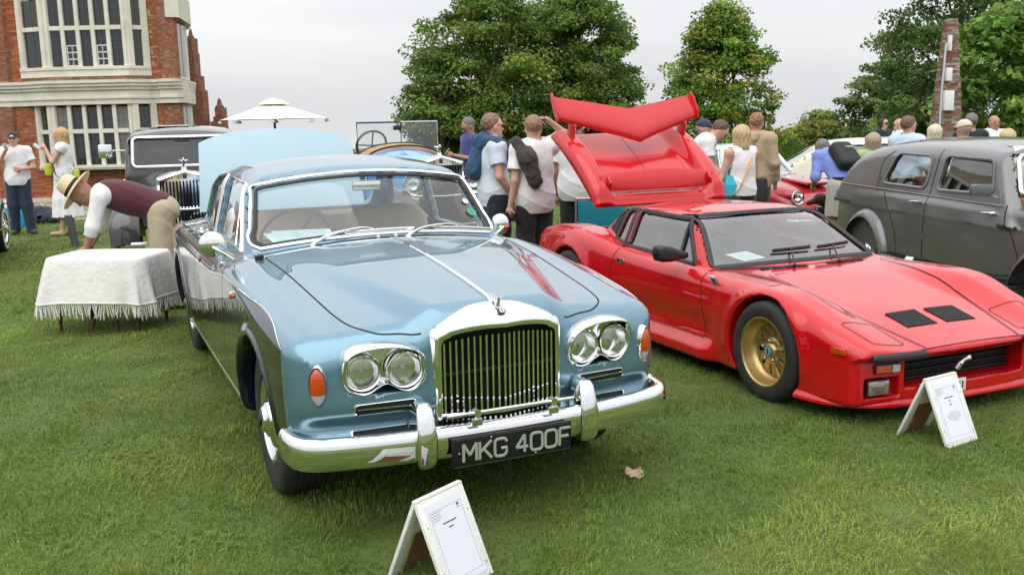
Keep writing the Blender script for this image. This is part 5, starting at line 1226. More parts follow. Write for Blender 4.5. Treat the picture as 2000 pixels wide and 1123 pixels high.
    for x_, y_, r_, w_, rim in ((0, .712, .308, .30, .212), (-WB, .755, .325, .345, .212)):
        for s in (-1, 1): gold_wheel(T, x_, s*y_, s, r_-.0, r_, w_, rim, GOLD)
    MB().box((-3.1, -.50, .10), (.55, .50, .15)).build('underbody', DARKIN, T, smooth=False)
    # ---- interior
    SEAT = mat('charcoal_leather', (.035, .035, .038), .5)
    for s in (-1, 1):
        secs = []
        for z_, w_, d0, d1 in ((.25, .22, 0, .12), (.55, .24, -.06, .06), (.75, .22, -.11, -.01), (.86, .15, -.14, -.05), (.95, .12, -.16, -.08), (.97, .06, -.15, -.10)):
            rp = round_poly([(-1.72+d0, -w_), (-1.72+d1, -w_), (-1.72+d1, w_), (-1.72+d0, w_)], .05, 4); secs.append(np.c_[rp[:, 0], rp[:, 1]+s*.32, np.full(len(rp), z_)])
        MB().loops(secs, cap0=True, cap1=True).build('seat', SEAT, T, sharp=math.radians(80))
    secs = []
    for y in np.linspace(-.66, .66, 9):
        xf = xs(y, .70)+.03; secs.append([(xf, y, .70), (xf-.12, y, .715), (xf-.30, y, .72), (xf-.36, y, .68), (xf-.34, y, .5), (xf, y, .5)])
    MB().loops(secs, cap0=True, cap1=True).build('dashboard', DARKIN, T)
    sw = bpy.data.objects.new('steering_wheel', None); COL.objects.link(sw); sw.parent = T; sw.location = (-1.24, -.34, .69); sw.rotation_euler = (0, math.radians(-68), 0)
    MB().tube([(.17*math.cos(t), .17*math.sin(t), 0) for t in np.linspace(0, 2*PI, 32, endpoint=False)], .014, 8, closed=True).build('wheel_rim', BLACK, sw)
    for t in (.3, PI-.3, 1.5*PI): MB().tube([(0, 0, -.02), (.165*math.cos(t), .165*math.sin(t), 0)], .010, 6).build('spoke', BLACK, sw)
    pa = MB().box((-.085, -.12, 0), (.085, .12, .002)).build('dash_card', mat('white_paper', (.8, .8, .8), .7), T, loc=(-.90, -.33, .745), rot=(0, .18, .3))
    li = MB()
    for q in np.linspace(-.05, .05, 5): li.box((q-.002, -.08, .0022), (q+.002, .08, .0026))
    li.build('print_lines', mat('print_grey', (.35, .36, .38), .8), pa, smooth=False)
    # ---- engine in the bay
    eb = MB(); eb.box((-2.95, -.3, .40), (-2.25, .3, .62), .03); eb.build('engine', mat('engine_metal', (.12, .12, .12), .5, .7), T)
    # ---- raised engine lid (local axes: u up the lid, y across, w out of it)
    th = math.radians(45.5); lid = bpy.data.objects.new('engine_lid', None); COL.objects.link(lid); lid.parent = T; lid.location = (-2.47, 0, 1.035); lid.rotation_euler = (0, -(PI/2-th)+0, 0)
    # after the turn local z = u (up the lid), local x = w (outwards)
    Wd = crv([(-.05, .655), (0, .66), (.5, .68), (1.0, .69)], .03)
    def LF(w, y, u):
        a = np.abs(y); k = sstep(.43, .54, a)
        top = -.055*(1-k)+.035*k*np.sin(np.clip(u/1.0, 0, 1)*PI)**.8+.03*k - .05*sstep(.60, .72, a) - .02*(a/.8)**2
        top = np.where(u < .16, top+.04*(1-k)*sstep(.16, .06, u), top)
        top = top-.045*sstep(.14, .0, u)
        w = w+.17*np.maximum(u, 0)**2
        return rmax(rmax(rmax((w-top)*.9, (-.085-w), .008), a-Wd(u), .03), np.maximum(-u, u-.97-.04*(1-(a/.7)**2)), .02)
    P2, Q2, N2 = nets(LF, (-.33, -.80, -.03), (.16, .80, 1.06), .018)
    obj('lid_panel', P2, Q2, RED, lid, normals=N2)
    ribbon(LF, drop(LF, [(.3, .0, u) for u in np.linspace(.18, .9, 20)], (-1, 0, 0), .8), .004, .001, GAP, 'centre_seam', lid)
    # lower lid spoiler bar
    secs = []
    for y in np.linspace(-.56, .56, 25):
        k = abs(y)/.56; u0 = .27-.02*k; ch = .165*(1-.35*k*k); lift = .035-.03*k*k
        secs.append([(lift-.030, y, u0-ch), (lift-.012, y, u0-ch*.9), (lift+.022, y, u0-ch*.6), (lift+.042, y, u0-ch*.25), (lift+.044, y, u0), (lift+.034, y, u0+.006), (lift+.018, y, u0-ch*.4), (lift-.02, y, u0-ch*.85)])
    MB().loops(secs, cap0=True, cap1=True).build('lid_spoiler', RED, lid, sharp=math.radians(60))
    for s in (-1, 1): MB().box((-.03, s*.50-.012, .14), (.07, s*.50+.012, .22), .004).build('spoiler_mount', RED, lid)
    # delta wing
    secs = []
    for y in np.linspace(-.715, .715, 33):
        k = abs(y)/.715; le = .632+.285*k**.9; te = .985+.165*k; h0 = .025; ch = te-le; tk = .055*(1-.25*k)
        L_ = []
        for t, up in ((0, 0), (.04, .55), (.15, .95), (.35, 1), (.65, .72), (1, .12), (.97, -.1), (.6, -.05), (.3, -.25), (.08, -.4)): L_.append((h0+tk*up+.065*(t)**1.6*1.0+.0, y, le+ch*t))
        secs.append(L_)
    wing = MB().loops(secs, cap0=True, cap1=True).build('rear_wing', RED, lid, sharp=math.radians(55))
    for s in (-1, 1):
        L_ = [(h_, s*.728, u_) for h_, u_ in ((.01, .915), (.055, .905), (.095, .95), (.125, 1.08), (.13, 1.16), (.10, 1.165), (.05, 1.05))]
        MB().loops([[(h_, s*.714, u_) for h_, _, u_ in L_], L_], cap0=True, cap1=True).build('wing_end_plate', RED, wing, smooth=False)
        secs = []
        for w_, u0, u1 in ((-.26, .70, .88), (-.10, .76, .92), (.035, .84, .99)):
            secs.append(np.c_[np.full(8, w_), s*.57+np.array([-.014, .0, .014, .02, .014, 0, -.014, -.02]), np.interp([.1, 0, .1, .5, .9, 1, .9, .5], [0, 1], [u0, u1])])
        MB().loops(secs, cap0=True, cap1=True).build('wing_strut', RED, wing, sharp=math.radians(60))
    return T
bentley(); pantera()
# ================================================================ the other cars
def sub(name, parent, loc, rot=(0, 0, 0)):
    e = bpy.data.objects.new(name, None); COL.objects.link(e); e.parent = parent; e.location = loc; e.rotation_euler = rot; e.empty_display_size = .05
    return e
def big_lamp(T, loc, r, rz=0, depth=.18, m=CHROME):
    h = sub('headlamp', T, loc, (0, 0, rz))
    MB().lathe([(0, -depth), (r*.45, -depth*.92), (r*.8, -depth*.6), (r*.98, -depth*.15), (r*1.06, 0), (r*1.04, .02), (r*.95, .015), (r*.94, 0)], 28, 'x').build('lamp_shell', m, h)
    MB().lathe([(r*.94, 0), (r*.75, -depth*.35), (r*.4, -depth*.55), (0, -depth*.62)], 24, 'x').build('reflector', mat('lamp_reflector'), h)
    MB().lathe([(r*.94, .008), (r*.6, .022), (0, .03)], 24, 'x').build('lens', glass_mat('lamp_lens'), h)
    return h
def gen_car(T, paint, zc, Ym, gh, arches, wins, h, rear, front, zlow=.22, roofm=None, split=None, tum=.35, belt=1.0, bar=.06, ff=.12, rr_=.12, shoulder=.08, glass='car_glass', hole=True, crown=.06):
    """saloon / coupe body from a side profile, a plan profile and a cabin profile"""
    zc, Ym, Zr, Wg = crv(zc, .06), crv(Ym, .06), crv(gh['zr'], .05), gh['w']
    f0, fs = gh['front']; r0, rs = gh['rear']
    def low(x, y, z):
        a = np.abs(y); Y = Ym(x)-bar*(np.maximum(z-.6, 0)/.35)**2-.03*(np.maximum(.5-z, 0)/.3)**2
        f = rmax(z-(zc(x)-.05*(a/.7)**2), a-Y, shoulder); f = rmax(f, x-front+.10*(a/.7)**2, ff); f = rmax(f, rear-x+.08*(a/.7)**2, rr_); f = rmax(f, zlow-z, .04)
        for (ax_, ar, az) in arches: f = rmax(f, -np.maximum(np.hypot(x-ax_, z-az)-ar, .5-a), .012)
        return f
    def gh_(x, y, z):
        a = np.abs(y); s = a-(Wg-tum*(z-belt))
        f = rmax(s, z-(Zr(x)-crown*(a/.6)**2), .09); f = rmax(f, (x-(f0-fs*(z-belt)-.22*y*y))/math.hypot(1, fs), .05)
        return rmax(f, ((r0+rs*(z-belt)+.15*y*y)-x)/math.hypot(1, rs), .07)
    def solid(x, y, z): return rmin(low(x, y, z), np.maximum(gh_(x, y, z), belt-.2-z), .025)
    def F(x, y, z):
        a = np.abs(y); f = solid(x, y, z)
        if not hole: return f
        f = rmax(f, -np.maximum(np.maximum(gh_(x, y, z)+.055, a-(Wg-.06)), np.maximum(belt-.4-z, np.maximum(x-f0+.05, r0+.1-x))), .006)
        wsn = np.maximum(np.maximum(belt+.05-z, z-gh['wt']), a-(Wg-.115-tum*(z-belt))); wsn = np.maximum(wsn, f0-fs*(z-belt)-.22-x); wsn = np.maximum(wsn, x-f0-.2)
        f = rmax(f, -wsn, .008)
        rwn = np.maximum(np.maximum(belt+.05-z, z-gh['wt']), a-(Wg-.13-tum*(z-belt))); rwn = np.maximum(rwn, x-(r0+rs*(z-belt)+.3)); rwn = np.maximum(rwn, r0-.2-x)
        f = rmax(f, -rwn, .008)
        for w_ in wins: f = rmax(f, -np.maximum(inpoly(x, z, w_)+.01, .35-a), .006)
        return f
    yl = max(np.abs(Ym(np.linspace(rear, front, 50))))+.08
    P, Q, N = nets(F, (rear-.06, -yl, zlow-.06), (front+.06, yl, float(np.max(Zr(np.linspace(r0, f0, 40))))+.08), h)
    c = P[Q].mean(1); lab = np.zeros(len(Q), int); lab[(c[:, 2] > belt+.02) & (c[:, 0] < f0+.02) & (c[:, 0] > r0-.02)] = 1
    if split: lab[(lab == 0) & (c[:, 0] > split)] = 2
    R = panels(P, Q, N, lab, ['body', 'roof', 'bonnet_and_wings'], T, [paint, roofm or paint, paint])
    GL = glass_mat(glass, (.80, .86, .85), 1.5, 0, .05)
    g = np.array([[(f0+.5, v*(Wg-.05-tum*(z-belt)), z) for v in np.linspace(-1, 1, 12)] for z in np.linspace(belt+.04, gh['wt']+.01, 6)]); patch(solid, g, (-1, 0, 0), -.02, 'windscreen', GL, T, 2)
    for s in (-1, 1):
        for w_ in wins:
            A = np.array(w_); g = np.zeros((5, 6, 3)); n = len(A)//2
            zs = np.linspace(A[:, 1].min(), A[:, 1].max(), 5)
            for i, z in enumerate(zs):
                xx = np.linspace(A[:, 0].min()-.02, A[:, 0].max()+.02, 200); ins = xx[inpoly(xx, np.full(200, np.clip(z, zs[0]+.004, zs[-1]-.004)), w_) < .01]; 
                if len(ins) < 2: ins = np.array([A[:, 0].mean(), A[:, 0].mean()+.01])
                for j, v in enumerate(np.linspace(0, 1, 6)): g[i, j] = (ins[0]+(ins[-1]-ins[0])*v, s*1.4, z)
            patch(solid, g, (0, -s, 0), -.022, 'side_window', GL, T, 1.4)
    return R, solid, low
def seats(T, m, x, w, zt, z0=.4):
    for s in (-1, 1):
        rp = round_poly([(-.08, -.22), (.08, -.22), (.08, .22), (-.08, .22)], .06, 4); MB().loops([np.c_[rp[:, 0]*k+x-dx, rp[:, 1]*k2+s*w, np.full(len(rp), z_)] for z_, k, k2, dx in ((z0, 1, 1, 0), (zt-.15, 1, 1, .08), (zt-.03, .8, .9, .11), (zt, .4, .6, .12))], cap0=True, cap1=True).build('seat', m, T, sharp=math.radians(80))
def poly_frame(T, solid, poly, s, r, m, name='window_frame', lift=.003, up=None):
    pl = drop(solid, dense([(q[0], s*1.4, q[1]) for q in poly], .04, True), (0, -s, 0), 1.4, lift)
    return MB().tube(pl, r, 6, closed=True, up=(0, s, .4), flat=(1, .6)).build(name, m, T)
def grey_saloon():
    x0, y0, yaw = 4.682, 10.68, -1.45
    T = thing('vintage_saloon', 'dark grey satin vintage saloon with rounded wings and running board', 'car', (x0, y0, -.152), yaw)
    GR = mat('grey_satin_paint', (.125, .127, .128), .34, .35, coat=1, coatr=.10, var=.10, vscale=1.5)
    RW = [tuple(q) for q in round_poly([(.20, 1.085), (1.05, 1.08), (1.05, 1.395), (.36, 1.405)], .09, 5)]; FW = [tuple(q) for q in round_poly([(1.24, 1.08), (2.13, 1.095), (2.02, 1.39), (1.26, 1.405)], .07, 5)]
    zc = [(-1.0, .55), (-.8, .90), (-.5, 1.02), (0, 1.05), (1, 1.05), (2.3, 1.03), (2.8, 1.02), (3.4, .98), (3.8, .90)]
    Ym = [(-1.0, .70), (-.6, .765), (-.1, .785), (.6, .795), (1.5, .80), (2.3, .78), (2.65, .64), (3.0, .48), (3.4, .40), (3.8, .33)]
    R, solid, low = gen_car(T, GR, zc, Ym, dict(zr=[(-.95, .80), (-.80, 1.12), (-.66, 1.33), (-.42, 1.46), (-.05, 1.525), (.5, 1.56), (1.1, 1.565), (1.7, 1.55), (2.1, 1.52), (2.5, 1.47)], w=.742, front=(2.46, .72), rear=(-.92, .35), wt=1.43), [], [RW, FW], .029, -1.0, 3.75, .36, tum=.25, belt=1.03, bar=.02, shoulder=.05, crown=.08)
    for s in (-1, 1):
        for w_ in (RW, FW): poly_frame(T, solid, w_, s, .018, GR, 'window_rib', .002)
        # belt moulding and shut lines
        pth = drop(solid, [(x, s*1.4, 1.025-.008*x) for x in np.linspace(-.75, 2.4, 40)], (0, -s, 0), 1.4, .002); MB().tube(pth, .010, 6, flat=(.6, 1)).build('belt_moulding', GR, T)
        for pts in ([(1.15, 1.46), (1.15, 1.03), (1.155, .40)], [(.12, 1.0), (.10, 1.3), (.28, 1.43)], [(2.34, 1.02), (2.40, .85), (2.50, .60), (2.47, .48), (2.30, .415), (1.2, .40)], [(.30, 1.0), (.44, .85), (.60, .62), (.66, .40)]):
            q = curve3([(p[0], s*1.4, p[1]) for p in pts], 26); ribbon(solid, drop(solid, q, (0, -s, 0), 1.4), .009, .003, GAP, 'shut_line', T)
        for hx, hz in ((1.04, .955), (2.22, .945)):
            p = drop(solid, [(hx, s*1.4, hz)], (0, -s, 0), 1.4)[0]; MB().tube([(.02, 0, 0), (.02, s*.04, 0), (-.11, s*.045, -.005)], [.014, .014, .008], 8).build('door_handle', CHROME, T, loc=p)
        for z_ in (.62, .92):
            p = drop(solid, [(1.155, s*1.4, z_)], (0, -s, 0), 1.4)[0]; MB().tube([(0, 0, -.03), (0, 0, .03)], .012, 8).build('hinge', GR, T, loc=p)
        p = drop(solid, [(.13, s*1.4, 1.12)], (0, -s, 0), 1.4)[0]; MB().tube([(0, 0, -.03), (0, 0, .03)], .012, 8).build('hinge', GR, T, loc=p)
        # wings: swept shells over the wheels
        for (cx, sx, nm) in ((0, 1, 'rear_wing'), (3.08, 1, 'front_wing')):
            secs = []
            for t in np.linspace(-.28, PI+.35, 22):
                rr = .455+.03*math.sin(t); xx, zz = cx-rr*math.cos(t)*1.08, .35+rr*math.sin(t)
                if nm == 'front_wing' and t < PI/2: xx = cx-rr*math.cos(t)*1.25
                L_ = []
                for k in np.linspace(0, 1, 7): ang = k*PI*.62; L_.append((xx+.05*(math.cos(ang)-1)*(-math.cos(t)), s*(.60+.26*math.sin(ang*.81)), zz-.10*(1-math.cos(ang))*.9))
                secs.append(L_)
            A = MB().loops(secs, close=False); A.build(nm, GR, T, sharp=math.radians(70))
        MB().box((.42, s*.70, .335), (2.62, s*.86, .375), .012).build('running_board', mat('running_board_rubber', (.03, .03, .03), .6), T)
        for k in range(5): MB().box((.45, s*(.735+.026*k)-.004, .375), (2.60, s*(.735+.026*k)+.004, .381)).build('tread_rib', BLACK, T)
        MB().tube([(.42, s*.862, .355), (2.62, s*.862, .355)], .012, 6).build('board_trim', CHROME2, T)
        for cx in (0, 3.08): disc_wheel(T, cx, s*.70, s, .345, .345, .15, .21, (GR, CHROME, mat('hub_badge_dark', (.05, .05, .05), .3, .8)))
        MB().box((2.20, s*.80, 1.10), (2.24, s*1.0, 1.20), .02).build('door_mirror', GR, T); MB().tube([(2.22, s*.70, 1.06), (2.22, s*.84, 1.12)], .01, 6).build('mirror_arm', CHROME, T)
        big_lamp(T, (3.4, s*.55, .80), .10, 0)
    lpw = [(y, z) for y, z in round_poly([(-.60, 1.10), (.60, 1.10), (.50, 1.43), (-.50, 1.43)], .06, 5)]
    pth = drop(solid, [(3.2, *q) for q in lpw], (-1, 0, 0), 2, .004); MB().tube(pth, .018, 8, closed=True).build('windscreen_frame', CHROME, T)
    # roof panel seam, grille, interior
    q = drop(solid, [(x, y, 2) for x, y in round_poly([(.3, -.42), (2.0, -.42), (2.0, .42), (.3, .42)], .1, 5)], (0, 0, -1), 1.2); ribbon(solid, np.r_[q, q[:1]], .012, .004, GAP, 'sunroof_seam', T)
    BRN = mat('tan_leather', (.32, .11, .045), .5); DK = mat('dark_leather', (.025, .025, .027), .5)
    seats(T, DK, 1.35, .34, 1.08, .5); MB().box((.0, -.62, .5), (.22, .62, 1.12), .08).build('rear_seat', DK, T)
    MB().box((.30, -.66, .86), (2.2, -.62, 1.06), .01).build('door_trim', BRN, T); MB().box((.30, .62, .86), (2.2, .66, 1.06), .01).build('door_trim', BRN, T); MB().box((2.25, -.62, .9), (2.42, .62, 1.08), .03).build('dashboard', BRN, T)
    sw = sub('steering_wheel', T, (2.05, -.34, 1.08), (0, -1.1, 0)); MB().tube([(.2*math.cos(t), .2*math.sin(t), 0) for t in np.linspace(0, 2*PI, 28, endpoint=False)], .012, 6, closed=True).build('wheel_rim', BLACK, sw)
    MB().box((-.2, -.2, .0), (.0, .2, .002)).build('screen_notice', mat('cream_paper', (.70, .70, .60), .7), T, loc=(2.14, -.30, 1.34), rot=(0, 1.0, 0))
    MB().loops([[(3.77, y*k, .45+z) for y, z in ((-.30, 0), (.30, 0), (.26, .5), (-.26, .5))] for k in (1, .9)], cap1=True).build('grille', CHROME, T, smooth=False)
def red_coupe():
    x0, y0, yaw = 4.36, 14.62, -1.15
    T = thing('sports_coupe', 'dark red classic coupe with pale blue hardtop and round chrome headlamps', 'car', (x0, y0, gz(x0, y0)), yaw)
    RD = mat('dark_red_paint', (.36, .012, .022), .3, coat=1, spec=.2); PB = mat('pale_roof_paint', (.48, .58, .60), .35, coat=.6)
    zc = [(-3.1, .55), (-2.6, .82), (-1.8, .90), (-.95, .93), (-.3, .90), (.3, .80), (.7, .62)]
    Ym = [(-3.1, .55), (-2.4, .74), (-1, .79), (0, .80), (.5, .74), (.75, .62)]
    W1 = [(-1.02, .95), (-1.35, 1.32), (-1.95, 1.33), (-2.05, .95)]
    R, solid, low = gen_car(T, RD, zc, Ym, dict(zr=[(-2.9, .95), (-2.4, 1.25), (-1.9, 1.39), (-1.4, 1.405), (-1.0, 1.34)], w=.70, front=(-.78, 1.0), rear=(-2.75, 1.1), wt=1.31), [(0, .35, .33), (-2.4, .35, .33)], [W1], .033, -3.05, .80, .22, roofm=PB, tum=.42, belt=.90)
    for s in (-1, 1):
        big_lamp(T, (.66, s*.60, .68), .095, s*.05, .12)
        MB().ball((.16, s*.60, .69), (.46, .15, .14), 18, 10).build('wing_crown', RD, T)
        disc_wheel(T, 0, s*.68, s, .32, .32, .16, .20, (CHROME, CHROME, CHROME)); disc_wheel(T, -2.4, s*.68, s, .32, .32, .16, .20, (CHROME, CHROME, CHROME))
        poly_frame(T, solid, W1, s, .012, CHROME)
    lpw = [(y, z) for y, z in round_poly([(-.62, .95), (.62, .95), (.50, 1.315), (-.50, 1.315)], .05, 5)]
    pth = drop(solid, [(0, *q) for q in lpw], (-1, 0, 0), 2, .004); MB().tube(pth, .015, 8, closed=True).build('windscreen_frame', CHROME, T)
    for y in (-.3, .2): MB().tube([(-.72, y, .95), (-.86, y+.25, 1.0)], .007, 6).build('wiper', CHROME, T)
    sc = MB(); sc.box((-.25, -.24, .855), (.35, .24, .90), .03); sc.build('bonnet_scoop', RD, T, rot=(0, .10, 0)); MB().box((.33, -.18, .80), (.352, .18, .835)).build('scoop_mouth', GAP, T, smooth=False)
    gr = MB().prism(round_poly([(-.42, .36), (.42, .36), (.36, .56), (-.36, .56)], .08, 5), .70, .80, 'x').build('grille', GAP, T, smooth=False)
    for k in range(6): MB().tube([(.81, -.39, .38+.032*k), (.82, 0, .38+.032*k), (.81, .39, .38+.032*k)], .006, 6).build('grille_bar', CHROME, T)
    MB().tube(curve3([(.62, -.74, .34), (.80, -.62, .34), (.86, 0, .34), (.80, .62, .34), (.62, .74, .34)], 24), .035, 8, flat=(.6, 1)).build('front_bumper', CHROME, T)
    pl = MB().box((.87, -.26, .20), (.88, .26, .31)).build('number_plate', mat('plate_black'), T, smooth=False)
    yp = -.20
    for ch in '59':
        mb = MB()
        for st in stroke_char(ch, .078, .05): mb.tube([(.883, yp+q[0], .215+q[1]) for q in st], .006, 6)
        mb.build('plate_character', mat('plate_silver'), pl); yp += .065
    seats(T, DARKIN, -1.7, .32, .98, .4); MB().box((-1.15, -.6, .75), (-.95, .6, .93), .03).build('dashboard', DARKIN, T)
def cream_saloon():
    x0, y0, yaw = 5.75, 17.3, -.22
    T = thing('pale_saloon', 'pale cream green saloon with chrome framed side window behind the red coupe', 'car', (x0, y0, gz(x0, y0)), yaw)
    CR = mat('cream_green_paint', (.56, .56, .42), .35, coat=.8)
    zc = [(-1.1, .72), (-.8, .90), (-.3, .95), (1, .95), (2.0, .95), (3.2, .85), (3.5, .7)]; Ym = [(-1.1, .70), (-.5, .82), (.5, .86), (2, .86), (3.4, .76)]
    W1 = [tuple(q) for q in round_poly([(-.38, 1.0), (.55, 1.0), (.55, 1.33), (.02, 1.33)], .06, 4)]; W2 = [(.62, 1.0), (1.55, 1.0), (1.32, 1.33), (.62, 1.33)]
    R, solid, low = gen_car(T, CR, zc, Ym, dict(zr=[(-1.2, .90), (-.7, 1.15), (-.2, 1.37), (.3, 1.42), (.9, 1.43), (1.5, 1.38), (1.9, 1.2)], w=.80, front=(2.0, 1.0), rear=(-1.02, 1.45), wt=1.33), [(0, .36, .34), (2.7, .36, .34)], [W1, W2], .040, -1.1, 3.5, .24, tum=.34, belt=.96)
    for s in (-1, 1):
        for w_ in (W1, W2): poly_frame(T, solid, w_, s, .022, CHROME)
        for cx in (0, 2.7): disc_wheel(T, cx, s*.72, s, .33, .33, .17, .20, (CHROME, CHROME, CHROME))
        MB().box((-1.06, s*.55, .60), (-1.12, s*.72, .78), .02).build('tail_lamp', mat('red_lens', (.4, .01, .01), .2, coat=1), T)
    g = np.array([[(-1.8, v*.62*(1-.3*(z-.96)), z) for v in np.linspace(-1, 1, 8)] for z in np.linspace(1.02, 1.34, 5)]); patch(solid, g, (1, 0, 0), -.02, 'rear_window', glass_mat('car_glass'), T, 2)
    MB().tube(curve3([(-.9, -.84, .45), (-1.15, -.7, .45), (-1.2, 0, .45), (-1.15, .7, .45), (-.9, .84, .45)], 20), .045, 8, flat=(.5, 1)).build('rear_bumper', CHROME, T)
    seats(T, DARKIN, 1.0, .38, 1.08, .4); MB().box((-.2, -.6, .5), (.05, .6, 1.05), .06).build('rear_seat', DARKIN, T)
def teal_roadster():
    x0, y0, yaw = -7.27-.70*.949, 13.78-.70*.315, -1.25
    T = thing('teal_sports_car', 'dark teal classic car with chrome hub and whitewall tyre cut by the picture edge', 'car', (x0, y0, gz(x0, y0)), yaw)
    TL = mat('teal_paint', (.022, .10, .135), .3, .4, coat=1)
    zc = [(-.9, .45), (-.6, .75), (0, .86), (.7, .86), (1.4, .88), (2.2, .85), (3.0, .7)]; Ym = [(-.9, .50), (-.5, .70), (0, .78), (1, .76), (2.4, .78), (3.1, .60)]
    R, solid, low = gen_car(T, TL, zc, Ym, dict(zr=[(.2, .9), (.5, 1.1), (1.0, 1.2), (1.4, 1.15)], w=.62, front=(1.55, .9), rear=(.1, 1.0), wt=1.12), [(0, .36, .33), (2.45, .36, .33)], [], .045, -.75, 3.1, .22, tum=.4, belt=.88)
    for s in (-1, 1):
        MB().tube([(-.4, s*.785, .42), (.4, s*.79, .36), (1.9, s*.785, .36)], .012, 6).build('sill_strip', CHROME, T)
        for cx in (0, 2.45):
            w_ = disc_wheel(T, cx, s*.69, s, .33, .33, .17, .21, (CHROME, CHROME, CHROME)); MB().lathe([(.285, s*.092), (.235, s*.094)], 40).build('whitewall', mat('whitewall', (.7, .69, .66), .7), w_)
        big_lamp(T, (2.95, s*.52, .66), .09); MB().box((-.72, s*.45, .55), (-.62, s*.6, .65), .02).build('tail_lamp', mat('red_lens', (.4, .01, .01), .2, coat=1), T)
def rolls(name, label, loc, yaw, paint, opts):
    """upright vintage car with temple radiator; origin below the radiator"""
    T = thing(name, label, 'car', (loc[0], loc[1], gz(*loc)), yaw); zr = opts['zr']; wr = .30
    # radiator: square shell with pediment
    def lo(k, x, dz=0): return [(x, -wr*k, .42), (x, wr*k, .42), (x, wr*k, zr-.085+dz), (x, 0, zr+dz), (x, -wr*k, zr-.085+dz)]
    MB().loops([lo(1, -.16), lo(1, 0), lo(.92, .012, -.025), lo(.90, .0, -.03), lo(.89, -.03, -.03)], cap0=True).build('radiator_shell', CHROME, T, smooth=False)
    MB().box((-.06, -.26, .42), (-.04, .26, zr-.11)).build('radiator_core', GAP, T, smooth=False)
    MB().raw([(.004, -.268, zr-.115), (.004, .268, zr-.115), (.004, 0, zr-.03)], [(0, 1, 2)]).build('pediment', CHROME, T, smooth=False); MB().box((0, -.27, zr-.125), (.012, .27, zr-.112)).build('radiator_lintel', CHROME, T, smooth=False)
    vn = MB(); vn.box((-.02, -.009, 0), (0, .009, 1)); vm = vn.mesh('radiator_vane', CHROME if opts.get('chrome') else mat('dark_vane', (.10, .10, .10), .25, .9), smooth=False)
    for i in range(15): o = add('radiator_vane', vm, T, (-.01, (i-7)*.036, .44)); o.scale = (1, 1, zr-.125-.44)
    MB().box((.004, -.022, zr-.10), (.012, .022, zr-.045), .002).build('enamel_badge', mat('maroon_enamel', (.16, .015, .015), .3), T)
    m = MB(); m.tube([(-.05, 0, zr-.01), (-.05, 0, zr+.03)], [.035, .03], 10); m.tube([(-.05, 0, zr+.03), (-.045, 0, zr+.075), (-.025, 0, zr+.11)], [.018, .014, .01], 8); m.ball((-.015, 0, zr+.12), .012, 8, 6)
    for s in (-1, 1): m.tube([(-.045, s*.01, zr+.09), (-.09, s*.05, zr+.105)], [.012, .004], 6, flat=(.5, 1.4))
    m.build('mascot', CHROME, T)
    # bonnet
    Lb = opts['bonnet']; wb, zb_ = opts['scuttle']
    def sec(x, w, z, z0=.62): 
        return [(x, -w, z0)]+[(x, -w*math.cos(t)*(1-.06*math.sin(t)), z-.20+.20*math.sin(t)**.8 if t > 0 else z-.20) for t in np.linspace(0, PI, 15)]+[(x, w, z0)]
    MB().loops([sec(-.16-(Lb-.16)*k, .29+(wb-.29)*k**1.1, zr-.03+(zb_-zr+.03)*k**.9) for k in np.linspace(0, 1, 9)], close=False).build('bonnet', paint, T, sharp=math.radians(60))
    MB().tube([(-.16-(Lb-.16)*k, 0, zr-.03+(zb_-zr+.03)*k**.9+.004) for k in np.linspace(0, 1, 9)], .006, 6).build('bonnet_hinge', CHROME2, T)
    for s in (-1, 1):
        for k in range(14):
            xk = -.35-(Lb-.55)*k/13; MB().box((xk-.012, s*(.33+.10*k/13)-.01, .72), (xk+.012, s*(.33+.10*k/13)+.012, .90), .004).build('bonnet_louvre', paint, T)
    # wings, wheels
    for s in (-1, 1):
        secs = []
        path = curve3([(.50, .45), (.46, .70), (.25, .86), (0, .90), (-.28, .84), (-.6, .62), (-1.0, .42), (-1.25, .38)], 30)
        for x, z in path: secs.append([(x-.02, s*.50, z-.02), (x, s*.56, z), (x, s*.66, z+.025), (x, s*.76, z), (x-.02, s*.80, z-.05), (x-.03, s*.79, z-.10)])
        MB().loops(secs, close=False).build('front_wing', opts.get('wing', paint), T, sharp=math.radians(70))
        MB().box((-Lb-1.9, s*.58, .36), (-1.2, s*.80, .40), .01).build('running_board', BLACK, T)
        big_lamp(T, (.12, s*opts.get('lampy', .42), opts.get('lampz', .92)), opts.get('lampr', .135), 0, .24)
        disc_wheel(T, -.0, s*.70, s, .40, .40, .13, .27, (opts.get('rimm', CHROME2), CHROME, CHROME)); disc_wheel(T, -3.1, s*.70, s, .40, .40, .13, .27, (opts.get('rimm', CHROME2), CHROME, CHROME))
        secs = []
        for t in np.linspace(-.2, PI+.2, 16): xx, zz = -3.1-.50*math.cos(t), .40+.50*math.sin(t); secs.append([(xx, s*.56, zz), (xx, s*.66, zz+.02), (xx, s*.78, zz), (xx, s*.80, zz-.04)])
        MB().loops(secs, close=False).build('rear_wing', opts.get('wing', paint), T, sharp=math.radians(70))
    MB().tube([(.14, -.42, .80), (.10, 0, .78), (.14, .42, .80)], .014, 8).build('lamp_bar', CHROME, T)
    MB().tube(curve3([(.42, -.70, .46), (.52, -.5, .46), (.54, 0, .46), (.52, .5, .46), (.42, .70, .46)], 20), .03, 8, flat=(.4, 1)).build('front_bumper', CHROME, T)
    MB().box((-3.9, -.4, .42), (.3, .4, .52)).build('chassis', DARKIN, T, smooth=False)
    return T
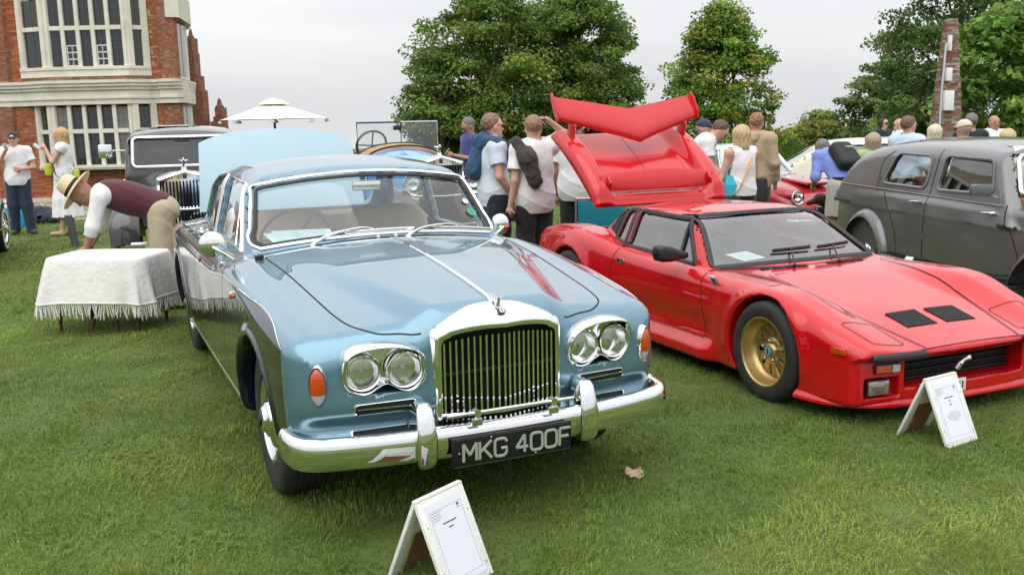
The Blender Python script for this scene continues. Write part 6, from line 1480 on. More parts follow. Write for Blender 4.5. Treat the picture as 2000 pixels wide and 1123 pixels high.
def black_limousine():
    BK = mat('black_grey_paint', (.035, .033, .035), .22, .1, coat=1); Lb = 1.45
    T = rolls('vintage_limousine', 'black upright vintage limousine with tall chrome radiator near the brick hall', (-3.64, 10.95), -1.25, BK, dict(zr=1.22, bonnet=Lb, scuttle=(.56, 1.18), chrome=True, lampz=.90, lampr=.14, lampy=.46))
    # cabin
    zr = crv([(-4.2, 1.35), (-3.9, 1.60), (-3.4, 1.71), (-2.5, 1.72), (-1.75, 1.69), (-1.5, 1.64)], .05)
    def F(x, y, z):
        a = np.abs(y); f = rmax(a-(.70-.10*np.maximum(z-1.1, 0)-.05*sstep(.9, .4, z)), z-(zr(x)-.05*(a/.6)**2), .09); f = rmax(f, x+1.40+.22*np.maximum(z-1.1, 0)-.0*x, .04); f = rmax(f, -4.15-x, .12); f = rmax(f, .44-z, .03)
        f = rmax(f, -np.maximum(np.maximum(a-.62, np.maximum(.6-z, z-zr(x)+.10)), np.maximum(x+1.48, -4.0-x)), .01)
        ws = np.maximum(rmax(np.abs(z-1.395)-.165, a-.585, .03), -1.75-x); f = rmax(f, -ws, .006)
        for (a0, a1) in ((-2.35, -1.66), (-3.15, -2.45), (-3.75, -3.25)): f = rmax(f, -np.maximum(np.maximum(np.abs(x-(a0+a1)/2)-(a1-a0)/2, np.abs(z-1.37)-.18), .3-a), .006)
        return f
    P, Q, N = nets(F, (-4.25, -.78, .4), (-1.3, .78, 1.8), .034); c = P[Q].mean(1); lab = (c[:, 2] > 1.57).astype(int); panels(P, Q, N, lab, ['cabin', 'roof'], T, BK)
    q = [(y, z) for y, z in round_poly([(-.60, 1.215), (.60, 1.215), (.58, 1.575), (-.58, 1.575)], .06, 5)]
    MB().tube([(-1.40-.22*(z-1.1)+.012, y, z) for y, z in q], .020, 8, closed=True).build('windscreen_frame', CHROME, T)
    obj('windscreen', [(-1.44-.22*(z-1.1), y, z) for y, z in ((-.6, 1.21), (.6, 1.21), (.58, 1.58), (-.58, 1.58))], [(0, 1, 2, 3)], glass_mat('car_glass', (.80, .86, .85), 1.5, 0, .05), T, smooth=False)
    for s in (-1, 1):
        for (a0, a1) in ((-2.35, -1.66), (-3.15, -2.45), (-3.75, -3.25)): obj('side_window', [(a0, s*.655, 1.19), (a1, s*.655, 1.19), (a1, s*.635, 1.55), (a0, s*.635, 1.55)], [(0, 1, 2, 3)], glass_mat('car_glass'), T, smooth=False)
        MB().box((-1.62, s*.83, 1.33), (-1.57, s*.99, 1.50), .02).build('door_mirror', CHROME, T); MB().tube([(-1.6, s*.68, 1.42), (-1.6, s*.85, 1.42)], .009, 6).build('mirror_arm', CHROME, T)
        MB().tube([(-2.0, s*.71, 1.03), (-2.0, s*.75, 1.03), (-2.12, s*.75, 1.03)], .012, 6).build('door_handle', CHROME, T)
        MB().tube([(-1.47, s*.15, 1.21), (-1.50, s*.15+.28, 1.33)], .006, 6).build('wiper', BLACK, T)
    MB().box((-1.36, -.30, 1.735), (-1.36-.0+.01-.35, .10, 1.75), .004).build('roof_visor', mat('white_box', (.78, .79, .80), .5), T, loc=(-.5, 0, -.03))
    seats(T, mat('red_leather', (.22, .03, .025), .5), -2.3, .32, 1.20, .6); MB().box((-1.62, -.6, .95), (-1.5, .6, 1.17), .03).build('dashboard', mat('walnut', (.16, .07, .03), .4), T)
    sw = sub('steering_wheel', T, (-1.85, -.32, 1.18), (0, -1.0, 0)); MB().tube([(.2*math.cos(t), .2*math.sin(t), 0) for t in np.linspace(0, 2*PI, 28, endpoint=False)], .012, 6, closed=True).build('wheel_rim', BLACK, sw)
    MB().box((-1.55, -.10, 1.47), (-1.53, .10, 1.53), .008).build('rear_view_mirror', BLACK, T)
    MB().lathe([(.075, 0), (.08, .03), (.07, .04), (0, .042)], 24, 'x', (.35, .10, .62)).build('horn_grille', CHROME2, T)
def blue_tourer():
    BL = mat('bright_blue_paint', (.10, .36, .78), .25, coat=1, spec=.3); Lb = 1.30
    T = rolls('vintage_tourer', 'bright blue open vintage tourer with wooden scuttle and folding glass windscreen', (-.84, 12.05), -1.12, BL, dict(zr=1.28, bonnet=Lb, scuttle=(.56, 1.35), wing=mat('black_wing_paint', (.02, .02, .022), .25, coat=1), lampz=.93, lampr=.15, lampy=.40))
    wd = mat('tan_wood', (.36, .18, .06), .35, coat=.6, var=.25, vscale=9); secs = []
    for x, w, z in ((-1.28, .565, 1.352), (-1.30, .58, 1.385), (-1.42, .595, 1.405), (-1.55, .61, 1.415)): secs.append([(x, -w*math.cos(t), z-.26+.26*math.sin(t)**.8) for t in np.linspace(0.02, PI-.02, 21)])
    MB().loops(secs, close=False).build('wooden_scuttle', wd, T, sharp=math.radians(60)); MB().tube(secs[1], .012, 6).build('scuttle_bead', BLACK, T); MB().tube(secs[3], .012, 6).build('scuttle_bead', BLACK, T)
    def tub(x, y, z):
        a = np.abs(y); f = rmax(a-(.62-.06*sstep(.9, .5, z)), z-1.10-.04*np.cos((x+2.5)*1.5), .05); f = rmax(f, x+1.45, .05); f = rmax(f, -3.7-x, .15); f = rmax(f, .46-z, .04); return rmax(f, -np.maximum(np.maximum(a-.54, .62-z), np.maximum(x+1.62, -3.5-x)), .02)
    P, Q, N = nets(tub, (-3.8, -.7, .42), (-1.4, .7, 1.22), .034); obj('body_tub', P, Q, BL, T, normals=N)
    # windscreen: two panes in slim frames
    FR = mat('black_enamel', (.015, .02, .03), .25, .3)
    for (y0, y1, m_, nm) in ((-.56, .06, FR, 'driver_screen'), (.07, .60, CHROME2, 'passenger_screen')):
        e = sub(nm, T, (-1.50, 0, 0), (0, -.06, 0)); 
        MB().tube([(0, y0, 1.30), (0, y1, 1.30), (0, y1, 1.70), (0, y0, 1.70)], .013, 6, closed=True).build('screen_frame', m_, e); obj('screen_glass', [(0, y0, 1.30), (0, y1, 1.30), (0, y1, 1.70), (0, y0, 1.70)], [(0, 1, 2, 3)], glass_mat('car_glass', (.80, .86, .85), 1.5, 0, .05), e, smooth=False)
    MB().box((-1.56, -.06, 1.59), (-1.53, .06, 1.65), .01).build('mirror', BLACK, T)
    sw = sub('steering_wheel', T, (-1.80, -.30, 1.40), (0, -1.05, 0)); MB().tube([(.21*math.cos(t), .21*math.sin(t), 0) for t in np.linspace(0, 2*PI, 30, endpoint=False)], .016, 8, closed=True).build('wheel_rim', mat('walnut', (.16, .07, .03), .4), sw)
    for t in (0, PI/2, PI, 1.5*PI): MB().tube([(0, 0, -.03), (.2*math.cos(t), .2*math.sin(t), 0)], .010, 6).build('spoke', BLACK, sw)
    MB().tube([(0, 0, -.03), (0, 0, -.45)], .02, 8).build('column', BLACK, sw)
    big_lamp(T, (-1.35, -.80, 1.22), .07, .2, .12); MB().tube([(-1.42, -.58, 1.2), (-1.40, -.78, 1.2)], .012, 6).build('lamp_arm', CHROME, T)
    MB().box((-2.2, -.50, .62), (-1.95, .50, 1.16), .07).build('front_seat', mat('navy_leather', (.02, .03, .07), .5), T); MB().box((-3.4, -.50, .62), (-3.1, .50, 1.16), .07).build('rear_seat', mat('navy_leather'), T)
    hd = MB(); hd.tube(curve3([(-3.2, -.62, 1.14), (-3.75, -.45, 1.17), (-3.8, .45, 1.17), (-3.2, .62, 1.14)], 24), .07, 10); hd.build('folded_hood', mat('navy_canvas', (.015, .025, .06), .8), T)
    MB().box((.52, -.28, .50), (.535, .28, .62), .004).build('number_plate', mat('plate_black'), T)
grey_saloon(); red_coupe(); cream_saloon(); teal_roadster(); black_limousine(); blue_tourer()
# ================================================================ people
def _cone(p, a, b, ra, rb):
    a = np.asarray(a, float); b = np.asarray(b, float); d = b-a; L2 = d@d+1e-12
    t = np.clip(((p[0]-a[0])*d[0]+(p[1]-a[1])*d[1]+(p[2]-a[2])*d[2])/L2, 0, 1)
    return np.sqrt((p[0]-a[0]-d[0]*t)**2+(p[1]-a[1]-d[1]*t)**2+(p[2]-a[2]-d[2]*t)**2)-(ra+(rb-ra)*t)
def _ell(p, c, r, R=None):
    q = [p[i]-c[i] for i in range(3)]
    if R is not None: q = [R[0, i]*q[0]+R[1, i]*q[1]+R[2, i]*q[2] for i in range(3)]
    k = np.sqrt((q[0]/r[0])**2+(q[1]/r[1])**2+(q[2]/r[2])**2); return (k-1)*min(r)
def _smin(a, b, k):
    h = np.maximum(k-np.abs(a-b), 0)/k; return np.minimum(a, b)-h*h*k*.25
def _noise(p, s): return np.sin(p[0]*s+1.3*np.sin(p[2]*s*.7))*np.sin(p[2]*s*.6+p[1]*s*.9+.7*np.sin(p[0]*s*.8))
def _fold(p):
    rd = lambda q: (1-np.abs(np.sin(q)))**2.2
    a = rd(5.5*p[2]+6*p[0]+1.6*np.sin(5*p[0]+4*p[2])+1.1*np.sin(8*p[1])); b = rd(7*p[2]-8*p[0]+2.1*np.sin(6*p[2]+5*p[1])+.8)
    return 1.0*a*np.clip(1.6-p[2], .35, 1)+.9*b-.5
def smesh(name, f, pts, pad, h, m, T):
    P = np.asarray(pts, float); lo = P.min(0)-pad; hi = P.max(0)+pad
    V, Q, N = nets(lambda x, y, z: f((x, y, z)), lo, hi, h)
    return obj(name, V, Q, m, T, normals=N)
SKIN = {'fair': mat('skin_fair', (.58, .34, .25), .5, var=.06, vscale=9), 'tan': mat('skin_tan', (.42, .21, .13), .5, var=.07, vscale=9), 'pink': mat('skin_pink', (.60, .31, .23), .5, var=.07, vscale=9)}
def cloth(name, c, **k): return mat('cloth_'+name, c, .85, sheen=.15, bump=.55, bscale=11, bdist=.018, var=.07, vscale=5, **k)
def person(label, loc, yaw, J={}, top=None, legs=None, hair=None, skin='fair', H=1.75, h=.014, look=None, fingers=True, glasses=False, extra=None, shoes=(.03, .03, .035), group=None, women=False):
    """loc: point between the feet; faces -Y at yaw 0; joints in metres for a 1.75 m figure; side a = x<0, b = x>0"""
    T = thing('person', label, 'person', loc, yaw, group); h *= 1.30 if fingers else 1.5; k = H/1.75; T.scale = (k, k, k)
    j = dict(pel=(0, 0, .96), che=(0, .01, 1.28), nek=(0, .02, 1.475), hed=(0, -.005, 1.625), sha=(-.185, .015, 1.425), shb=(.185, .015, 1.425), ela=(-.235, .03, 1.13), elb=(.235, .03, 1.13), wra=(-.245, -.05, .88), wrb=(.245, -.05, .88),
             hia=(-.092, 0, .93), hib=(.092, 0, .93), kna=(-.105, -.015, .50), knb=(.105, -.015, .50), ana=(-.11, .03, .085), anb=(.11, .03, .085), toa=(-.125, -.13, .03), tob=(.125, -.13, .03)); j.update(J); j = {q: np.array(v, float) for q, v in j.items()}
    if women: j['sha'] = j['sha']+[.02, 0, 0]; j['shb'] = j['shb']-[.02, 0, 0]
    f = np.array(look if look is not None else (0, -1, 0), float); f /= np.linalg.norm(f); upv = j['hed']-j['nek']; upv = upv/np.linalg.norm(upv); upv = np.array([0, 0, 1])*.6+upv*.4; upv -= f*(upv@f); upv /= np.linalg.norm(upv); rt = np.cross(f, upv); R = np.stack([rt, -f, upv], 1)   # head axes: x right(-), y back, z up
    Hc = j['hed']; hp = lambda a, b, c: Hc+rt*a+f*b+upv*c
    side = lambda a, b: a+(b-a)
    def head(p):
        d = _ell(p, hp(0, -.012, .028), (.077, .098, .092), R); d = _smin(d, _ell(p, hp(0, .018, -.03), (.064, .076, .088), R), .05)
        d = _smin(d, _cone(p, hp(0, .035, -.075), hp(0, .068, -.098), .040, .026), .035); d = _smin(d, _cone(p, hp(0, .086, .0), hp(0, .112, -.034), .009, .0135), .014)
        for s in (-1, 1):
            d = _smin(d, _ell(p, hp(s*.078, -.008, -.012), (.011, .020, .032), R), .008); d = _smin(d, _cone(p, hp(s*.012, .084, .022), hp(s*.05, .072, .022), .012, .010), .015)
            d = np.maximum(d, -_ell(p, hp(s*.031, .094, .002), (.016, .014, .009), R))
        return np.maximum(d, -_ell(p, hp(0, .102, -.064), (.022, .010, .0035), R))
    tw = .155 if women else .168
    def torso(p, o=0):
        wv = j['shb']-j['sha']; wv = wv/np.linalg.norm(wv); up_ = j['nek']-j['pel']; up_ = up_/np.linalg.norm(up_); fw_ = np.cross(up_, wv); Rt = np.stack([wv, np.cross(up_, wv), up_], 1)
        mid = j['pel']*.5+j['che']*.5
        d = _ell(p, j['che']+up_*.03, (tw+o, .118+o, .21+o), Rt); d = _smin(d, _ell(p, mid-up_*.02, (.142+o, .106+o, .20+o), Rt), .09); d = _smin(d, _ell(p, j['pel'], (.155+o, .112+o, .14+o), Rt), .09)
        d = _smin(d, _cone(p, j['sha'], j['nek']-up_*.03, .062+o, .052+o), .05); return _smin(d, _cone(p, j['shb'], j['nek']-up_*.03, .062+o, .052+o), .05)
    def arm(p, s, o=0, t0=0, t1=1):
        sh, el, wr = j['sh'+s], j['el'+s], j['wr'+s]; q = .9 if women else 1
        d = _cone(p, sh, el, (.056*q+o), (.041*q+o)); return _smin(d, _cone(p, el, wr, (.041*q+o), (.027*q+o)), .02)
    def leg(p, s, o=0):
        hi_, kn, an = j['hi'+s], j['kn'+s], j['an'+s]; d = _cone(p, hi_, kn, .088+o, .056+o); d = _smin(d, _cone(p, kn, kn*.6+an*.4, .056+o, .060+o), .02); return _smin(d, _cone(p, kn*.6+an*.4, an, .058+o, .036+o), .03)
    def foot(p, s, o=0): return _smin(_cone(p, j['an'+s]-[0, 0, .045], j['to'+s]+[0, 0, .012], .042+o, .030+o), _cone(p, j['an'+s]-[0, 0, .045], j['an'+s]-[0, 0, .01], .042+o, .04+o), .02)
    hands = []
    def hand(p, s):
        wr, el = j['wr'+s], j['el'+s]; d0 = wr-el; d0 /= np.linalg.norm(d0); dv = J.get('hd'+s); d0 = np.array(dv, float)/np.linalg.norm(dv) if dv is not None else d0
        pn = np.array(J.get('pn'+s, (1.0 if s == 'a' else -1.0, -.2, 0)), float); pn -= d0*(pn@d0); pn /= np.linalg.norm(pn); sd = np.cross(d0, pn); sg = 1 if s == 'a' else -1
        cu = J.get('curl', .35); d = _cone(p, wr+d0*.01, wr+d0*.045, .026, .030); d = _smin(d, _cone(p, wr+d0*.045-sd*.022, wr+d0*.075-sd*.026, .018, .015), .015); d = _smin(d, _cone(p, wr+d0*.045+sd*.022, wr+d0*.075+sd*.026, .018, .015), .015)
        for i, L_ in enumerate((.062, .072, .068, .052)):
            b = wr+d0*.085+sd*(-.030+.020*i)*1.05; m1 = b+(d0*(1-cu*.4)+pn*cu*.7)*L_*.5; e = m1+(d0*(1-cu*1.3)+pn*cu*1.4)*L_*.5; d = _smin(d, np.minimum(_cone(p, b, m1, .0095, .0088), _cone(p, m1, e, .0088, .0075)), .006)
        b = wr+d0*.03-sd*.026*sg*-1*-1; m1 = b+(d0*.5-sd*.55*sg*1+pn*.45)*.045; e = m1+(d0*.8+pn*.4)*.034; return _smin(d, np.minimum(_cone(p, b, m1, .013, .011), _cone(p, m1, e, .011, .008)), .012)
    def body(p):
        d = head(p); d = _smin(d, _cone(p, j['nek']-[0, 0, .03], j['hed']-upv*.06, .052, .050), .03); d = _smin(d, torso(p), .03)
        for s in 'ab':
            d = _smin(d, arm(p, s), .03); d = _smin(d, leg(p, s), .03); d = _smin(d, foot(p, s), .02)
            if not fingers: d = _smin(d, _cone(p, j['wr'+s], j['wr'+s]+(j['wr'+s]-j['el'+s])/np.linalg.norm(j['wr'+s]-j['el'+s])*.12, .030, .022), .02)
        return d
    allp = np.array([v for q, v in j.items() if len(q) == 3 and q[:2] not in ('hd', 'pn') and v.shape == (3,)])
    V, Q, N = nets(lambda x, y, z: body((x, y, z)), allp.min(0)-.17, allp.max(0)+.17, h)
    if fingers:
        for s in 'ab':
            c = j['wr'+s]; v, q, n_ = nets(lambda x, y, z: hand((x, y, z), s), c-.17, c+.17, .0086); Q = np.r_[Q, q+len(V)]; V = np.r_[V, v]; N = np.r_[N, n_]
    obj('body', V, Q, SKIN[skin], T, normals=N)
    for s in (-1, 1):
        MB().ball(hp(s*.031, .083, .003), (.0115, .0115, .0115), 8, 6).build('eye', mat('eye_dark', (.03, .025, .02), .2), T)
        MB().tube([hp(s*.014, .096, .026), hp(s*.032, .093, .031), hp(s*.050, .080, .024)], .005, 5).build('eyebrow', hair[1] if hair else mat('brow', (.10, .06, .04), .8), T)
    MB().tube([hp(-.02, .093, -.064), hp(0, .100, -.062), hp(.02, .093, -.064)], .005, 5).build('mouth', mat('lips', (.40, .15, .13), .5), T)
    if glasses:
        g = MB()
        for s in (-1, 1): g.box(np.array([s*.034-.024, -.006, -.017]), np.array([s*.034+.024, .004, .017]), .005); g.tube([(s*.058, 0, .008), (s*.080, .09, .008)], .004, 5)
        g.tube([(-.012, 0, .008), (.012, 0, .008)], .004, 5); o = g.build('sunglasses', mat('dark_glasses', (.01, .01, .01), .1, coat=1), T); Mx = Matrix([[*R[0], 0], [*R[1], 0], [*R[2], 0], [0, 0, 0, 1]]); Mx.translation = Vector(hp(0, .102, .004)); o.matrix_local = Mx
    # ---- clothes
    ha = h*.95
    if top:
        ty, tm = top['type'], top['m']; o = top.get('o', .020); hem = top.get('hem', .80 if ty != 'tank' else .90); sl = top.get('sleeve', .62)
        up_ = j['che']-j['pel']; up_ = up_/np.linalg.norm(up_)
        def shirt(p):
            w_ = -.006*_fold(p)+.0012*_noise(p, 31); d = torso(p, o)
            # loose body below the chest
            d = d if top.get('slim') else _smin(d, _ell(p, j['pel']-up_*.03, (.160+o, .122+o, .25), np.stack([np.array([1.0, 0, 0]), np.cross(up_, [1.0, 0, 0]), up_], 1)), .08)
            if ty != 'tank':
                for s in 'ab':
                    sh, el, wr = j['sh'+s], j['el'+s], j['wr'+s]
                    if sl <= 1: e = sh+(el-sh)*sl; a_ = _cone(p, sh, e, .066+o*.7, .060+o); ax_ = (el-sh)/np.linalg.norm(el-sh); a_ = np.maximum(a_, (p[0]-e[0])*ax_[0]+(p[1]-e[1])*ax_[1]+(p[2]-e[2])*ax_[2])
                    else: e = el+(wr-el)*(sl-1); a_ = _smin(_cone(p, sh, el, .064+o*.7, .052+o*.7), _cone(p, el, e, .052+o*.7, .043+o*.7), .03); ax_ = (wr-el)/np.linalg.norm(wr-el); a_ = np.where(((p[0]-el[0])*ax_[0]+(p[1]-el[1])*ax_[1]+(p[2]-el[2])*ax_[2]) > 0, np.maximum(a_, (p[0]-e[0])*ax_[0]+(p[1]-e[1])*ax_[1]+(p[2]-e[2])*ax_[2]), a_)
                    d = _smin(d, a_, .04)
            d = d+w_
            hp_ = j['pel']-up_*(.96-hem); d = np.maximum(d, -((p[0]-hp_[0])*up_[0]+(p[1]-hp_[1])*up_[1]+(p[2]-hp_[2])*up_[2]))
            nk = j['nek']; d = np.maximum(d, -_cone(p, nk-[0, 0, .005]+f*.02*0, nk+[0, 0, .25], .064 if ty != 'tank' else .085, .09))
            if ty == 'tank':
                for s in 'ab': d = np.maximum(d, -_cone(p, j['sh'+s]+(j['sh'+s]-j['nek'])*.05, j['el'+s], .075, .08))
            return d
        smesh('shirt', shirt, [j[q] for q in ('pel', 'che', 'nek', 'sha', 'shb', 'ela', 'elb', 'wra', 'wrb')]+[j['pel']-up_*.3], .16, ha, tm, T)
        if top.get('collar'): MB().tube([j['nek']+rt*.068*math.cos(t)+f*.066*math.sin(t)+[0, 0, .0+.014*math.sin(t)*-1] for t in np.linspace(0, 2*PI, 18, endpoint=False)], .013, 6, closed=True, flat=(.7, 1.4)).build('collar', top.get('cm', tm), T)
    if legs:
        ly, lm = legs['type'], legs['m']; o = legs.get('o', .020)
        if ly == 'skirt':
            def trous(p):
                c = j['pel']; z1 = legs.get('hem', .35); d = _smin(_cone(p, c+[0, 0, .05], c*.4+np.array([0, 0, z1])*.6, .155, .20), _cone(p, c*.4+np.array([0, 0, z1])*.6, (0, .01, z1-.05), .21, .26), .06); an = np.arctan2(p[0], p[1]); d = d+.009*np.sin(an*11+2*p[2])*np.clip((.9-p[2])*2, 0, 1); return np.maximum(d, z1-p[2])
        else:
            sh_ = ly == 'shorts'
            def trous(p):
                u0 = j['che']-j['pel']; u0 = u0/np.linalg.norm(u0); d = _ell(p, j['pel']-u0*.01, (.161+o*.4, .119+o*.4, .15+o*.4), np.stack([np.array([1.0, 0, 0]), np.cross(u0, [1.0, 0, 0]), u0], 1))
                for s in 'ab':
                    hi_, kn, an = j['hi'+s], j['kn'+s], j['an'+s]
                    if sh_: q = _cone(p, hi_, hi_*.15+kn*.85, .096+o, .082+o*1.2); ax_ = (kn-hi_)/np.linalg.norm(kn-hi_); e = hi_*.12+kn*.88; q = np.maximum(q, (p[0]-e[0])*ax_[0]+(p[1]-e[1])*ax_[1]+(p[2]-e[2])*ax_[2])
                    else: q = _smin(_cone(p, hi_, kn, .094+o*.7, .066+o), _cone(p, kn, an-[0, 0, .02], .066+o, .052+o), .04); q = np.maximum(q, j['an'+s][2]-.045-p[2])
                    d = _smin(d, q, .05)
                d = d-.005*_fold(p)+.0012*_noise(p, 40); c = j['pel']; up_ = j['che']-c; up_ = up_/np.linalg.norm(up_); return np.maximum(d, (p[0]-c[0])*up_[0]+(p[1]-c[1])*up_[1]+(p[2]-c[2])*up_[2]-.10)
        smesh('trousers' if ly == 'trousers' else ly, trous, [j[q] for q in ('pel', 'hia', 'hib', 'kna', 'knb', 'ana', 'anb')]+([(0, 0, .3)] if ly == 'skirt' else []), .27 if ly == 'skirt' else .17, ha, lm, T)
    if shoes is not None:
        for s in 'ab': smesh('shoe', lambda p: np.maximum(foot(p, s, .012), -p[2]+.0), [j['an'+s], j['to'+s]-[0, 0, .03]], .09, .019, mat('shoe_%d' % int(sum(shoes)*1000), shoes, .5), T)
    if hair:
        st, hm = hair
        def hf(p):
            w_ = (.004 if st in ('short', 'quiff') else .0012)*_noise(p, 95)
            q = [p[i]-Hc[i] for i in range(3)]; u_ = sum(q[i]*f[i] for i in range(3)); v_ = sum(q[i]*upv[i] for i in range(3))
            if st == 'cap':
                d = _ell(p, hp(0, -.01, .035), (.090, .112, .098), R); d = np.maximum(d, .022-v_+.25*np.maximum(-u_, 0)); b_ = np.maximum(_ell(p, hp(0, .085, .040), (.082, .095, .02), R), np.abs(v_-.036+.25*np.maximum(u_-.1, 0))-.007); return np.minimum(d, b_)
            d = _ell(p, hp(0, -.018, .034), (.088, .106, .100), R)+w_
            if st == 'bald': return np.maximum(_ell(p, hp(0, -.016, .03), (.0815, .1015, .094), R), np.maximum(v_-.045, -.05-v_+1.2*np.maximum(u_+.02, 0)))
            front = u_*.95-.058-.35*np.minimum(v_-.06, 0)*-1
            if st == 'short': return np.maximum(d, np.maximum(u_-.045+.9*np.maximum(.075-v_, 0), -.045-v_+.9*np.maximum(u_+.04, 0)))
            if st == 'quiff': d = _smin(d, _cone(p, hp(-.03, .07, .10), hp(.03, .07, .105), .032, .034), .03)+w_; return np.maximum(d, np.maximum(u_-.10+1.6*np.maximum(.085-v_, 0), -.045-v_+.9*np.maximum(u_+.04, 0)))
            ln = -.13 if st == 'bob' else -.20
            d = _smin(d, _cone(p, hp(0, -.045, .0), hp(0, -.055, ln), .088, .062), .05)
            for s in (-1, 1): d = _smin(d, _cone(p, hp(s*.062, -.005, .04), hp(s*.078, -.01, ln), .042, .034), .04)
            return np.maximum(d+.0028*np.sin(np.arctan2(q[0], q[1])*16+4*np.sin(q[2]*14))+w_, u_-.048+.55*np.maximum(.06-v_, 0)-.04*np.clip((np.abs(sum(q[i]*rt[i] for i in range(3)))-.05)*30, 0, 1))
        smesh('cap' if st == 'cap' else 'hair', hf, [Hc], .26, .0135, hm, T)
        if st == 'cap' and len(hair) > 1:
            def hs(p): q = [p[i]-Hc[i] for i in range(3)]; v_ = sum(q[i]*upv[i] for i in range(3)); u_ = sum(q[i]*f[i] for i in range(3)); return np.maximum(_ell(p, hp(0, -.016, .02), (.082, .103, .09), R), np.maximum(v_-.03, np.maximum(u_-.02, -.06-v_)))
            smesh('hair', hs, [Hc], .2, .017, mat('grey_hair', (.30, .27, .24), .7), T)
    if extra: extra(T, j, hp)
    return T
def hairm(n, c): return mat('hair_'+n, c, .55, var=.3, vscale=60, bump=.5, bscale=140, bdist=.004)
def strap(T, pts, m, r=.012, name='bag_strap'): return MB().tube(curve3(pts, 24), r, 6, flat=(1.5, .35)).build(name, m, T)
def folded_sweater(T, j, m, name='sweater'):
    # sweater laid over the shoulders, sleeves hanging in front, body down the back
    def sw(p):
        nk = j['nek']; d = _cone(p, j['sha']+[-.02, .02, .045], nk+[0, .07, .02], .052, .062); d = _smin(d, _cone(p, j['shb']+[.02, .02, .045], nk+[0, .07, .02], .052, .062), .05)
        d = _smin(d, _cone(p, nk+[0, .09, .0], nk+[.03, .16, -.28], .075, .10), .08)
        for s in 'ab': d = _smin(d, _cone(p, j['sh'+s]+[0, -.03, .04], j['sh'+s]*.7+j['che']*.3+[0, -.13, -.10], .05, .04), .05)
        return d+.008*_noise(p, 30)+.005*_noise(p, 60)
    return smesh(name, sw, [j['sha'], j['shb'], j['nek']+[0, .2, -.35], j['che']+[0, -.15, 0]], .15, .019, m, T)
def stand(u, Y): p = px(u, 300, Y); return (p[0], Y, gz(p[0], Y))
def yaw_to(dx, dy): return math.atan2(dx, -dy)    # facing direction in plan (dx, dy)
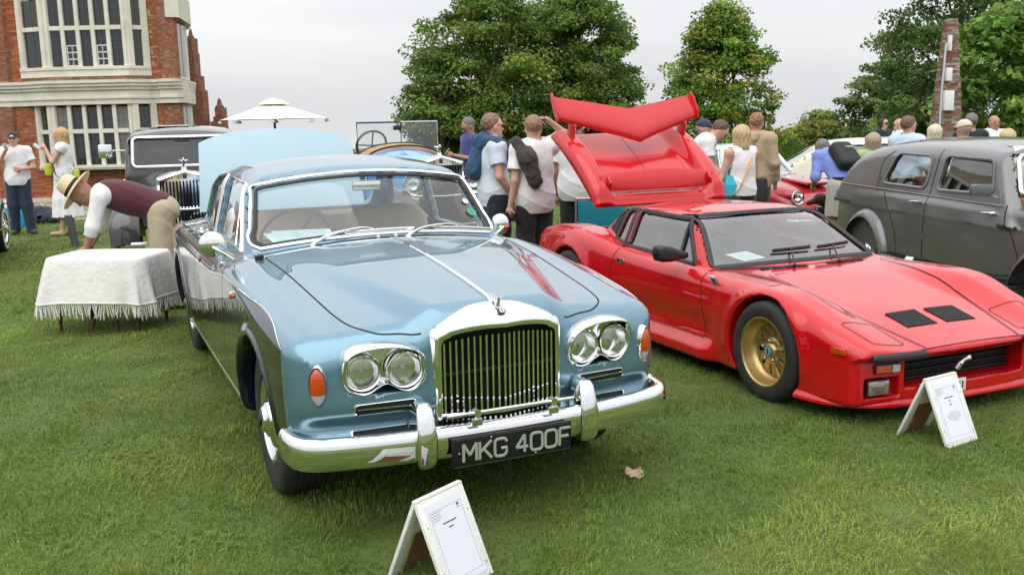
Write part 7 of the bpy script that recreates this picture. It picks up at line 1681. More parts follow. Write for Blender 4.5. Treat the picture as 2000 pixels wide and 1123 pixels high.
def people():
    WT = cloth('white', (.78, .78, .80)); JE = cloth('denim', (.018, .028, .060)); BKC = cloth('black', (.012, .012, .014)); NV = cloth('navy', (.012, .015, .032))
    # --- man with cup by the brick wall
    def ex(T, j, hp):
        MB().lathe([(.028, 0), (.034, .09), (.033, .09), (.027, .004), (0, .004)], 14, 'z').build('paper_cup', mat('cup_clear', (.75, .77, .78), .3), T, loc=j['wra']+[.03, -.07, .055], rot=(.9, 0, 0))
        MB().ball(hp(0, .10, .05), (.03, .012, .018), 8, 6).build('cap_badge', mat('cap_white', (.8, .8, .8), .7), T)
    p = pg(46, 457)
    person('man in dark cap, white T-shirt and jeans drinking by the brick wall', p, .25, dict(ela=(-.27, -.06, 1.20), wra=(-.10, -.20, 1.43), hda=(.4, -.3, .6), elb=(.28, -.02, 1.14), wrb=(.13, -.19, 1.12), hdb=(-.9, -.4, 0), ana=(-.12, .03, .085), anb=(.14, -.02, .085), tob=(.22, -.16, .03)), dict(type='tee', m=WT, hem=.84, collar=True, cm=NV), dict(type='trousers', m=JE, o=.03), ('cap', cloth('capnavy', (.03, .02, .035))), 'pink', 1.69, extra=ex, shoes=(.06, .05, .055), glasses=False)
    # --- woman in white dress
    def ex(T, j, hp):
        strap(T, [j['nek']+[-.03, -.02, .02], j['che']+[.06, -.15, .0], (.17, -.10, 1.02), (.2, .02, .92)], mat('brown_strap', (.16, .07, .04), .6)); BG = mat('lime_bag', (.55, .62, .04), .5)
        MB().box((-.05, -.28, .98), (.08, -.17, 1.18), .04).build('lime_bag', BG, T); MB().box((-.02, .15, .84), (.10, .24, 1.08), .04).build('lime_bag', BG, T)
        MB().lathe([(.026, 0), (.034, .10), (.0, .10)], 12, 'z').build('paper_cup', mat('cup_clear'), T, loc=j['wrb']+[-.02, -.10, .0], rot=(.8, 0, 0))
    p = pg(137, 459)
    person('woman with straight blonde hair in a long white dress by the brick wall', p, yaw_to(-1, -.25), dict(ela=(-.25, .09, 1.14), wra=(-.17, -.10, 1.02), hda=(.5, -.8, 0), elb=(.22, -.12, 1.20), wrb=(.10, -.22, 1.42), hdb=(-.3, -.5, .5), ana=(-.1, .05, .085), anb=(.1, -.09, .085), tob=(.11, -.25, .03)), dict(type='tee', m=WT, sleeve=.25, hem=.90, o=.018), dict(type='skirt', m=WT, hem=.30), ('long', hairm('blonde', (.52, .34, .15))), 'fair', 1.74, extra=ex, shoes=None, women=True, glasses=False)
    # --- bending man in hat and waistcoat
    def ex(T, j, hp):
        STR = mat('straw', (.68, .56, .34), .8, bump=.4, bscale=180, bdist=.003); hb = MB(); hb.lathe([(.0, .155), (.045, .15), (.078, .135), (.092, .10), (.100, .05), (.104, .02), (.13, .012), (.185, .002), (.205, -.012), (.20, -.017), (.12, .002), (.09, .0)], 32, 'z'); o = hb.build('straw_hat', STR, T)
        a = hp(0, 0, 0); R = np.stack([np.cross(fv, uv), -fv, uv], 1); Mx = Matrix([[*R[0], 0], [*R[1], 0], [*R[2], 0], [0, 0, 0, 1]]); Mx.translation = Vector(hp(0, -.01, .055)); o.matrix_local = Mx
        MB().lathe([(.101, .052), (.107, .022), (.103, .020)], 32, 'z').build('hat_band', mat('hat_band', (.012, .012, .014), .7), o)
        WC = cloth('maroon', (.075, .012, .022))
        up_ = j['nek']-j['pel']; up_ /= np.linalg.norm(up_); wv = j['shb']-j['sha']; wv /= np.linalg.norm(wv); Rt = np.stack([wv, np.cross(up_, wv), up_], 1)
        def wc(p):
            d = _ell(p, j['che']+up_*.02, (.192, .142, .24), Rt); d = _smin(d, _ell(p, j['pel']*.5+j['che']*.5, (.172, .138, .26), Rt), .09); d = _smin(d, _ell(p, j['pel'], (.176, .132, .15), Rt), .08)-.005*_fold(p)
            for s in 'ab': d = np.maximum(d, -_cone(p, j['sh'+s]+(j['sh'+s]-j['nek'])*.25, j['el'+s], .078, .09))
            q = j['pel']-up_*.05; d = np.maximum(d, -((p[0]-q[0])*up_[0]+(p[1]-q[1])*up_[1]+(p[2]-q[2])*up_[2])); return np.maximum(d, -_cone(p, j['nek']-up_*.04, j['nek']+up_*.2, .09, .12))
        smesh('waistcoat', wc, [j['pel'], j['che'], j['nek'], j['sha'], j['shb']], .2, .018, WC, T)
        MB().tube([(-.05, .0, 0), (.05, .0, 0)], .01, 6).build('wrist_watch', BLACK, T, loc=j['wra'])
    fv = np.array([0, -.55, -.83]); uv = np.array([0, -.83, .55]); fv /= np.linalg.norm(fv); uv /= np.linalg.norm(uv)
    p = pg(318, 600)
    person('man in straw hat, white shirt and maroon waistcoat bending over the white table', p, yaw_to(-1, -.18), dict(pel=(0, .06, .93), che=(0, -.27, 1.05), nek=(0, -.48, 1.09), hed=(0, -.62, 1.09), sha=(-.19, -.42, 1.07), shb=(.19, -.42, 1.07), ela=(-.21, -.52, .79), elb=(.21, -.50, .80), wra=(-.16, -.62, .585), wrb=(.17, -.58, .60), hda=(0, -.7, -.5), hdb=(0, -.7, -.5), hia=(-.095, .06, .90), hib=(.095, .06, .90), kna=(-.10, -.03, .49), knb=(.12, .05, .48), ana=(-.11, .10, .085), anb=(.13, .20, .085), toa=(-.12, -.06, .03), tob=(.15, .04, .03)), dict(type='shirt', m=WT, sleeve=1.42, hem=1.0, o=.016, collar=True, slim=True), dict(type='trousers', m=cloth('khaki', (.46, .38, .26)), o=.03), None, 'tan', 1.76, look=(0, -.45, -.89), extra=ex, shoes=(.07, .03, .02), h=.013)
    # --- man with phone
    def ex(T, j, hp): MB().box((-.035, -.006, -.07), (.035, .006, .07), .008).build('phone', mat('phone_black', (.01, .01, .01), .15), T, loc=j['wra']*.5+j['wrb']*.5+[0, -.09, .05], rot=(-.6, 0, 0))
    person('grey haired man in indigo shirt and sunglasses looking at his phone', stand(917, 14.6), yaw_to(-1, -.45), dict(ela=(-.24, .0, 1.14), elb=(.24, .0, 1.14), wra=(-.05, -.27, 1.20), wrb=(.06, -.27, 1.20), hda=(.2, -.8, .3), hdb=(-.2, -.8, .3)), dict(type='shirt', m=cloth('indigo', (.05, .055, .20)), sleeve=1.3, hem=.82, collar=True), dict(type='trousers', m=NV), ('short', hairm('grey', (.16, .15, .145))), 'tan', 1.74, look=(0, -.85, -.45), glasses=True, extra=ex)
    # --- man with sweater over shoulders
    def ex(T, j, hp): folded_sweater(T, j, cloth('blue_sweater', (.020, .065, .14)))
    person('man with sunglasses and a blue sweater over the shoulders of his pale T-shirt', stand(963, 9.7), yaw_to(1, .35), dict(elb=(.25, .02, 1.14), wrb=(.20, -.16, .93), ela=(-.25, .02, 1.14), wra=(-.2, -.16, .93)), dict(type='tee', m=cloth('pale_blue', (.62, .68, .76)), hem=.84, o=.026), dict(type='shorts', m=NV, o=.03), ('short', hairm('sandy', (.20, .12, .075))), 'pink', 1.74, look=(.1, -1, -.02), glasses=True, extra=ex)
    # --- man with hand on head
    def ex(T, j, hp):
        def sw(p): d = _cone(p, j['shb']+[.03, .03, .07], j['shb']+[-.02, .13, -.08], .06, .085); d = _smin(d, _cone(p, j['shb']+[-.02, .13, -.08], j['shb']+[-.08, .17, -.30], .085, .075), .07); d = _smin(d, _cone(p, j['shb']+[.02, -.05, .06], j['shb']+[.0, -.12, -.12], .055, .05), .06); return d+.009*_noise(p, 30)+.006*_noise(p, 62)
        smesh('hoodie', sw, [j['shb']+[-.12, .2, -.4], j['shb']+[.1, -.15, .1]], .12, .013, cloth('brown_hoodie', (.045, .035, .032)), T)
        cm = sub('camera_body', T, j['wrb']+[0, -.03, -.11]); MB().box((-.07, -.03, -.045), (.07, .03, .045), .012).build('camera_case', BLACK, cm); MB().lathe([(.034, 0), (.036, .10), (.03, .10), (0, .09)], 18, 'y', (0, .03, 0)).build('camera_lens', BLACK, cm)
    person('tall man in white T-shirt and black trousers with one hand on his head', stand(1043, 9.45), yaw_to(-.55, 1), dict(ela=(-.38, -.02, 1.56), wra=(-.17, .03, 1.69), hda=(.8, .1, .35), pna=(.2, 0, -1), sha=(-.19, .01, 1.45), elb=(.24, .04, 1.13), wrb=(.27, -.02, .88), knb=(.11, -.02, .5)), dict(type='tee', m=WT, hem=.80, o=.030, sleeve=.66), dict(type='trousers', m=BKC, o=.025), ('short', hairm('light_brown', (.26, .15, .08))), 'fair', 1.71, look=(-.35, -1, -.15), glasses=False, extra=ex)
    # --- person behind the lid
    def ex(T, j, hp): MB().box((-.05, -.05, -.06), (.05, .05, .06), .02).build('red_camera_case', mat('red_case', (.35, .01, .015), .4), T, loc=j['wra']+[0, -.02, -.1])
    person('person in white T-shirt and black trousers holding a red case behind the lid', stand(1125, 10.6), yaw_to(.3, 1), dict(wra=(-.22, -.10, .90)), dict(type='tee', m=WT, hem=.82, o=.03), dict(type='trousers', m=BKC), ('short', hairm('dark', (.03, .022, .018))), 'tan', 1.72, extra=ex)
    # --- group by the red lid on the right
    person('man in navy cap and charcoal T-shirt beyond the red lid', stand(1374, 12.6), yaw_to(1, -.5), {}, dict(type='tee', m=cloth('charcoal', (.035, .036, .042)), hem=.82, o=.03), dict(type='trousers', m=NV), ('cap', cloth('capblue', (.02, .03, .085))), 'pink', 1.64, h=.018, fingers=False)
    person('brown haired man in white shirt stooping with his head down', stand(1352, 12.0), yaw_to(1, -.25), dict(pel=(0, .05, .95), che=(0, -.10, 1.24), nek=(0, -.22, 1.38), hed=(0, -.32, 1.47), sha=(-.185, -.18, 1.35), shb=(.185, -.18, 1.35), ela=(-.23, -.22, 1.06), elb=(.23, -.22, 1.06), wra=(-.16, -.38, .95), wrb=(.16, -.38, .95)), dict(type='tee', m=WT, hem=.82), dict(type='trousers', m=NV), ('short', hairm('brown', (.10, .055, .03))), 'pink', 1.78, h=.016, look=(0, -.72, -.7), fingers=False)
    def ex(T, j, hp):
        strap(T, [j['sha']+[.03, .0, .07], j['che']+[-.02, .155, .02], (.10, .16, 1.05), (.2, .10, .92)], mat('orange_strap', (.60, .34, .10), .7, var=.5, vscale=60), .014); MB().box((.10, .08, .70), (.34, .20, .94), .04).build('black_handbag', BLACK, T)
    person('blonde woman in white vest top with orange bag strap and black shorts', stand(1447, 10.4), yaw_to(-.35, 1), dict(ela=(-.24, -.05, 1.14), wra=(-.20, -.24, 1.0), elb=(.24, -.02, 1.14), wrb=(.18, -.2, 1.0)), dict(type='tank', m=WT, hem=.93, o=.016), dict(type='shorts', m=BKC, o=.02), ('bob', hairm('ash_blonde', (.50, .36, .20))), 'fair', 1.58, look=(-.1, -1, -.15), extra=ex, women=True, h=.013)
    def ex(T, j, hp):
        def hd(p): return _smin(_cone(p, j['nek']+[-.05, .08, .0], j['nek']+[.05, .08, .0], .06, .06), _cone(p, j['nek']+[0, .11, -.06], j['nek']+[0, .12, -.12], .06, .04), .06)+.005*_noise(p, 40)
        smesh('hood', hd, [j['nek']+[0, .1, -.1]], .16, .014, cloth('beige', (.40, .30, .20)), T); MB().box((-.20, .05, .66), (.0, .2, .96), .05).build('dark_backpack', mat('dark_bag', (.03, .028, .026), .8), T)
    person('tall man with auburn quiff and glasses in a beige hoodie', stand(1476, 12.2), yaw_to(.75, 1), dict(ela=(-.25, .02, 1.13), wra=(-.22, -.10, .90), elb=(.25, .02, 1.13), wrb=(.22, -.10, .9)), dict(type='shirt', m=cloth('beige', (.40, .30, .20)), sleeve=1.92, hem=.78, o=.034), dict(type='trousers', m=cloth('grey_trousers', (.05, .05, .055))), ('quiff', hairm('auburn', (.28, .13, .06))), 'pink', 1.74, look=(.35, -1, 0), extra=ex, glasses=True, h=.016, fingers=False)
    def ex(T, j, hp):
        BP = mat('backpack_black', (.018, .018, .02), .65); up_ = j['nek']-j['pel']; up_ /= np.linalg.norm(up_); bk = np.cross(up_, np.array([1, 0, 0])); bk = bk*(1 if bk[1] > 0 else -1)
        def bp(p):
            c = j['che']+bk*.19-up_*.03; q = [p[i]-c[i] for i in range(3)]; a, b, e = q[0], sum(q[i]*bk[i] for i in range(3)), sum(q[i]*up_[i] for i in range(3)); m = lambda v, w: np.maximum(np.abs(v)-w, 0)
            return np.sqrt(m(a, .07)**2+m(b+.1*e, .015)**2+m(e, .12)**2)-.085-.006*_fold(p)
        smesh('backpack', bp, [j['che']+bk*.2, j['nek'], j['pel']], .26, .016, BP, T); MB().box((-.06, -.005, -.012), (.06, .005, .012), .004).build('backpack_logo', CHROME2, T, loc=j['che']+bk*.325)
        MB().tube([j['pel']+[.17*math.cos(t), .125*math.sin(t), .10] for t in np.linspace(0, 2*PI, 20, endpoint=False)], .018, 6, closed=True).build('belt', BLACK, T)
    person('man in blue shirt and pale shorts with black backpack leaning towards the red coupe', stand(1650, 12.2), yaw_to(-.35, 1), dict(pel=(0, .03, .93), che=(0, -.16, 1.20), nek=(0, -.32, 1.33), hed=(0, -.44, 1.37), sha=(-.19, -.26, 1.29), shb=(.19, -.26, 1.29), ela=(-.27, -.18, 1.04), elb=(.27, -.2, 1.04), wra=(-.20, -.33, .92), wrb=(.2, -.34, .92)), dict(type='shirt', m=cloth('cornflower', (.20, .27, .66)), sleeve=1.15, hem=.86, o=.018, slim=True), dict(type='shorts', m=cloth('pale_grey', (.46, .43, .40)), o=.035), ('short', hairm('grey', (.16, .15, .145))), 'tan', 1.76, look=(0, -.8, -.6), extra=ex, h=.014)
    CK = cloth('green_check', (.34, .46, .18))
    person('woman with grey blonde hair in a green checked shirt seen from behind', stand(1704, 12.3), yaw_to(.1, 1), dict(ela=(-.25, .0, 1.13), wra=(-.20, -.2, 1.04), elb=(.25, .0, 1.13), wrb=(.2, -.2, 1.04)), dict(type='tee', m=CK, hem=.78, o=.03), dict(type='trousers', m=NV), ('bob', hairm('grey_blonde', (.36, .28, .20))), 'fair', 1.60, h=.015, women=True, fingers=False)
    person('man in pale blue shirt with cropped hair and dark glasses turned to the side', stand(1772, 13.2), yaw_to(1, .55), dict(elb=(.26, -.02, 1.13), wrb=(.16, -.2, 1.02), ela=(-.26, -.02, 1.13), wra=(-.16, -.2, 1.02)), dict(type='shirt', m=cloth('sky_shirt', (.50, .62, .76)), sleeve=1.25, hem=.88, o=.03, collar=True), dict(type='trousers', m=NV), ('short', hairm('cropped', (.14, .085, .055))), 'pink', 1.79, h=.015, glasses=True, fingers=False)
    person('woman with a white blonde bob seen from behind before the obelisk', stand(1823, 14.2), yaw_to(0, 1), {}, dict(type='tee', m=cloth('cream_top', (.6, .56, .48)), hem=.82), dict(type='trousers', m=NV), ('bob', hairm('white_blonde', (.62, .54, .40))), 'fair', 1.66, h=.02, women=True, fingers=False)
    person('grey haired man in a cream baseball cap seen from behind', stand(1880, 12.6), yaw_to(-.25, 1), {}, dict(type='shirt', m=WT, sleeve=1.2, hem=.82, collar=True), dict(type='trousers', m=NV), ('cap', cloth('cream_cap', (.62, .52, .42))), 'tan', 1.73, h=.018, fingers=False, glasses=True)
    person('man in dark jacket standing half hidden behind the cream cap', stand(1893, 15.2), yaw_to(0, 1), {}, dict(type='shirt', m=NV, sleeve=1.9, hem=.80), dict(type='trousers', m=NV), ('short', hairm('grey', (.16, .15, .145))), 'tan', 1.80, h=.022, fingers=False)
    def ex(T, j, hp): MB().ball(j['che']+[.0, -.14, -.05], (.08, .012, .09), 10, 6).build('chest_print', mat('print_mix', (.35, .25, .22), .8, var=.5, vscale=40), T)
    person('bald man in printed white T-shirt facing the cars', stand(1938, 16.4), .1, {}, dict(type='tee', m=WT, hem=.82, o=.03), dict(type='trousers', m=NV), ('bald', mat('stubble', (.20, .12, .09), .8)), 'tan', 1.76, h=.018, extra=ex, fingers=False)
    person('woman with honey blonde hair seen from behind over the grey roof', stand(1966, 12.8), yaw_to(.2, 1), {}, dict(type='tee', m=cloth('cream_top', (.6, .56, .48)), hem=.82), dict(type='trousers', m=NV), ('bob', hairm('honey', (.55, .40, .22))), 'fair', 1.60, h=.02, women=True, fingers=False)
    person('dark haired woman in the distance beyond the pale saloon', stand(1724, 22), .4, {}, dict(type='tee', m=NV, hem=.82), dict(type='trousers', m=NV), ('bob', hairm('dark', (.03, .022, .018))), 'fair', 1.72, h=.03, women=True, fingers=False)
    person('fair haired person in the distance beside the man in pale blue shirt', stand(1752, 21), yaw_to(-1, 0), {}, dict(type='tee', m=WT, hem=.82), dict(type='trousers', m=NV), ('bob', hairm('ash_blonde', (.50, .36, .20))), 'fair', 1.70, h=.03, women=True, fingers=False)
people()
# ================================================================ props on the lawn
def a_board(loc, yaw, label, lines, head):
    T = thing('sign_board', label, 'sign', loc, yaw, 'white A-frame show boards'); T.scale = (.86, .86, .86)
    WD = mat('white_board_paint', (.74, .74, .70), .55, bump=.3, bscale=50, var=.06, vscale=20); PA = mat('sign_paper', (.72, .73, .82), .55); INK = mat('ink', (.10, .10, .12), .8); INK2 = mat('ink_grey', (.36, .37, .40), .8)
    h, w, t, lean = .42, .30, .018, math.radians(24)
    f = sub('front_panel', T, (0, -math.sin(lean)*h*.5, 0), (-lean, 0, 0)); b = sub('back_panel', T, (0, math.sin(lean)*h*.5, 0), (lean, 0, 0))
    f.location = (0, -math.tan(lean)*h*math.cos(lean), 0); b.location = (0, math.tan(lean)*h*math.cos(lean), 0)
    MB().box((-w/2, -t/2, 0), (w/2, t/2, h), .003).build('board', WD, f); 
    bb = MB(); bb.box((-w/2, -t/2, 0), (-w/2+.06, t/2, h), .003); bb.box((w/2-.06, -t/2, 0), (w/2, t/2, h), .003); bb.box((-w/2+.06, -t/2+.001, h*.55), (w/2-.06, t/2-.001, h), .003); bb.build('board', WD, b); MB().box((-w/2+.075, -t/2-.003, .002), (w/2-.062, -t/2-.0005, h*.54)).build('bare_wood', mat('bare_wood', (.20, .09, .04), .8), b, smooth=False)
    MB().box((-w/2, -.012, h-.012), (w/2, .012, h+.006), .004).build('hinge_rail', WD, T, loc=(0, 0, -h*(1-math.cos(lean))))
    pa = MB().box((-.112, -t/2-.0022, .030), (.112, -t/2-.0008, .385)).build('notice', PA, f, smooth=False)
    y = -t/2-.0032
    def bar(x0, x1, z, hh, m): MB().box((x0, y-.0002, z-hh/2), (x1, y+.0004, z+hh/2)).build('print_line', m, pa, smooth=False)
    for (x0, z0, x1, z1) in ((-.100, .055, .100, .0565), (-.100, .352, .100, .3535)): bar(x0, x1, (z0+z1)/2, .0012, INK2)
    for x_ in (-.100, .100): MB().box((x_-.0006, y-.0002, .055), (x_+.0006, y+.0004, .353)).build('print_line', INK2, pa, smooth=False)
    for k in range(4): bar(-.092, -.092+(.062, .05, .055, .04)[k], .345-.011*k, .003, INK2)
    for k in range(2): bar(.070-.004*k, .084+.004*k, .342-.013*k, .010-.006*k, INK2 if k else INK)
    for k, wd in enumerate(head): bar(-wd/2, wd/2, .288-.022*k, .0055, INK)
    for k, wd in enumerate(lines): bar(-wd/2, wd/2, .20-.0125*k, .0035, INK2)
    for (x_, z_) in ((-.13, .1), (-.13, .3), (.13, .06), (.13, .3)): MB().lathe([(.004, 0), (0, -.002)], 8, 'y', (x_, -t/2, z_)).build('nail', mat('nail', (.2, .18, .16), .5, .8), f)
    return T
def table():
    c = pg(208, 600); cx, cy = -3.38, 8.10; zt = .62; g = gz(cx, cy)
    T = thing('side_table', 'small wooden folding table under the fringed white cloth', 'table', (cx, cy, g), -.10)
    WDN = mat('dark_wood', (.06, .02, .012), .45)
    MB().box((-.36, -.26, zt-.03), (.36, .26, zt-.002), .006).build('table_top', WDN, T)
    for sx, sy in ((-1, -1), (1, -1), (1, 1), (-1, 1)): MB().tube([(sx*.33, sy*.24, zt-.03), (sx*.34, sy*.25, 0)], [.02, .014], 8).build('leg', WDN, T)
    for sx in (-1, 1): MB().tube([(sx*.05, -.05, .30), (sx*.12, -.20, .0)], [.018, .014], 8).build('pedestal_foot', mat('red_wood', (.10, .018, .012), .4), T)
    MB().tube([(0, -.02, zt-.03), (0, -.02, .28)], .022, 8).build('pedestal', mat('red_wood'), T)
    # cloth: square laid over, corners hanging lower
    CL = mat('white_linen', (.74, .73, .71), .85, bump=.7, bscale=22, bdist=.012, var=.05, vscale=9)
    C = thing('tablecloth', 'white linen tablecloth with long fringe draped over the small table', 'tablecloth', (cx, cy, g), -.10)
    n = 72; rings = 16; V = []; hx, hy = .425, .325; edge = []
    per = []
    for i in range(n):
        t = 2*PI*i/n; s = max(abs(math.cos(t))/hx, abs(math.sin(t))/hy); r = 1/s; sq = np.array([math.cos(t)*r, math.sin(t)*r]); e = np.array([hx*math.copysign(abs(math.cos(t))**.35, math.cos(t)), hy*math.copysign(abs(math.sin(t))**.35, math.sin(t))]); per.append(e*.97)
    per = np.array(per); corner = np.array([min(1, (abs(p[0])/hx*abs(p[1])/hy)**3) for p in per])
    for k in range(4): V += [(p[0]*k/4, p[1]*k/4, zt+.004) for p in per]
    wav = np.array([math.sin(11*2*PI*i/n)+.6*math.sin(17*2*PI*i/n+1) for i in range(n)])
    fr = []
    for k in range(rings):
        u = k/(rings-1); 
        for i, p in enumerate(per):
            nrm = p/np.linalg.norm(p); drop_ = (.345+.06*corner[i])*u; out_ = .012+.075*u**.8*(1+.9*corner[i])+.021*wav[i]*u**1.3
            V.append((p[0]+nrm[0]*out_, p[1]+nrm[1]*out_, zt+.004-max(0, drop_-.006*(1-u))))
            if k == rings-1: fr.append(V[-1])
    F = [(r*n+i, r*n+(i+1) % n, (r+1)*n+(i+1) % n, (r+1)*n+i) for r in range(4+rings-1) for i in range(n)]
    MB().raw(V, F).build('cloth', CL, C, sharp=math.radians(120))
    fr = np.array(fr); FRM = mat('fringe_cotton', (.76, .75, .72), .9); rng = random.Random(2)
    L = dense(fr, .02, True)
    kn = MB(); MB().tube(fr, .006, 6, closed=True).build('hem_cord', FRM, C)
    tm = MB(); tm.tube([(0, 0, 0), (.002, 0, -.03), (-.002, .002, -.06), (.003, 0, -.105)], [.0045, .0048, .005, .0035], 5); tmesh = tm.mesh('tassel', FRM)
    k2 = MB()
    for i in range(len(L)):
        a, b = L[i], L[(i+1) % len(L)]; k2.tube([a, (a+b)/2+[0, 0, -.022], b], .0022, 4)
        o = add('tassel', tmesh, C, (a+b)/2+np.array([0, 0, -.018]), (rng.uniform(-.22, .22), rng.uniform(-.22, .22), rng.uniform(0, 6))); o.scale = (rng.uniform(.7, 1.3), rng.uniform(.7, 1.3), rng.uniform(.72, 1.15))
    k2.build('fringe_knots', FRM, C)
def props():
    a_board((-.293, 3.41, gz(-.293, 3.41)), .92, 'white A-frame sign with short printed heading in front of the blue saloon', [], (.085, .03))
    a_board((2.235, 4.935, gz(2.235, 4.935)), .55, 'white A-frame sign with several lines of print before the red sports car', (.06, .125, .13, .11, .06), (.085, .016, .022))
    p = pg(1594, 455); a_board((p[0], p[1], gz(p[0], p[1])), .5, 'white A-frame sign standing beyond the red sports car windscreen', (.1, .12, .1), (.08,))
    table()
    # parasol
    Y = 24.0; c = px(537, 250, Y); T = thing('parasol', 'large cream canvas parasol on a dark pole beyond the lawn', 'parasol', (c[0], Y, gz(c[0], Y))); zt = px(533, 192, Y)[2]-T.location.z; ze = px(440, 236, Y)[2]-T.location.z
    CV = mat('cream_canvas', (.78, .75, .64), .85, bump=.2, bscale=30); R_ = 1.30
    for k in range(8):
        a0, a1 = 2*PI*k/8+.2, 2*PI*(k+1)/8+.2; V = []; 
        for i in range(9):
            u = i/8; 
            for q in range(7):
                v = q/6; a = a0+(a1-a0)*v; r = R_*u*(math.cos(PI/8)/math.cos(abs(v-.5)*PI/4)); V.append((r*math.cos(a), r*math.sin(a), zt-.06-(zt-.06-ze)*u**.92-.03*u*math.sin(PI*v)*-.4))
        V2 = [(x, y, z-.006) for x, y, z in V]; F = [(i*7+j, (i+1)*7+j, (i+1)*7+j+1, i*7+j+1) for i in range(8) for j in range(6)]
        MB().raw(V, F).build('canopy_panel', CV, T)
        MB().tube([(0, 0, zt-.10), (R_*math.cos(a0), R_*math.sin(a0), ze-.01)], .012, 5).build('rib', mat('dark_pole', (.02, .02, .022), .5), T)
        MB().box((-.05, -.05, -.05), (.05, .05, .01), .01).build('corner_pocket', CV, T, loc=(R_*.97*math.cos(a0), R_*.97*math.sin(a0), ze-.03))
    MB().lathe([(.40, zt-.15), (.2, zt-.05), (.03, zt), (0, zt+.005)], 8, 'z').build('vent_cap', CV, T); MB().tube([(0, 0, 0), (0, 0, zt)], .03, 8).build('pole', mat('dark_pole'), T); MB().lathe([(.3, 0), (.3, .08), (.06, .1), (.04, .3)], 16, 'z').build('base', mat('dark_pole'), T)
    # cool box, bag, post
    p = pg(36, 444); T = thing('cool_box', 'bright blue cool box with white lid behind the man in jeans', 'cool box', p, .2); CB = mat('cool_blue', (.01, .30, .62), .5); MB().box((-.19, -.13, 0), (.19, .13, .34), .02).build('box', CB, T); MB().box((-.20, -.14, .345), (.20, .14, .40), .015).build('lid', mat('cool_white', (.75, .78, .8), .5), T); MB().tube(curve3([(-.19, 0, .36), (-.21, 0, .46), (.21, 0, .46), (.19, 0, .36)], 16), .012, 6).build('handle', mat('cool_white'), T)
    p = pg(86, 436); T = thing('holdall', 'dark slumped holdall lying on the grass beside the jeans', 'bag', p)
    def bg(q): return _smin(_ell(q, (-.05, 0, .16), (.26, .16, .17)), _ell(q, (.2, 0, .08), (.20, .15, .09)), .12)+.012*_noise(q, 22)+.006*_noise(q, 47)
    smesh('bag_body', lambda q: np.maximum(bg(q), -q[2]), [(-.3, -.1, 0), (.35, .1, .3)], .08, .018, cloth('slate', (.035, .045, .055)), T); strap(T, [(-.2, -.05, .28), (-.05, -.1, .38), (.12, -.06, .2)], BLACK, .012, 'carry_strap')
    p = pg(143, 482); T = thing('leaning_post', 'dark grey post leaning beside the fringed table', 'post', (p[0], p[1], gz(p[0], p[1]))); MB().loops([[(sx*w_+dx, sy*.025, z_) for sx, sy in ((-1, -1), (1, -1), (1, 1), (-1, 1))] for z_, w_, dx in ((0, .05, .04), (.3, .048, 0), (.46, .045, -.03))], cap0=True, cap1=True).build('post_shaft', mat('post_grey', (.09, .085, .10), .6, var=.2, vscale=8), T, smooth=False); MB().box((-.08, -.03, .452), (.02, .03, .475), .008).build('post_cap', mat('post_cap', (.4, .38, .33), .7), T)
    # folding chair behind the red car
    Y = 9.6; c = px(1186, 440, Y); T = thing('camping_chair', 'turquoise fabric camping chair behind the red sports car tail', 'chair', (c[0], Y, gz(c[0], Y)), .25); TQ = mat('turquoise_fabric', (.01, .30, .40), .8, bump=.3, bscale=90); DF = mat('chair_frame', (.55, .57, .6), .3, .8); zt = px(1186, 394, Y)[2]-T.location.z
    MB().box((-.24, .18, zt-.42), (.24, .195, zt), .006).build('backrest', TQ, T); MB().box((-.24, -.2, .40), (.24, .18, .415), .006).build('seat', TQ, T)
    for s in (-1, 1): MB().tube([(s*.26, .22, 0), (s*.26, .19, zt+.02)], .012, 6).build('leg', DF, T); MB().tube([(s*.26, -.22, 0), (s*.26, -.2, .58)], .012, 6).build('leg', DF, T); MB().tube([(s*.26, -.2, .58), (s*.26, .19, .60)], .014, 6).build('armrest', DF, T)
    MB().tube([(-.26, .19, zt+.02), (.26, .19, zt+.02)], .012, 6).build('top_rail', DF, T)
    # turquoise carrier beside the blonde woman
    Y = 10.3; c = px(1428, 360, Y); T = thing('carrier_bag', 'turquoise carrier bag hanging beside the blonde woman', 'bag', (c[0], Y, px(1428, 384, Y)[2])); MB().loops([[(sx*w_, sy*d_, z_) for sx, sy in ((-1, -1), (1, -1), (1, 1), (-1, 1))] for z_, w_, d_ in ((0, .06, .04), (.12, .07, .04), (.22, .055, .015))], cap0=True, cap1=True).build('bag_body', mat('turq_bag', (.02, .45, .58), .5), T, smooth=False); MB().tube(curve3([(-.05, 0, .21), (-.03, 0, .30), (.03, 0, .30), (.05, 0, .21)], 10), .006, 5).build('bag_handle', mat('turq_bag'), T)
    # crumpled scrap on the grass
    p = pg(1238, 936); rng = np.random.default_rng(4); T = thing('paper_scrap', 'small crumpled beige scrap lying on the grass between the cars', 'litter', (p[0], p[1], gz(p[0], p[1])+.028), .2); n = 9; V = []
    for i in range(n):
        for k in range(6): V.append(((i/(n-1)-.5)*.08+rng.normal(0, .003), (k/5-.5)*.045+rng.normal(0, .003), .010*math.sin(i*.9)+.008*math.sin(k*1.7)+rng.normal(0, .003)+.012*(k/5)))
    V2 = [(x, y, z+.003) for x, y, z in V]; o = MB().raw(V2, [(i*6+k, i*6+k+1, (i+1)*6+k+1, (i+1)*6+k) for i in range(n-1) for k in range(5)]).build('scrap_sheet', mat('beige_scrap', (.52, .38, .26), .8, var=.2, vscale=60), T, smooth=False); MB().raw([(x+.01, y-.008, z*.8-.006) for x, y, z in V], [(i*6+k, i*6+k+1, (i+1)*6+k+1, (i+1)*6+k) for i in range(n-2) for k in range(4)]).build('scrap_fold', mat('beige_scrap'), T, smooth=False)
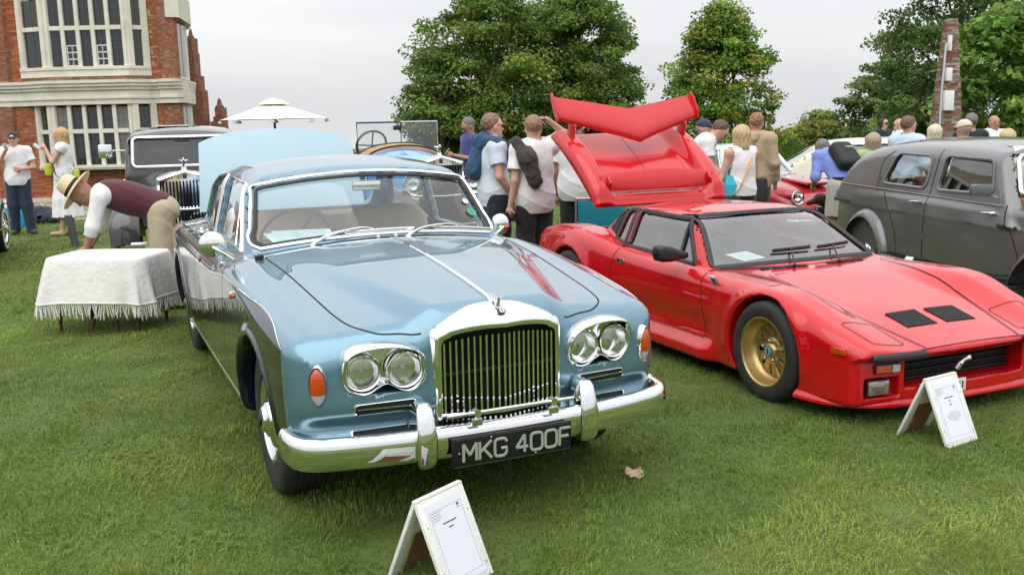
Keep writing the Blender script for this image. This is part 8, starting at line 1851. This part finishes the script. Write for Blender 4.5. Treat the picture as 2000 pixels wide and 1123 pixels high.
    # brown dog by the red coupe
    Y = 12.9; c = px(1625, 400, Y); T = thing('dog', 'dark brown dog with its nose by the red coupe grille', 'dog', (c[0]+.25, Y, gz(c[0], Y)), .15); FUR = mat('brown_fur', (.05, .022, .014), .75, bump=.6, bscale=90)
    def dg(q):
        d = _ell(q, (.02, 0, .50), (.30, .125, .15)); d = _smin(d, _ell(q, (-.16, 0, .50), (.16, .12, .175)), .08); d = _smin(d, _cone(q, (-.24, 0, .58), (-.38, 0, .70), .09, .07), .06); d = _smin(d, _ell(q, (-.43, 0, .73), (.095, .075, .075)), .04); d = _smin(d, _cone(q, (-.48, 0, .71), (-.60, 0, .68), .042, .032), .03)
        for s in (-1, 1):
            d = _smin(d, _cone(q, (-.41, s*.07, .76), (-.40, s*.095, .66), .03, .02), .02); d = _smin(d, np.minimum(_cone(q, (-.18, s*.09, .42), (-.17, s*.09, .20), .05, .028), _cone(q, (-.17, s*.09, .20), (-.18, s*.09, .03), .028, .026)), .03); d = _smin(d, _cone(q, (-.18, s*.09, .025), (-.23, s*.09, .02), .028, .022), .02)
            d = _smin(d, np.minimum(_cone(q, (.24, s*.09, .45), (.20, s*.09, .28), .075, .045), _cone(q, (.20, s*.09, .28), (.31, s*.09, .17), .04, .026)), .04); d = _smin(d, np.minimum(_cone(q, (.31, s*.09, .17), (.28, s*.09, .03), .026, .024), _cone(q, (.28, s*.09, .025), (.23, s*.09, .02), .026, .02)), .02)
        return _smin(d, _cone(q, (.30, 0, .54), (.52, 0, .66), .028, .014), .03)
    smesh('body', dg, [(-.62, -.12, 0), (.54, .12, .8)], .08, .016, FUR, T); MB().ball((-.625, 0, .685), (.018, .02, .016), 8, 6).build('nose', mat('dog_nose', (.25, .08, .07), .4), T)
    for s in (-1, 1): MB().ball((-.497, s*.045, .75), .011, 8, 6).build('eye', BLACK, T)
    MB().tube([(-.30+.0*math.cos(t), .085*math.cos(t), .64+.075*math.sin(t)) for t in np.linspace(0, 2*PI, 16, endpoint=False)], .012, 6, closed=True).build('collar', mat('red_case', (.35, .01, .015), .4), T)
props()
